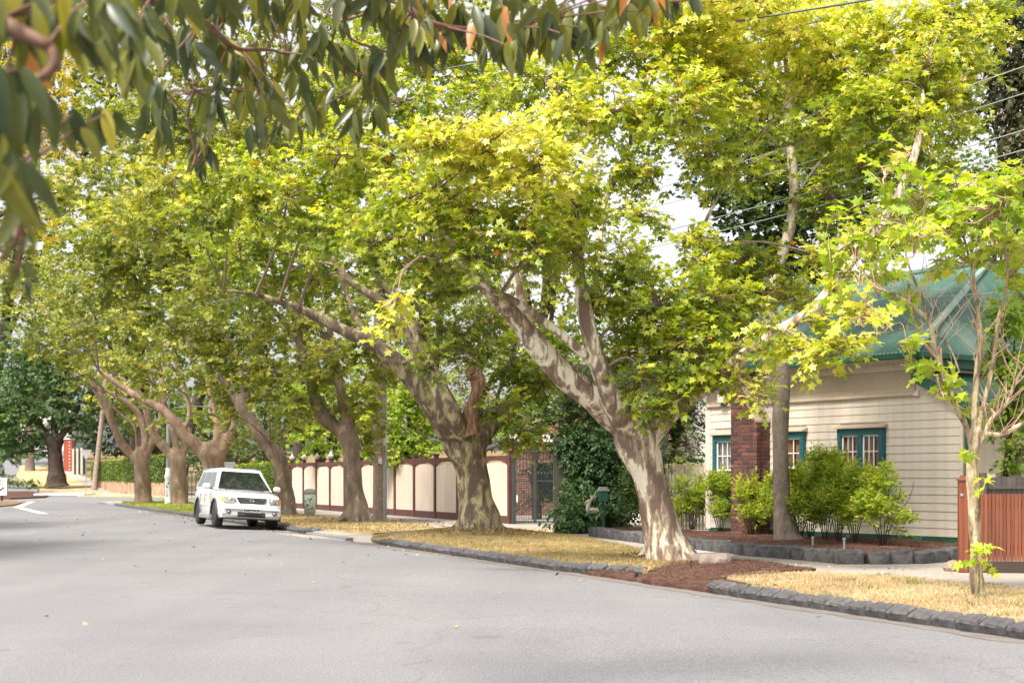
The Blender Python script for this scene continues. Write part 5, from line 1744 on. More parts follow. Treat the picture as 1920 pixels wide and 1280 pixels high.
T.clumps([(1150, 210, 95, 62, 23, .66), (1020, 150, 100, 60, 23.6, .6), (1270, 190, 100, 70, 23.4, .66), (1190, 320, 65, 42, 23.4, .58), (1120, 90, 100, 60, 24), (1260, 60, 110, 65, 24.4, .74), (1340, 300, 70, 50, 23.8, .58),
          (1360, 150, 110, 75, 24.2, .72), (1460, 60, 120, 70, 24.6, .82), (1570, 120, 110, 70, 24.6, .72), (1660, 60, 110, 70, 24.8, .72), (1640, 190, 80, 60, 23, .56), (1740, 170, 70, 60, 23, .6), (1760, 90, 80, 60, 24, .66), (1700, 290, 55, 30, 22.6, .5), (1720, 210, 45, 40, 21.4, .6), (1740, 120, 45, 36, 21.6, .6), (1800, 180, 40, 40, 24, .6), (1850, 60, 50, 40, 26, .6), (1690, 380, 36, 30, 21.4, .6),
          (1560, 240, 90, 55, 23.6, .5), (1420, 0, 110, 40, 24, .84), (1300, 10, 110, 50, 24, .82), (1780, 20, 70, 45, 24.5, .62)], **A1)
T.finish(300)

# ---- tall grey stem standing in the bed before the chimney
b = G(1472, 1010, .24)
T = Tree('slender_plane_tree', 'slender grey barked tree rising from the mulch bed in front of the brick chimney', b, bark=M['bark_grey'], leaf=M['leaf_plane'])
y = b.y
T.limb([(1478, 1020, y, 42), (1474, 1000, y, 27), (1468, 950, y, 19), (1464, 880, y, 17), (1463, 800, y, 17.5), (1466, 745, y, 17), (1467, 690, y, 14), (1466, 640, y, 12), (1452, 590, y, 10), (1446, 560, y, 10), (1462, 500, y, 11), (1482, 430, y, 10), (1489, 370, y, 10), (1484, 300, y, 9.5), (1478, 240, y, 8), (1480, 170, y, 7), (1470, 90, y, 5), (1465, 10, y, 3)])
T.limb([(1462, 780, y, 14), (1447, 730, y, 11), (1436, 680, y, 10), (1424, 620, y, 8), (1432, 560, y, 6), (1440, 480, y, 5)])
T.limb([(1489, 370, y, 6), (1540, 300, y, 5), (1590, 220, y, 5), (1660, 120, y, 5), (1650, 20, y, 4), (1640, -60, y, 3)])
T.limb([(1484, 300, y, 5), (1420, 230, y, 5), (1350, 150, y, 4), (1300, 60, y, 3)])
T.limb([(1482, 320, y, 5), (1600, 300, y, 4), (1700, 250, y, 4), (1790, 120, y, 3)])
T.wood(.03, 14, .04)
pp = [P(a_, b_, y - .02) for a_, b_ in ((1463, 650), (1450, 590), (1444, 560), (1460, 500), (1481, 430), (1489, 370), (1485, 300), (1478, 240), (1480, 180))]
pp, rr_ = smooth_path(pp, [.11, .105, .105, .11, .105, .10, .095, .08, .07], 4)
m = MB(); bumpy_tube(m, pp, rr_, 12, .04, 8); m.build('limb', M['bark_limb'], T.root, T.base)
A2 = dict(size=.135, layers=1.9, shape=LEAF_B)
T.clumps([(1420, 230, 80, 60, 30), (1510, 150, 90, 50, 30, .55), (1550, 290, 70, 45, 30, .42), (1380, 60, 100, 60, None, .66), (1560, 40, 110, 60, None, .66), (1620, 310, 70, 45, None, .42), (1530, 400, 40, 26, None, .42), (1410, 330, 60, 36, None, .4),
          (1700, 140, 80, 60), (1650, 250, 80, 45, None, .42), (1790, 240, 60, 40), (1830, 130, 40, 40), (1840, 20, 60, 40), (1750, 320, 60, 30), (1300, 110, 80, 60), (1230, 250, 60, 40), (1560, 370, 60, 35, None, .38), (1400, 480, 65, 36, 25, .5), (1500, 545, 40, 26, 25, .5)], Y=28, tint=.5, **A2)
T.finish()

# ---- second plane tree, thick olive and cream trunk on the mound
T = Tree('plane_tree', 'stout plane tree with olive and cream trunk and a dead stub, second from the front', T2P, group='plane trees along the kerb', bark=M['bark_mid'], leaf=M['leaf_plane'])
y = T2P.y
T.limb([(899, 1005, y, 56), (899, 985, y, 44), (893, 940, y, 37), (886, 890, y, 34), (876, 850, y, 40), (866, 825, y, 44)])
T.limb([(872, 850, y, 34), (842, 805, y - .3, 32), (808, 760, y - .6, 25), (775, 715, y - .8, 21), (740, 676, y - 1, 20), (695, 642, y - 1.1, 17), (650, 622, y - 1.2, 15), (590, 592, y - 1.3, 12), (550, 575, y - 1.4, 9), (480, 552, y - 1.6, 7), (420, 545, y - 1.8, 4)])
T.limb([(850, 800, y, 28), (815, 740, y, 24), (795, 690, y, 18), (775, 640, y, 15), (745, 590, y, 13), (705, 560, y, 11), (650, 520, y, 9), (610, 460, y, 8), (570, 400, y, 6), (520, 330, y, 4)])
T.limb([(846, 792, y - .5, 24), (830, 760, y - .6, 20), (815, 730, y - .5, 17), (812, 690, y - .2, 14), (822, 640, y, 11), (825, 580, y, 9), (820, 520, y, 8), (826, 430, y, 7), (840, 330, y, 5), (850, 220, y, 3)])
T.limb([(866, 820, y - .5, 24), (852, 780, y - .8, 21), (835, 742, y - .8, 18), (808, 690, y - .5, 14), (780, 620, y - .3, 12), (740, 560, y, 10), (700, 500, y, 8), (660, 400, y, 6), (640, 290, y, 4)])
T.limb([(893, 840, y, 34), (915, 800, y + .3, 26), (950, 770, y + .6, 19), (985, 742, y + .9, 14), (1030, 715, y + 1.2, 10), (1080, 690, y + 1.6, 6)])
T.limb([(893, 840, y + .2, 24), (925, 790, y + .6, 16), (960, 745, y + 1, 12), (990, 700, y + 1.2, 7)])
roots(T, .36, .12, 6, 5)
T.limb([(740, 676, y - 1, 9), (700, 640, y - .8, 8), (665, 590, y - .6, 7), (640, 520, y - .6, 6)])
T.wood(.04, 18, .045)
m = MB()   # dead, barkless stub
pp, rr_ = smooth_path([P(884, 812, y - .5), P(880, 790, y - .55), P(884, 765, y - .6), (P(893, 735, y - .6)), P(896, 712, y - .6), P(888, 697, y - .62)], [.24, .19, .16, .13, .15, .17], 4)
bumpy_tube(m, pp, rr_, 12, .10, 4)
m.lathe(P(889, 700, y - .62), [(.17, -.05), (.19, .0), (.15, .08), (.10, .10), (.075, .05), (.03, .03)], 12, (-.35, -.75, .55))
m.build('dead_stub', M['wood_raw'], T.root, T.base)
A3 = dict(size=.135, layers=1.7, shape=LEAF_B)
T.clumps([(640, 290, 110, 70, 27, .66), (540, 370, 110, 65, 27, .56), (640, 420, 100, 60, 27, .56), (560, 480, 100, 40, 31.5, .50), (720, 540, 60, 40, 32, .50), (450, 330, 100, 60, 27, .56), (760, 190, 100, 60, 28, .5), (640, 180, 90, 60, 28, .5),
          (700, 100, 110, 60, 29, .5), (860, 120, 100, 60, 29, .5), (920, 190, 80, 60, 28, .55), (450, 470, 80, 50, 31, .46), (600, 530, 60, 30, 32, .46), (500, 540, 70, 30, 32, .44), (720, 300, 80, 60, 28, .56), (380, 400, 70, 55, 27.5, .5),
          (960, 680, 60, 45, 31.5, .40), (1010, 700, 70, 40, 31.5, .42), (945, 760, 46, 30, 30.6, .42), (880, 660, 45, 30, 31, .38), (850, 620, 50, 40, 31, .36), (1050, 650, 60, 45, 32, .40), (800, 690, 30, 20, 28.6, .42), (815, 655, 34, 18, 28.6, .42), (960, 830, 40, 18, 31, .42), (905, 600, 60, 50, 32, .36), (860, 500, 60, 60, 30, .42), (990, 810, 40, 26, 31, .45)], tint=.52, **A3)
T.finish(300)

# ---- third plane tree, dark trunk
T = Tree('plane_tree', 'plane tree with dark grey trunk beside the timber power pole, third from the front', T3P, group='plane trees along the kerb', bark=M['bark_row'], leaf=M['leaf_mid'])
y = T3P.y
T.limb([(672, 985, y, 34), (669, 965, y, 25), (664, 920, y, 20), (661, 870, y, 18), (656, 830, y, 20), (648, 808, y, 22)])
T.limb([(655, 820, y, 20), (622, 795, y, 18), (598, 770, y, 16), (588, 735, y, 13), (575, 690, y, 11), (562, 640, y, 10), (556, 590, y, 8), (550, 520, y, 5)])
T.limb([(655, 815, y, 20), (650, 780, y, 15), (640, 740, y, 13), (632, 690, y, 10), (622, 640, y, 8), (612, 580, y, 6), (600, 500, y, 4)])
roots(T, .42, .11, 6, 7)
T.limb([(640, 740, y, 8), (620, 700, y, 7), (608, 640, y, 6), (590, 590, y, 4)])
T.limb([(560, 650, y, 8), (530, 600, y, 7), (480, 560, y - .5, 6), (420, 540, y - 1, 4), (340, 520, y - 1.5, 3)])
T.wood(.05, 14, .05)
A4 = dict(size=.17, layers=2.1, shape=LEAF_B, tint=.48)
T.clumps([(430, 430, 90, 60), (330, 440, 90, 60), (380, 520, 90, 50), (480, 560, 80, 36, 43), (560, 600, 70, 30, 43), (650, 570, 70, 45, 43), (600, 700, 60, 40, 42, .5), (690, 750, 40, 45, 43, .5), (725, 690, 46, 40, 44, .45), (560, 760, 40, 30, 42.5, .45), (620, 660, 60, 30, 42, .45), (680, 640, 50, 45, 43, .42),
          (250, 400, 90, 60, 40, .60), (330, 330, 100, 60, 40, .64), (500, 640, 50, 24, 43), (650, 760, 40, 24, 43, .5), (450, 260, 110, 60, 42, .45), (300, 230, 110, 70, 42, .4), (560, 240, 90, 60, 42, .42), (700, 810, 30, 40, 44, .5)], Y=39, **A4)
T.finish()

# ---- fourth
T = Tree('plane_tree', 'plane tree with grey brown trunk just right of the white car, fourth in the row', T4P, group='plane trees along the kerb', bark=M['bark_row'], leaf=M['leaf_mid'])
y = T4P.y
T.limb([(540, 975, y, 29), (536, 955, y, 21), (532, 910, y, 18), (526, 870, y, 17), (516, 850, y, 20)])
T.limb([(520, 865, y, 20), (495, 825, y, 17), (470, 790, y, 14), (450, 760, y, 12), (425, 720, y, 9), (395, 690, y, 8), (365, 655, y, 7), (340, 625, y, 6), (290, 590, y - 1, 4)])
T.limb([(470, 785, y, 10), (458, 740, y, 8), (450, 690, y, 7), (432, 650, y, 7), (415, 600, y, 6), (400, 540, y, 4)])
T.limb([(480, 790, y, 8), (466, 740, y, 6), (474, 690, y, 5), (470, 620, y, 3)])
T.limb([(440, 650, y, 6), (410, 620, y - .5, 5), (350, 600, y - 1, 4), (290, 590, y - 1.5, 3)])
T.wood(.06, 12, .05)
T.clumps([(250, 480, 90, 50), (200, 540, 80, 45), (300, 570, 80, 40), (390, 600, 70, 35), (340, 500, 80, 45), (480, 690, 50, 36), (420, 670, 50, 30), (500, 740, 40, 30), (540, 800, 30, 22, 51), (200, 430, 80, 55), (440, 780, 24, 16), (160, 350, 90, 60, 48, .4), (410, 640, 60, 30), (480, 620, 50, 26), (520, 700, 40, 24), (360, 620, 50, 24), (455, 720, 30, 18)], Y=47, size=.18, layers=2.1, shape=LEAF_B, tint=.46)
T.finish()

# ---- fifth, sixth, seventh: the far row
FAR = [
 ('plane tree with forked brown trunk rising behind the white car, fifth in the row', (405, 950, 58), [
   [(405, 960, 26), (404, 920, 23), (402, 880, 23), (398, 850, 26)],
   [(395, 870, 20), (368, 835, 17), (345, 815, 14), (328, 790, 12), (300, 765, 10), (260, 745, 9), (215, 715, 8), (185, 695, 5)],
   [(408, 865, 18), (425, 830, 13), (436, 805, 9), (440, 780, 7)], [(404, 860, 14), (406, 810, 9), (398, 750, 7), (385, 700, 6), (360, 640, 5), (330, 600, 4)],
   [(345, 815, 8), (355, 770, 6), (345, 720, 6), (320, 660, 5)], [(412, 830, 7), (420, 760, 6), (410, 700, 5)]],
  [(330, 650, 60, 30), (400, 720, 45, 30), (240, 610, 70, 34), (440, 760, 34, 24), (290, 690, 40, 20), (180, 600, 60, 40), (350, 580, 60, 34), (440, 830, 24, 16), (120, 560, 60, 40), (380, 780, 30, 16), (300, 730, 40, 16), (430, 690, 40, 24), (350, 700, 40, 20), (390, 640, 50, 26), (460, 720, 30, 20)]),
 ('plane tree with brown trunk beside the white footed pole, sixth in the row', (337, 943, 73), [
   [(338, 950, 22), (336, 930, 17), (335, 890, 16), (334, 860, 19)],
   [(328, 865, 15), (305, 835, 12), (285, 810, 10), (275, 770, 9), (262, 740, 8), (235, 715, 7), (200, 690, 5)],
   [(335, 860, 13), (325, 810, 9), (315, 780, 8), (305, 740, 7), (300, 690, 6), (280, 640, 5)], [(342, 855, 12), (352, 830, 9), (356, 800, 6)], [(275, 770, 6), (285, 720, 5), (275, 660, 5)]],
  [(240, 670, 50, 26), (180, 660, 50, 30), (310, 660, 40, 24), (260, 620, 60, 30), (140, 620, 50, 30), (220, 560, 60, 36), (250, 700, 36, 14), (320, 740, 30, 16), (290, 790, 24, 12), (350, 770, 20, 12)]),
 ('plane tree with brown trunk and long curved limb, last and furthest left in the row', (268, 940, 76), [
   [(270, 947, 22), (268, 925, 17), (266, 885, 16), (266, 855, 18)],
   [(262, 868, 15), (235, 840, 11), (215, 805, 10), (200, 765, 9), (180, 730, 8), (168, 705, 6), (150, 670, 4)],
   [(268, 860, 13), (272, 820, 9), (262, 780, 8), (240, 755, 7), (205, 735, 5), (185, 725, 4)], [(276, 855, 10), (288, 825, 8), (300, 790, 6), (300, 740, 5)], [(256, 850, 6), (252, 800, 4), (225, 775, 4), (195, 745, 3)]],
  [(120, 660, 60, 30), (60, 640, 60, 34), (160, 700, 36, 18), (90, 590, 60, 36), (30, 590, 50, 34), (20, 520, 60, 40), (110, 510, 60, 40), (210, 680, 34, 14), (240, 720, 26, 12), (140, 720, 24, 14), (285, 760, 22, 12)]),
]
for lab, (bx, by, y), limbs, cl in FAR:
    bb = P(bx, by, y); bb.z = .1
    T = Tree('plane_tree', lab, bb, group='plane trees along the kerb', bark=M['bark_far'], leaf=M['leaf_mid'])
    for L in limbs:
        T.limb([(a, b_, y, r) for a, b_, r in L])
    T.wood(.07, 12, .05)
    T.clumps(cl, Y=y - 4, size=.22, layers=2.0, shape=LEAF_C, tint=.46, spray=.7, per=10)
    T.finish()

# ---- young plane tree, nearest thing on the right
b = G(1834, 1117, .12)
T = Tree('young_plane_tree', 'young plane tree with thin pale trunk on the dry verge at the right', b, bark=M['bark_young'], leaf=M['leaf_young'], twig=M['twig_pink'])
y = b.y
T.limb([(1838, 1128, y, 24), (1834, 1110, y, 15), (1830, 1070, y, 14), (1831, 1040, y, 13), (1828, 1000, y, 13), (1826, 930, y, 13), (1822, 870, y, 12.5), (1828, 842, y, 13), (1830, 810, y, 12)])
T.limb([(1824, 860, y, 8), (1812, 800, y, 7), (1790, 760, y, 7), (1768, 700, y, 6.5), (1752, 650, y, 6), (1744, 610, y, 5), (1715, 575, y, 4), (1660, 545, y, 3), (1610, 535, y, 2)])
T.limb([(1744, 612, y, 4), (1730, 560, y, 4), (1705, 500, y, 3), (1690, 430, y, 2.5), (1695, 350, y, 1.6)])
T.limb([(1829, 830, y, 9), (1826, 780, y, 8), (1832, 700, y, 8), (1838, 640, y, 7), (1830, 560, y, 5), (1822, 470, y, 4), (1830, 380, y, 2.5)])
T.limb([(1832, 820, y, 8), (1844, 760, y, 6), (1862, 680, y, 5.5), (1872, 600, y, 5), (1890, 520, y, 3.5), (1880, 430, y, 2.5)])
T.limb([(1834, 840, y, 8), (1850, 815, y, 6.5), (1880, 815, y, 6), (1905, 800, y, 5.5), (1935, 780, y, 4.5), (1970, 720, y, 3)])
T.limb([(1840, 830, y, 6), (1856, 790, y, 5.5), (1885, 760, y, 5), (1905, 715, y, 4.5), (1930, 670, y, 3)])
T.limb([(1800, 700, y - .1, 4), (1780, 650, y, 3), (1748, 625, y, 2.5), (1700, 615, y, 2), (1640, 630, y - .2, 1.6)])
T.wood(.011, 10, .05)
for k in range(95):   # many bare pinkish twigs
    p, r = random.choice(T.limbs[1:]); i = random.randrange(len(p) // 4, len(p) - 1)
    a = p[i]; d = Vector((random.uniform(-.6, .6), random.uniform(-.5, .5), random.uniform(.3, 1))).normalized(); ln = random.uniform(.25, .8)
    q = a + d * ln; mdp = a.lerp(q, .5) + Vector((random.uniform(-.06, .06), 0, random.uniform(-.05, .05)))
    T.tw.tube([a, mdp, q], [.006, .0045, .002], 5, False)
    if random.random() < .6:
        T.tw.tube([mdp, mdp + Vector((random.uniform(-.2, .2), random.uniform(-.1, .1), random.uniform(.05, .3)))], [.005, .002], 4, False)
A5 = dict(size=.135, layers=1.15, shape=LEAF_A, per=6, spray=.35, spread=.22, branch=True, droop=.15)
T.clumps([(1690, 300, 26, 45, None, .7), (1660, 330, 30, 28), (1720, 370, 50, 40), (1800, 360, 70, 40), (1880, 370, 60, 45), (1640, 420, 40, 34), (1720, 440, 60, 38), (1800, 430, 70, 45), (1890, 450, 50, 45), (1560, 410, 16, 26), (1570, 470, 30, 20), (1580, 520, 40, 22), (1640, 520, 60, 26),
          (1840, 490, 50, 24), (1860, 400, 70, 50), (1620, 590, 60, 24, None, .75), (1700, 560, 40, 22), (1900, 520, 34, 34), (1700, 640, 22, 16), (1765, 735, 26, 14), (1790, 715, 22, 12), (1750, 690, 24, 14), (1708, 682, 26, 16), (1815, 770, 12, 10), (1600, 440, 30, 24), (1780, 490, 50, 25), (1925, 330, 40, 50)], Y=y, tint=.55, **A5)
T.clumps([(1818, 1048, 9, 16), (1852, 1030, 12, 8), (1862, 1062, 10, 12), (1850, 900, 10, 12), (1822, 1030, 8, 6), (1820, 848, 8, 4)], Y=y - .1, tint=.6, size=.13, layers=2.0, shape=LEAF_A, per=3, spray=.12, branch=False, minr=.0)
T.finish(300)


# ------------------------------------------------------------------ shrubs of the bed
def shrub(px, base_py, top_py, wpx, label, seed, Y=None, leaf=None, tint=.5, size=.085, lay=2.6, z=.25):
    b = G(px, base_py, z) if Y is None else P(px, base_py, Y)
    if Y: b.z = z
    T = Tree('shrub', label, b, 'shrub', 'yellow green shrubs in the mulch bed', bark=M['bark_dark'], leaf=leaf or M['leaf_shrub'], twig=M['bark_dark'])
    y = b.y; rnd = random.Random(seed)
    for k in range(6):
        a = (k - 2.5) / 2.5
        T.limbw([b + Vector((a * .04, rnd.uniform(-.05, .05), -.03)), P(px + a * wpx * .3, base_py - (base_py - top_py) * .3, y + rnd.uniform(-.15, .15)), P(px + a * wpx * .8, base_py - (base_py - top_py) * .62, y + rnd.uniform(-.2, .2)), P(px + a * wpx * .95, base_py - (base_py - top_py) * .85, y)], [.011, .008, .006, .003])
    T.wood(None, 6, .02)
    hh = base_py - top_py
    for k in range(9):
        a = rnd.uniform(-1, 1); v = rnd.uniform(.32, .88)
        w = wpx * (.62 if v < .6 else .45)
        T.clump(P(px + a * w * 1.15, base_py - hh * v, y + rnd.uniform(-.25, .25)), w * .62 * y / F, .32, hh * .17 * y / F, layers=lay * 1.9, size=size, per=10, tint=tint, spread=.25, shape=LEAF_D, branch=False, droop=.05, spray=.22, minr=.1, lift=.6)
    # loose leading shoots
    for k in range(7):
        T.clump(P(px + rnd.uniform(-.6, .6) * wpx, top_py + hh * rnd.uniform(-.02, .25), y), .05, .05, .13, layers=3, size=size, per=12, tint=tint + .1, shape=LEAF_D, branch=False, droop=0, spray=.25, minr=.0, lift=1.5)
    T.finish()


shrub(1655, 1022, 880, 62, 'rightmost yellow green shrub of the bed, in front of plain cream boards', 1)
shrub(1602, 1016, 868, 52, 'bushy yellow green shrub below the right half of the double teal window', 2)
shrub(1548, 1012, 838, 58, 'tallest yellow green shrub of the bed, left of the double teal window', 3)
shrub(1500, 1008, 866, 54, 'yellow green shrub just right of the slender grey tree trunk', 4)
shrub(1572, 1013, 858, 46, 'shrub filling the gap between the tallest shrub and the one under the double window', 12)
shrub(1455, 1004, 896, 36, 'low shrub at the left foot of the slender grey tree trunk', 13)
shrub(1520, 1009, 882, 46, 'low bushy shrub between the slender grey trunk and the tallest shrub', 14)
shrub(1408, 1000, 902, 46, 'low yellow green shrub in front of the brick chimney foot', 5, tint=.6)
shrub(1350, 996, 885, 46, 'yellow green shrub left of the brick chimney below the net curtained window', 6)
shrub(1298, 990, 888, 46, 'yellow green shrub in front of the pale picket fence', 7)
shrub(1268, 985, 870, 34, 'thin yellow green shrub close behind the right side of the pale front trunk', 8)
shrub(1172, 982, 868, 50, 'pale flecked loose shrub between the ivy mound and the pale front trunk', 9, leaf=leafmat('variegated_leaf', [(0.0, (0.07, 0.13, 0.02)), (0.6, (0.20, 0.28, 0.03)), (0.85, (0.42, 0.44, 0.16)), (1.0, (0.7, 0.68, 0.5))], .25), lay=2.6)
# sprinkler and garden stakes
for px, py, hh, lab in ((1143, 985, .38, 'short white garden stake left of the pale front trunk'), (1524, 1022, .13, 'small grey sprinkler riser standing in the mulch near the double window'), (1583, 1030, .17, 'small grey sprinkler riser further right in the mulch')):
    b = G(px, py, .25); m = MB(); m.tube([b, b + ZU * hh], .018, 8); m.tube([b + ZU * hh, b + ZU * (hh + .03)], .03, 8)
    o = m.build('garden_stake', M['steel'] if hh < .3 else M['white']); tag(o, lab, 'stake')

# ------------------------------------------------------------------ ivy mound, deer, mailbox
b = Vector((3.9, 37.0, .1))
T = Tree('ivy_mass', 'dense dark ivy climbing over a wall and spilling towards the footpath beside the gate', P(1100, 990, 36.2), 'ivy', bark=M['bark_dark'], leaf=M['leaf_ivy'], twig=M['bark_dark'])
T.base.z = .1; T.root.location.z = .1
m = MB(); m.box(P(1098, 900, 37.4) , (1.7, .6, 2.2)); m.box(P(1150, 820, 39.2), (3.0, .4, 4.0)); m.build('wall', simple('dark_ivy_wall', (.05, .045, .035), .95), T.root, T.base)  # one even dark colour for the wall under the ivy
T.clumps([(1078, 840, 42, 50, 36.6), (1095, 900, 42, 50, 36.4), (1130, 850, 46, 60, 37), (1075, 950, 44, 34, 36, .6), (1120, 955, 55, 30, 35.6, .62), (1070, 980, 50, 22, 35.4, .6), (1120, 983, 45, 20, 35.2, .5), (1150, 930, 36, 40, 36.4), (1160, 960, 36, 24, 35.6, .5)], size=.11, layers=4.2, shape=LEAF_E, per=8, branch=False, spray=.3, droop=.9, tint=.38, lift=-.1)
T.finish()
T = Tree('garden_tree', 'glossy dark green broadleaf tree over the ivy and the right side of the iron gate', P(1110, 985, 38.6), bark=M['bark_dark'], leaf=M['leaf_dark'])
T.base.z = .1; T.root.location.z = .1
T.limb([(1110, 985, 38.6, 14), (1105, 900, 38.6, 11), (1085, 820, 38.6, 9), (1060, 750, 38.6, 6)]); T.limb([(1105, 880, 38.6, 8), (1140, 800, 38.8, 6), (1160, 740, 39, 4)]); T.wood(None, 10)
T.clumps([(1040, 770, 60, 50, None, .5), (1090, 790, 55, 50), (1120, 740, 60, 50), (1050, 830, 34, 40, None, .55), (1150, 790, 50, 50), (1170, 850, 40, 40), (1000, 790, 50, 34, None, .55), (1080, 700, 60, 40), (1160, 690, 60, 40)], Y=38, size=.15, layers=3.0, shape=LEAF_D, per=8, tint=.45, spread=.3, spray=.35)
T.finish()
# wicker deer on the ivy
dy = 34.9
m = MB()
pp, rr_ = smooth_path([P(1122, 958, dy), P(1112, 957, dy), P(1104, 956, dy), P(1103, 948, dy), P(1106, 941, dy), P(1104, 939, dy), P(1098, 942, dy)], [.055, .085, .075, .05, .04, .05, .022], 4); m.tube(pp, rr_, 10)
dp = P(1110, 955, dy)
deer = m.build('deer_ornament', simple('pale_wicker', (.42, .37, .32), .9, .3, 60), None, dp); deer.location = dp
tag(deer, 'pale wicker deer ornament with antlers half sunk in the ivy', 'ornament')
m = MB()
for pts in (((1106, 940), (1109, 934), (1107, 929)), ((1109, 934), (1114, 929), (1117, 923)), ((1108, 936), (1115, 933), (1119, 930)), ((1107, 938), (1112, 937), (1118, 934))):
    pp, rr_ = smooth_path([P(a, b_, dy + .03 * i) for i, (a, b_) in enumerate(pts)], [.018, .015, .008], 3); m.tube(pp, rr_, 6)
m.build('antlers', deer.data.materials[0], deer, dp)
m = MB(); m.tube([P(1106, 939, dy), P(1110, 938, dy - .02)], [.02, .008], 6); m.build('ear', deer.data.materials[0], deer, dp)
mb0 = P(1131, 975, 34.8); mb0.z = .2
T_ = empty('mailbox', mb0, 'dark green mailbox with pitched lid half hidden by the ivy', 'mailbox')
m = MB(); c = P(1131, 930, 34.8); m.box(c, (.24, .36, .26), None, .01); m.build('box', M['green'], T_, mb0)
m = MB(); m.prism([c + Vector((-.15, -.2, .13)), c + Vector((.15, -.2, .13)), c + Vector((.09, -.2, .23)), c + Vector((-.09, -.2, .23))], (0, .4, 0)); m.build('lid', M['steel'], T_, mb0)
m = MB(); m.box((c + mb0) / 2 + Vector((0, 0, -.06)), (.07, .07, c.z - mb0.z - .12)); m.build('post', M['green'], T_, mb0)


# ------------------------------------------------------------------ garden trees behind the fences
def gtree(px, Y, rpx, label, rows, leaf, size=.2, layers=2.6, shape=LEAF_C, tint=.5, top=None, z0=None, bark='bark_dark', per=9, name='garden_tree', spread=.2, spray=.5, group=None, droop=.3, cat='tree', minr=.35, tx=None):
    z0 = far_z(Y) if z0 is None else z0
    b = Vector(((px - 960) / F * Y, Y, z0))
    if tx is not None: b = Vector(((tx - 960) / F * Y, Y, z0))
    T = Tree(name, label, b, cat, group, bark=M[bark], leaf=M[leaf])
    cy = sum(r[1] for r in rows) / len(rows); cx = sum(r[0] for r in rows) / len(rows); ytop = min(r[1] for r in rows)
    tip = P(cx, (cy + ytop) / 2, Y)
    r = rpx * Y / F
    T.limbw([b - ZU * .2, b + ZU * .4, b.lerp(tip, .4) + Vector((random.uniform(-.2, .2), 0, 0)), b.lerp(tip, .75), tip], [r * 1.4, r, r * .8, r * .5, r * .2])
    for k in range(5):
        q = random.choice(rows); p = b.lerp(tip, random.uniform(.3, .7)); e_ = P(q[0], q[1], Y)
        T.limbw([p, p.lerp(e_, .5) + ZU * .2, e_], [r * .45, r * .3, r * .12])
    T.wood(None, 10)
    T.clumps(rows, Y=Y, size=size, layers=layers, shape=shape, tint=tint, per=per, spread=spread, spray=spray, droop=droop, minr=minr)
    T.finish()
    return T


gtree(775, 52, 8, 'bright green garden tree over the fence between the power pole and the stout trunk', [(770, 800, 60, 50), (740, 850, 40, 24), (800, 850, 40, 26), (790, 740, 60, 46), (830, 800, 40, 40), (760, 690, 60, 40), (690, 800, 40, 46), (740, 760, 40, 40)], 'leaf_bright', .17, 2.4, tint=.6)
gtree(620, 62, 7, 'mid green garden tree over the fence behind the dark third trunk', [(620, 800, 50, 40), (580, 820, 40, 30), (690, 700, 50, 50), (600, 730, 60, 50), (560, 770, 40, 40), (640, 840, 40, 20), (700, 760, 40, 40)], 'leaf_bright', .2, 2.4, tint=.5)
gtree(905, 54, 12, 'olive needle leaved tree behind the stout second trunk', [(900, 640, 80, 60), (930, 580, 80, 60), (860, 700, 60, 50), (970, 640, 60, 60), (900, 760, 60, 50), (880, 560, 70, 40), (840, 780, 40, 40)], 'leaf_olive', .2, 2.4, shape=LEAF_D, tint=.45)
gtree(1005, 47, 7, 'leafy green garden tree above the iron gate', [(980, 760, 50, 36), (1030, 740, 50, 40), (1060, 690, 60, 40), (940, 800, 30, 24), (990, 690, 60, 40)], 'leaf_bright', .17, 2.4, tint=.42)
gtree(1270, 40, 9, 'dark green garden tree between the front trunk and the house', [(1270, 800, 60, 50), (1250, 860, 44, 36), (1300, 760, 50, 50), (1230, 760, 50, 50), (1300, 840, 26, 36), (1210, 820, 50, 50), (1330, 700, 50, 50), (1270, 700, 50, 50)], 'leaf_dark', .17, 3.0, shape=LEAF_D, tint=.5)
gtree(1440, 44, 16, 'large dark evergreen towering behind the weatherboard house', [(1380, 330, 100, 90), (1500, 330, 100, 90), (1620, 360, 80, 70), (1420, 430, 100, 70), (1540, 440, 90, 60), (1360, 240, 80, 60), (1480, 230, 100, 70), (1600, 260, 90, 70), (1400, 500, 80, 50), (1350, 560, 70, 60), (1500, 520, 60, 40), (1420, 600, 60, 50), (1320, 640, 50, 50), (1680, 300, 60, 50), (1700, 220, 60, 60), (1560, 180, 90, 60), (1660, 420, 60, 50)], 'leaf_dark', .24, 3.6, shape=LEAF_E, tint=.40, spread=.3, minr=.4)
gtree(1900, 40, 10, 'maroon tinged tree at the upper right corner', [(1900, 150, 56, 60), (1925, 230, 60, 60), (1880, 60, 50, 50), (1950, 100, 60, 60), (1895, 260, 40, 30), (1920, 20, 60, 50), (1860, 110, 40, 40), (1900, 320, 50, 30), (1850, 200, 30, 40), (1920, 180, 50, 60)], 'leaf_red', .20, 3.4, shape=LEAF_E, tint=.45, droop=.9)
gtree(1885, 48, 9, 'dark green tree right of the roof ridge', [(1880, 330, 60, 40), (1930, 360, 60, 60), (1860, 400, 50, 50), (1900, 460, 60, 60), (1800, 300, 50, 30, None, .9), (1780, 350, 40, 40, None, .9)], 'leaf_elm', .2, 2.4, shape=LEAF_E, tint=.5)
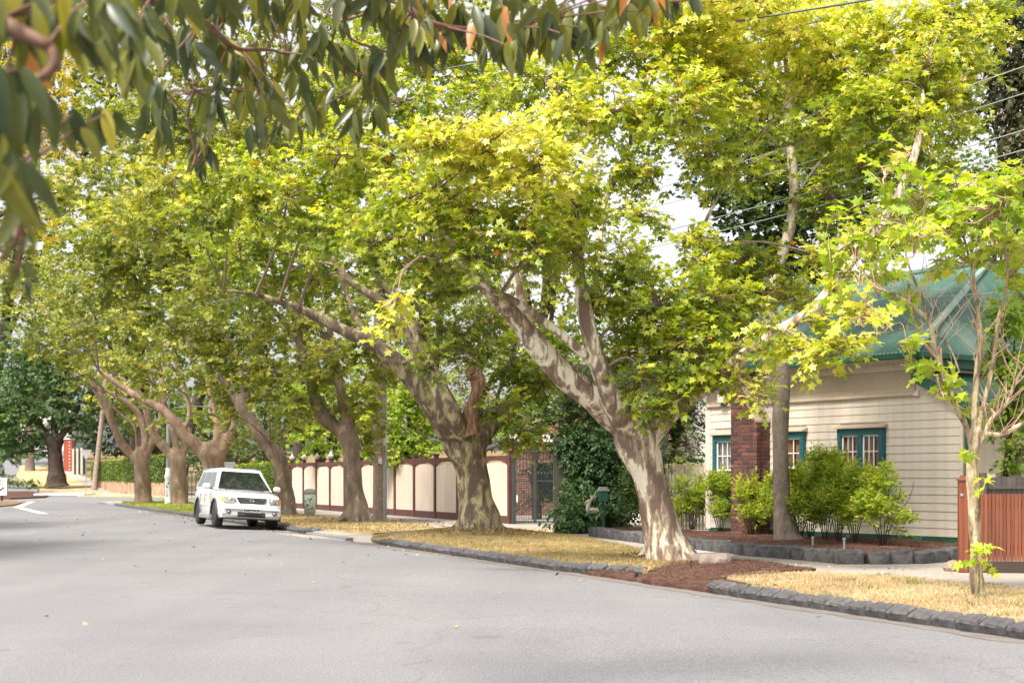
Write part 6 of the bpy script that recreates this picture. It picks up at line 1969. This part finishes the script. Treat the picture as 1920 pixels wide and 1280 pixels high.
gtree(1880, 26.0, 7, 'glossy bright green tree at the right edge behind the red fence', [(1880, 600, 40, 50), (1905, 680, 40, 60), (1890, 760, 36, 50), (1915, 840, 40, 40), (1930, 560, 50, 60), (1895, 880, 20, 24), (1940, 740, 40, 60), (1865, 660, 20, 40)], 'leaf_bright', .13, 2.6, shape=LEAF_E, tint=.42, z0=.1, droop=.6)
gtree(1240, 62, 10, 'pale green tree seen far behind the right garden through the front crown', [(1160, 560, 60, 60), (1130, 640, 50, 60), (1210, 640, 50, 50), (1120, 520, 50, 50)], 'leaf_bright', .24, 1.8, tint=.5)

gtree(1215, 34.6, 5, 'dark bushy screen just behind the pale front trunk', [(1200, 880, 44, 40), (1240, 900, 34, 40), (1180, 920, 30, 36), (1225, 850, 40, 30), (1250, 940, 20, 20)], 'leaf_dark', .12, 2.4, shape=LEAF_E, tint=.5, name='garden_bush', cat='bush', z0=.2)

# far tree masses behind the row of planes
ft = 'tall background trees beyond the panel fence'
gtree(430, 92, 12, 'tall background tree behind the fifth trunk', [(420, 700, 90, 60), (360, 600, 100, 70), (470, 600, 100, 70), (420, 480, 120, 80), (500, 760, 60, 50), (330, 760, 70, 50), (380, 840, 60, 30), (450, 850, 50, 30)], 'leaf_elm', .34, 2.4, tint=.5, group=ft)
gtree(560, 84, 12, 'tall background tree behind the fourth trunk', [(600, 620, 100, 60), (560, 500, 120, 80), (660, 500, 100, 70), (620, 380, 130, 90), (540, 720, 60, 50), (500, 400, 110, 80)], 'leaf_mid', .34, 2.2, tint=.42, group=ft)
gtree(790, 78, 12, 'tall background tree above the power pole', [(760, 600, 100, 70), (800, 480, 120, 80), (740, 360, 130, 80), (860, 380, 110, 80), (700, 700, 60, 50), (880, 470, 90, 60), (780, 680, 60, 50), (830, 250, 120, 70)], 'leaf_mid', .30, 2.2, tint=.5, group=ft)
gtree(1010, 72, 12, 'tall background tree behind the front crown', [(1000, 520, 100, 70), (1060, 420, 100, 80), (960, 400, 100, 80), (1000, 300, 110, 70), (1050, 600, 70, 60), (1100, 340, 70, 60)], 'leaf_mid', .28, 1.8, tint=.5, group=ft)
gtree(230, 112, 12, 'tall background tree above the clipped hedge', [(230, 640, 110, 70), (150, 540, 120, 80), (280, 520, 120, 80), (240, 740, 80, 60), (300, 800, 50, 40), (200, 420, 130, 80), (300, 400, 100, 70)], 'leaf_mid', .40, 2.4, tint=.5, group=ft, tx=272)
gtree(330, 100, 12, 'tall pale tree high above the row at upper left', [(300, 300, 130, 90), (420, 330, 120, 80), (380, 220, 120, 80), (500, 280, 110, 80), (250, 180, 130, 80), (400, 120, 130, 80), (560, 180, 120, 80), (540, 80, 110, 70), (650, 260, 110, 70), (300, 60, 130, 70), (680, 130, 90, 60), (420, 10, 140, 60), (620, 10, 130, 60), (800, 20, 120, 60), (960, 20, 110, 50), (760, 90, 90, 60)], 'leaf_mid', .36, 2.0, tint=.5)
for k, (cx, cy, Yb) in enumerate(((300, 800, 118), (400, 790, 112), (500, 800, 106), (600, 790, 98), (700, 800, 92), (250, 700, 130), (560, 700, 104))):
    gtree(cx, Yb, 9, ['rounded green tree far behind the sixth trunk', 'rounded green tree far behind the fifth trunk', 'rounded green tree far behind the white car roof', 'rounded green tree far behind the fourth trunk', 'rounded green tree far behind the dark third trunk', 'tall green tree far above the last trunk of the row', 'tall green tree far above the fourth trunk'][k],
          [(cx - 40, cy, 50, 34), (cx + 40, cy, 50, 34), (cx, cy - 50, 60, 40), (cx - 10, cy + 40, 60, 30)], ['leaf_elm', 'leaf_bright', 'leaf_mid'][k % 3], .38, 2.4, tint=.5, group=ft)
# trees added on the left side of the street, unseen outside the frame: they shade the road and show in the car's glass
for (X_, Y_, lab) in ((-15.8, 22, 'added shade tree on the left side outside the frame, nearest one'), (-20.5, 36, 'added shade tree on the left side outside the frame, second one'), (-33, 66, 'added shade tree on the left side outside the frame, third one'), (-46, 92, 'added shade tree on the left side outside the frame, farthest one')):
    b = Vector((X_, Y_, .1)); T = Tree('added_street_tree', lab, b, bark=M['bark_row'], leaf=M['leaf_mid'])
    T.limbw([b - ZU * .1, b + ZU * 1.5, b + ZU * 3.2, b + ZU * 5.5], [.5, .36, .36, .2]); T.wood(None, 10)
    for q in range(7):
        a = q * .9
        T.clump(b + Vector((3.0 * math.cos(a), 3.0 * math.sin(a), 5.0 + 1.6 * (q % 3))), 2.3, 2.3, 1.7, layers=1.6, size=.30, shape=LEAF_C, tint=.45, spray=.8, branch=False)
    T.finish()
gtree(1010, 47.5, 5, 'dark leafy bush added to darken the view through the bars of the iron gate', [(985, 880, 22, 20), (1030, 870, 22, 24), (1000, 930, 26, 24), (1040, 940, 20, 26), (975, 950, 14, 20)], 'leaf_dark', .12, 1.4, shape=LEAF_D, tint=.4, name='garden_bush', cat='bush', z0=.1)  # bush added so the space behind the gate reads dark
# yellow-leaved tree at the left
gtree(60, 58, 12, 'yellow and brown leaved tree behind the hanging leaves at upper left', [(90, 180, 60, 60), (120, 270, 44, 40), (60, 300, 60, 50), (110, 360, 44, 40), (70, 420, 50, 30), (40, 120, 70, 60), (110, 100, 60, 50), (140, 330, 20, 24), (30, 230, 60, 60)], 'leaf_yellow', .16, 2.4, shape=LEAF_D, tint=.62, spread=.5, per=14, spray=.35, minr=.6, tx=-320)
gtree(20, 145, 12, 'large olive tree behind the left edge', [(20, 440, 100, 60), (90, 500, 100, 60), (0, 540, 90, 60), (60, 380, 100, 50), (-40, 320, 100, 80), (150, 450, 80, 50), (10, 90, 100, 80), (-20, 200, 80, 80), (60, 20, 120, 60), (200, 20, 120, 60), (150, 100, 90, 60), (230, 130, 90, 60), (100, 240, 90, 60), (180, 220, 80, 60), (60, 160, 90, 60), (220, 300, 80, 60)], 'leaf_mid', .5, 2.3, tint=.40, tx=-40)

# ------------------------------------------------------------------ far left street scene
def fb(px, py, Y):      # base on the rising ground
    v = P(px, py, Y); v.z = far_z(Y); return v


yD = 136
b = P(107, 908, yD); b.z = far_z(yD)
T = Tree('elm_tree', 'dark trunked spreading tree on the far verge, left of the give way sign', b, bark=M['bark_dark'], leaf=M['leaf_elm'], twig=M['bark_dark'])
T.limb([(107, 912, yD, 26), (106, 902, yD, 20), (105, 880, yD, 16), (103, 850, yD, 15), (102, 828, yD, 18)])
T.limb([(100, 835, yD, 12), (86, 815, yD, 9), (70, 790, yD, 7), (50, 760, yD, 4)]); T.limb([(106, 835, yD, 12), (118, 812, yD, 8), (135, 790, yD, 6), (150, 750, yD, 4)]); T.limb([(103, 835, yD, 12), (102, 790, yD, 9), (108, 740, yD, 5)])
T.wood(None, 12)
T.clumps([(50, 800, 60, 34), (20, 760, 60, 50), (90, 760, 60, 40), (140, 770, 50, 34), (30, 690, 70, 50), (100, 700, 70, 46), (160, 720, 50, 40), (60, 640, 80, 50), (140, 650, 60, 50), (20, 820, 44, 26), (20, 850, 44, 18), (60, 845, 30, 14), (-20, 780, 60, 50), (160, 800, 24, 18), (130, 600, 60, 40), (60, 830, 24, 16)], Y=yD, size=.42, layers=2.6, shape=LEAF_C, tint=.5, spray=.9)
T.finish()
for px, py, Y, r, lab in ((56, 861, 178, 8.5, 'elm with pale grey far trunk just left of the dark trunked tree'), (33, 855, 190, 6, 'small far tree with brown trunk nearest the left edge')):
    b = fb(px, py, Y)
    T = Tree('elm_tree', lab, b, bark=M['bark_grey'], leaf=M['leaf_elm'])
    T.limbw([b - ZU * .3, b + ZU * 1.5, b + ZU * 4.5, b + ZU * 8], [r * 1.3 * Y / F, r * Y / F, r * .9 * Y / F, r * .5 * Y / F]); T.wood(None, 10)
    T.clump(b + ZU * 9, 5, 4, 3.5, layers=2.0, size=.5, shape=LEAF_C, tint=.4, spray=1.2); T.clump(b + ZU * 12 + Vector((3, 0, 0)), 5, 4, 3, layers=2.0, size=.5, shape=LEAF_C, tint=.45, spray=1.2)
    T.finish()

zf = lambda x, y: far_z(y) + .05
sheet('far_verge', [(P(78, 0, 133).x, 133), (P(188, 0, 133).x, 133), (P(140, 0, 160).x, 160), (P(85, 0, 185).x, 185), (P(40, 0, 190).x, 190), (P(30, 0, 168).x, 168)], lambda x, y: far_z(y) + .09, M['grass_dry'], 4, .3)
sheet('far_road', [(-110, 128), (P(70, 0, 128).x, 128), (P(72, 0, 140).x, 140), (P(20, 0, 168).x, 168), (-70, 240), (-100, 300), (-170, 300)], zf, M['asphalt2'], 6, .3)
sheet('far_footpath', [(P(100, 0, 128).x, 128), (P(330, 0, 124).x, 124), (P(230, 0, 140).x, 140), (P(150, 0, 170).x, 170), (P(110, 0, 215).x, 215), (P(95, 0, 215).x, 215), (P(130, 0, 165).x, 165), (P(185, 0, 134).x, 134)], lambda x, y: far_z(y) + .07, M['concrete'], 5, .3)
sheet('corner_verge', [(P(128, 0, 112).x, 112), (P(100, 0, 118).x, 118), (P(130, 0, 124).x, 124), (P(230, 0, 122).x, 122), (P(360, 0, 116).x, 116), (P(480, 0, 110).x, 110), (P(480, 0, 104).x, 104), (P(300, 0, 106).x, 106)], lambda x, y: far_z(y) + .12, M['grass_dry'], 3, .2)
sheet('corner_path', [(P(190, 0, 113).x, 113), (P(480, 0, 107.5).x, 107.5), (P(480, 0, 109).x, 109), (P(190, 0, 116).x, 116)], lambda x, y: far_z(y) + .135, M['concrete_pale'], 3, .02)
m = MB(); c = P(122, 921, 113); m.box(Vector((c.x, 113, .12)), (4.0, 3.2, .26), None, .08); o = m.build('concrete_kerb_ramp', M['concrete_pale']); tag(o, None, None, None, 'structure')
# median with low planting
sheet('median_mulch', [(P(-60, 0, 98).x, 98), (P(20, 0, 96).x, 96), (P(84, 0, 104).x, 104), (P(96, 0, 118).x, 118), (P(60, 0, 128).x, 128), (P(-60, 0, 128).x, 128)], lambda x, y: far_z(y) + .1, M['mulch'], 3, .2)
sheet('island_mulch', [(P(-60, 0, 60).x, 60), (P(26, 0, 70).x, 70), (P(48, 0, 78).x, 78), (P(24, 0, 86).x, 86), (P(-60, 0, 88).x, 88)], lambda x, y: road_z(x, y) + .06, groundmat('leaf_strewn_earth', [(.3, (.12, .07, .04)), (.7, (.32, .21, .13))], 4, 20), 2, .2)
T = Tree('low_shrubs', 'low green strappy planting on the median behind the keep left sign', P(45, 915, 115), 'ground cover', bark=M['bark_dark'], leaf=M['leaf_box'])
T.clumps([(20, 905, 26, 9), (50, 907, 22, 9), (75, 912, 14, 7), (-10, 906, 24, 10), (35, 912, 22, 7)], Y=113, size=.4, layers=3.5, shape=LEAF_D, branch=False, tint=.5, lift=1.5, droop=0, spray=.3, minr=.0)
T.finish()
# white painted lines near the island
def line(p, q, w):
    p = Vector((p[0], p[1], 0)); q = Vector((q[0], q[1], 0)); d = (q - p).normalized(); n_ = Vector((-d.y, d.x, 0)) * w / 2
    m = MB(); pts = []
    K = 8
    for k in range(K + 1):
        c = p.lerp(q, k / K)
        for s_ in (1, -1):
            v = c + n_ * s_; pts.append((v.x, v.y, road_z(v.x, v.y) + .012))
    m.add(pts, [(2 * k, 2 * k + 1, 2 * k + 3, 2 * k + 2) for k in range(K)])
    o = m.build('road_marking', M['white']); o['kind'] = 'structure'
def g1(px, py): v = G(px, py, .1); return (v.x, v.y)
line(g1(33, 951), g1(82, 963), .35); line(g1(33, 951), g1(60, 939), .35)

# hedges
def hedge(name, label, pts, w, h, z, size, tint, n_l=3.2, cat='hedge', wall_h=0.0):
    root = empty(name, Vector((pts[0][0], pts[0][1], z)), label, cat); m = MB()
    Lp = []
    for a, b_ in zip(pts, pts[1:]):
        a = Vector((a[0], a[1], 0)); b_ = Vector((b_[0], b_[1], 0)); L = (b_ - a).length; d = (b_ - a) / L; nn = Vector((-d.y, d.x, 0)); zm = z
        m.box((a + b_) / 2 + ZU * (zm + wall_h + h / 2), (L, w * .8, h * .92), (d, nn, ZU))
        n_ = int(.7 * n_l * L * (h * 2 + w) / (.30 * size * size)); u = RNG.uniform(0, 1, n_); sd = RNG.integers(0, 3, n_)
        hh = RNG.uniform(0, h, n_); q = RNG.uniform(-w / 2, w / 2, n_)
        off = np.where(sd == 0, -w / 2, np.where(sd == 1, w / 2, q)) + RNG.normal(0, .04, n_); zz_ = np.where(sd == 2, h, hh) + RNG.normal(0, .04, n_)
        pos = np.array(a)[None] + np.outer(u * L, np.array(d)) + np.outer(off, np.array(nn)); pos[:, 2] = zz_ + zm + wall_h
        nr = np.outer(np.sign(off) * (sd != 2), np.array(nn)) + np.outer(sd == 2, np.array([0, 0, 1.0])) + RNG.normal(0, .4, (n_, 3))
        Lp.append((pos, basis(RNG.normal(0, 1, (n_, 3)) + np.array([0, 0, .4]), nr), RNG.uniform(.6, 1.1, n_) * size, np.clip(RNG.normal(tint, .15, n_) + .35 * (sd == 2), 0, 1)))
    m.build('branches', M['leaf_dark'] if False else simple('hedge_core', (.03, .035, .015), .95), root, root.location)
    pos = np.concatenate([a[0] for a in Lp]); Mx = np.concatenate([a[1] for a in Lp]); sz = np.concatenate([a[2] for a in Lp]); tn = np.concatenate([a[3] for a in Lp])
    V, Tt = scatter(LEAF_E, pos - np.array(root.location), Mx, sz)
    o = link('foliage', np_mesh('foliage', V, Tt, np.repeat(tn, 4)), M['leaf_box'], root); o['kind'] = 'stuff'
    if wall_h:
        m = MB()
        for a, b_ in zip(pts, pts[1:]):
            a = Vector((a[0], a[1], 0)); b_ = Vector((b_[0], b_[1], 0)); L = (b_ - a).length; d = (b_ - a) / L; nn = Vector((-d.y, d.x, 0))
            m.box((a + b_) / 2 + ZU * (z + wall_h / 2 - .1), (L, w * 1.05, wall_h + .2), (d, nn, ZU))
        m.build('stone_base', simple('tan_stone', (.36, .22, .14), .9, .5, 2.2, bump=.6), root, root.location)
    return root


x_ = lambda px, Y: P(px, 0, Y).x
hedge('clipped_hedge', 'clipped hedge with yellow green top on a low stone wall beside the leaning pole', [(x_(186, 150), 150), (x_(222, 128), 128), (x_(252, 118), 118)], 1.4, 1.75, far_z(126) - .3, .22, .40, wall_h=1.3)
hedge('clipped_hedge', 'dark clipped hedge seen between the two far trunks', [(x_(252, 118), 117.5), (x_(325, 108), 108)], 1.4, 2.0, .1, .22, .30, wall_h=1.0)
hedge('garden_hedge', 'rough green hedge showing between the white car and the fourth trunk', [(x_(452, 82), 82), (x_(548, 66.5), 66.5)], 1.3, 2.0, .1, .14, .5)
# dark picket railing between trunks
rl = empty('iron_railing', Vector((x_(345, 100), 100, .1)), 'dark iron railing in the shade between the sixth and fifth trunks', 'fence')
m = MB()
for zz in (.25, 1.75):
    m.box(Vector((x_(385, 97), 97, zz + .1)), (4.2, .06, .06))
m.build('rail', M['iron'], rl, rl.location)
for k in range(16):
    m = MB(); m.box(Vector((x_(385, 97) - 2.0 + k * .27, 97, 1.05)), (.05, .05, 1.8)); m.build('bar', M['iron'], rl, rl.location)
# shady mass behind the railing and hedge
gtree(395, 88, 9, 'dark shady bush behind the fifth trunk and the white car', [(360, 850, 36, 40), (400, 860, 40, 40), (440, 860, 40, 36), (480, 850, 36, 40), (510, 830, 34, 36), (540, 840, 28, 30)], 'leaf_dark', .24, 2.8, shape=LEAF_D, tint=.45, name='garden_bush', cat='bush')
gtree(30, 205, 9, 'dark low branched tree closing the view beyond the median', [(-10, 835, 60, 24), (40, 830, 50, 22), (0, 800, 60, 30), (90, 800, 40, 26), (140, 790, 50, 40), (160, 830, 30, 20)], 'leaf_elm', .6, 2.4, tint=.35, spray=1.0)
gtree(215, 140, 9, 'dark green tree behind the clipped hedge', [(215, 800, 40, 30), (250, 790, 40, 36), (290, 820, 40, 30), (230, 750, 50, 34), (190, 770, 40, 40), (300, 850, 30, 24), (220, 840, 40, 20), (180, 830, 24, 24)], 'leaf_elm', .36, 2.8, tint=.35, tx=258)
# distant buildings
fbld = empty('distant_house', Vector((x_(60, 235), 235, far_z(235))), 'pale distant building with white walls behind the dark trunked tree', 'house')
zb = far_z(235)
m = MB(); m.box(Vector((x_(78, 235), 236, zb + 3)), (9.5, 1, 7.5)); m.build('wall', M['offwhite'], fbld, fbld.location)
m = MB(); m.box(Vector((x_(75, 235), 235.4, zb + 2.6)), (1.9, .2, 3.2)); m.build('garage_door', simple('blue_grey_door', (.10, .14, .16), .6), fbld, fbld.location)
m = MB(); m.prism([Vector((x_(40, 235), 234.8, zb + 6.6)), Vector((x_(120, 235), 234.8, zb + 6.6)), Vector((x_(80, 235), 234.8, zb + 9))], (0, 4, 0)); m.build('roof', M['greywood'], fbld, fbld.location)
sheet('far_driveway', [(x_(72, 222), 222), (x_(96, 205), 205), (x_(100, 232), 232), (x_(66, 232), 232)], lambda x, y: far_z(y) + .14, M['concrete_pale'], 5, .2)
rp_ = Vector((x_(129, 178), 178, far_z(178)))
g_ = empty('red_brick_pillar', rp_, 'orange red brick gate pillar far off right of the dark trunk', 'pillar')
m = MB(); m.box(rp_ + ZU * 1.9, (1.0, 1.0, 4.2)); m.build('shaft', M['redpaint'], g_, rp_)
m = MB(); m.box(rp_ + ZU * 4.08, (1.2, 1.2, .16)); m.build('cap', M['white'], g_, rp_)
for k in range(9):
    m = MB(); m.box(rp_ + Vector((.22, -.51, .3 + k * .42)), (.12, .03, .14)); m.build('pale_brick', M['offwhite'], g_, rp_)
f0 = Vector((x_(137, 172), 172, far_z(172)))
ff = empty('timber_screen', f0, 'tan and black timber screen beside the far red pillar', 'fence')
for k in range(6):
    m = MB(); m.box(f0 + Vector((.05 + k * .62, -1.2 * k, 1.55)), (.34, .12, 3.1)); m.build('board', M['palewood'] if k % 2 == 0 else M['black'], ff, f0)
m = MB(); m.box(f0 + Vector((1.6, -2.9, 2.9)), (3.6, .1, .14), (Vector((.46, -.89, 0)), Vector((.89, .46, 0)), ZU)); m.build('rail', M['palewood'], ff, f0)

# ------------------------------------------------------------------ overhanging branches close to the camera
tb = Vector((-4.4, 4.2, 0.1))
T = Tree('overhanging_tree', 'overhead tree with long drooping dark green leaves, hanging close to the camera along the top', tb, bark=M['twig_red'], leaf=leafmat('drooping_leaf', [(0.0, (0.030, 0.05, 0.022)), (0.25, (0.075, 0.09, 0.022)), (0.5, (0.15, 0.155, 0.025)), (0.7, (0.27, 0.26, 0.03)), (0.9, (0.42, 0.33, 0.04)), (1.0, (0.55, 0.22, 0.07))], .38, .35, .6), twig=M['twig_red'])
T.limbw([tb - ZU * .1, tb + ZU * 1.2, tb + Vector((.3, .2, 2.4)), tb + Vector((.7, .5, 3.6))], [.24, .17, .14, .10])
def yd(Y): return Y * (1.45 if Y < 3 else 1.45 + .45 * min(1, (Y - 3) / .8))
def PB(rows): T.limbw([P(a, b_, yd(c)) for a, b_, c, r in rows], [r * yd(c) / F for a, b_, c, r in rows])
top = tb + Vector((.7, .5, 3.6))
T.limbw([tb + Vector((.6, .4, 3.2)), P(-600, -350, yd(2.6)), P(-260, -100, yd(2.5)), P(40, 60, yd(2.4)), P(92, 90, yd(2.4)), P(100, 125, yd(2.4)), P(70, 150, yd(2.4))], [.08, .05, .028, .018, .016, .015, .01])
T.limbw([top, P(-200, -300, yd(3.4)), P(180, -60, yd(3.5)), P(300, 8, yd(3.5)), P(380, 40, yd(3.8)), P(440, 90, yd(4.0)), P(500, 93, yd(4.1)), P(540, 103, yd(4.2))], [.09, .06, .034, .022, .018, .013, .010, .006])
T.limbw([top, P(200, -400, yd(3.6)), P(700, -120, yd(4.1)), P(740, -20, yd(4.1)), P(800, 40, yd(4.1)), P(900, 55, yd(4.2)), P(1000, 40, yd(4.3))], [.09, .07, .034, .024, .018, .012, .006])
T.limbw([P(200, -400, yd(3.6)), P(800, -260, yd(4.4)), P(1050, -60, yd(4.5)), P(1120, 10, yd(4.5)), P(1200, 10, yd(4.5)), P(1290, 0, yd(4.5))], [.06, .045, .022, .016, .012, .006])
for rows in ([(380, 40), (352, 95), (350, 140), (362, 170)], [(615, -60), (628, 40), (622, 100), (660, 135), (712, 145)], [(640, -60), (650, 60), (700, 90), (740, 100)], [(440, 90), (470, 150), (500, 165)], [(366, 165), (352, 220), (368, 290), (362, 310)],
             [(760, -20), (700, 20), (640, 40)], [(850, 40), (870, 80), (900, 100)], [(1000, 40), (960, 60), (930, 80)], [(30, 60), (10, 160), (0, 260), (20, 330)], [(40, 410), (30, 450), (8, 480), (-40, 560)], [(44, 410), (40, 470), (26, 520)]):
    y = 4.2 if rows[0][0] > 100 else 2.4
    PB([(a, b_, y + .05 * i, 3.2 - .4 * i if y > 3 else 4) for i, (a, b_) in enumerate(rows)])
T.wood(None, 10, .04)
LL = long_leaf(1.0, .145, .16)
LW = long_leaf(1.0, .18, .34)
vs = []
for q in range(7):
    for sh in (LL, LW):
        me = np_mesh('leaf', sh[0], sh[1], np.full(len(sh[0]), [.08, .2, .32, .45, .6, .8, .99][q]), True); me.materials.append(T.leaf); vs.append(me)
# clusters: x, y of the attachment, depth, leaf length in px, count
CL = [(30, 150, 2.35, 190, 5), (75, 20, 2.5, 150, 5), (120, 0, 2.5, 170, 4), (30, 320, 2.3, 170, 6), (-10, 140, 2.3, 200, 4), (185, -20, 2.7, 130, 6), (215, 10, 2.9, 130, 4), (250, 60, 3.2, 110, 4), (240, 110, 3.2, 110, 5),
      (135, 215, 3.0, 110, 3), (205, 210, 3.2, 110, 4), (330, -10, 3.4, 120, 3), (355, 65, 3.9, 90, 5), (300, 60, 3.6, 90, 4), (290, 150, 3.8, 90, 4), (270, 30, 3.4, 90, 3), (400, 60, 4.0, 85, 5), (430, 90, 4.1, 75, 6), (470, 95, 4.2, 80, 7), (420, -10, 3.9, 90, 4),
      (500, 10, 4, 80, 5), (560, -10, 4, 75, 5), (540, 100, 4.3, 70, 5), (580, 70, 4.2, 75, 6), (600, 60, 4.2, 80, 5), (640, 90, 4.3, 80, 5), (690, 140, 4.3, 75, 5), (715, 100, 4.3, 90, 5), (700, 200, 4.6, 70, 4), (650, 0, 4.1, 90, 5), (750, 60, 4.2, 90, 6), (560, 150, 4.8, 60, 5),
      (505, 170, 4.8, 60, 6), (450, 170, 4.8, 60, 5), (480, 235, 5.0, 60, 6), (520, 230, 5.0, 60, 4), (590, 210, 5.0, 60, 6), (620, 180, 5, 60, 4), (375, 260, 4.6, 60, 7), (390, 270, 4.6, 60, 5), (310, 240, 4.6, 60, 4), (290, 200, 4.4, 70, 3), (385, 180, 4.6, 60, 4), (380, 300, 4.7, 55, 4),
      (800, 20, 4.1, 95, 6), (830, 60, 4.2, 85, 5), (780, 70, 4.2, 80, 4), (860, 20, 4.2, 95, 6), (900, 30, 4.2, 90, 6), (925, 70, 4.3, 80, 4), (960, 55, 4.3, 85, 6), (1000, 40, 4.3, 90, 6), (1030, 30, 4.3, 90, 6), (1060, 20, 4.4, 95, 6), (1090, 30, 4.4, 80, 5), (1120, 20, 4.4, 80, 5), (1130, 60, 4.4, 70, 3),
      (940, 20, 4.2, 85, 5), (1160, 0, 4.5, 75, 4), (1190, -10, 4.5, 75, 4), (1215, 0, 4.5, 75, 5), (1255, -10, 4.5, 70, 4), (1290, -20, 4.5, 60, 4), (1110, 95, 4.4, 60, 1), (44, 420, 2.5, 60, 3), (10, 470, 2.5, 65, 4), (26, 510, 2.5, 65, 4), (40, 460, 2.5, 60, 2), (710, -10, 4.1, 90, 5), (480, -20, 3.9, 80, 4)]
hang = []; rest = []
rnd = random.Random(21)
CL = [(a, b_, c, d, e_ + 3) for a, b_, c, d, e_ in CL]
for k in range(70):
    cx = rnd.uniform(230, 1290); lim = 230 if cx < 700 else (95 if cx < 1100 else 30)
    CL.append((cx, rnd.uniform(-60, lim), rnd.uniform(3.9, 4.6), rnd.uniform(60, 90), 4))
for k in range(10): CL.append((rnd.uniform(-10, 200), rnd.uniform(-60, 60), rnd.uniform(2.4, 3), 130, 4))
for (cx, cy, Y, ln, n_) in CL:
    Y = yd(Y); c = P(cx, cy, Y)
    # short stalk up to the nearest branch
    s_ = T.near(c)
    if s_: T.tw.tube([s_[0], s_[0].lerp(c, .6) + Vector((0, 0, .015)), c], [.006, .005, .004], 5, False)
    warm = cx > 740
    for k in range(n_):
        a = (k - (n_ - 1) / 2) / max(1, n_) * 1.9 + rnd.uniform(-.35, .35)
        L = ln * Y / F * rnd.uniform(.52, .98)
        dr = Vector((math.sin(a) * .62, rnd.uniform(-.45, .45), -math.cos(a) - .15)).normalized()
        nrm = Vector((rnd.uniform(-.8, .8), -1, rnd.uniform(-.3, .6)))
        yv = dr; zv = (nrm - yv * nrm.dot(yv)).normalized(); xv = yv.cross(zv)
        mt = Matrix((xv * L, yv * L, zv * L)).transposed().to_4x4()
        st = c + Vector((rnd.uniform(-.04, .04), rnd.uniform(-.10, .10), rnd.uniform(-.03, .05)))
        mt.translation = st - T.base
        r_ = rnd.random()
        q = rnd.choice([0, 1, 1, 2, 2]) if not warm else rnd.choice([0, 1, 2, 2, 3])
        if r_ < .16: q = 3
        elif r_ < .24: q = 4
        elif r_ < .27: q = 5
        elif r_ < (.295 if warm else .273): q = 6
        hang.append((L / Y, mt, q, rnd.random() < .35))
hang.sort(key=lambda h: -h[0])
for i, (_, mt, q, wd) in enumerate(hang):
    if i < 298:
        o = bpy.data.objects.new('leaf', vs[q * 2 + (1 if wd else 0)]); COL.objects.link(o); o.parent = T.root; o.matrix_basis = mt
    else:
        rest.append((mt, [.08, .2, .32, .45, .6, .8, .99][q]))
if rest:
    Vv = []; Tt = []; tn = []; k0 = 0
    for mt, tt in rest:
        A_ = np.array(mt); v = LL[0] @ A_[:3, :3].T + A_[:3, 3]; Vv.append(v); Tt.append(LL[1] + k0); k0 += len(v); tn += [tt] * len(v)
    o = link('foliage', np_mesh('foliage', np.concatenate(Vv), np.concatenate(Tt), np.array(tn), True), T.leaf, T.root); o['kind'] = 'stuff'
o = T.tw.build('twigs', T.twigm, T.root, T.base, fix=False); o['kind'] = 'stuff'
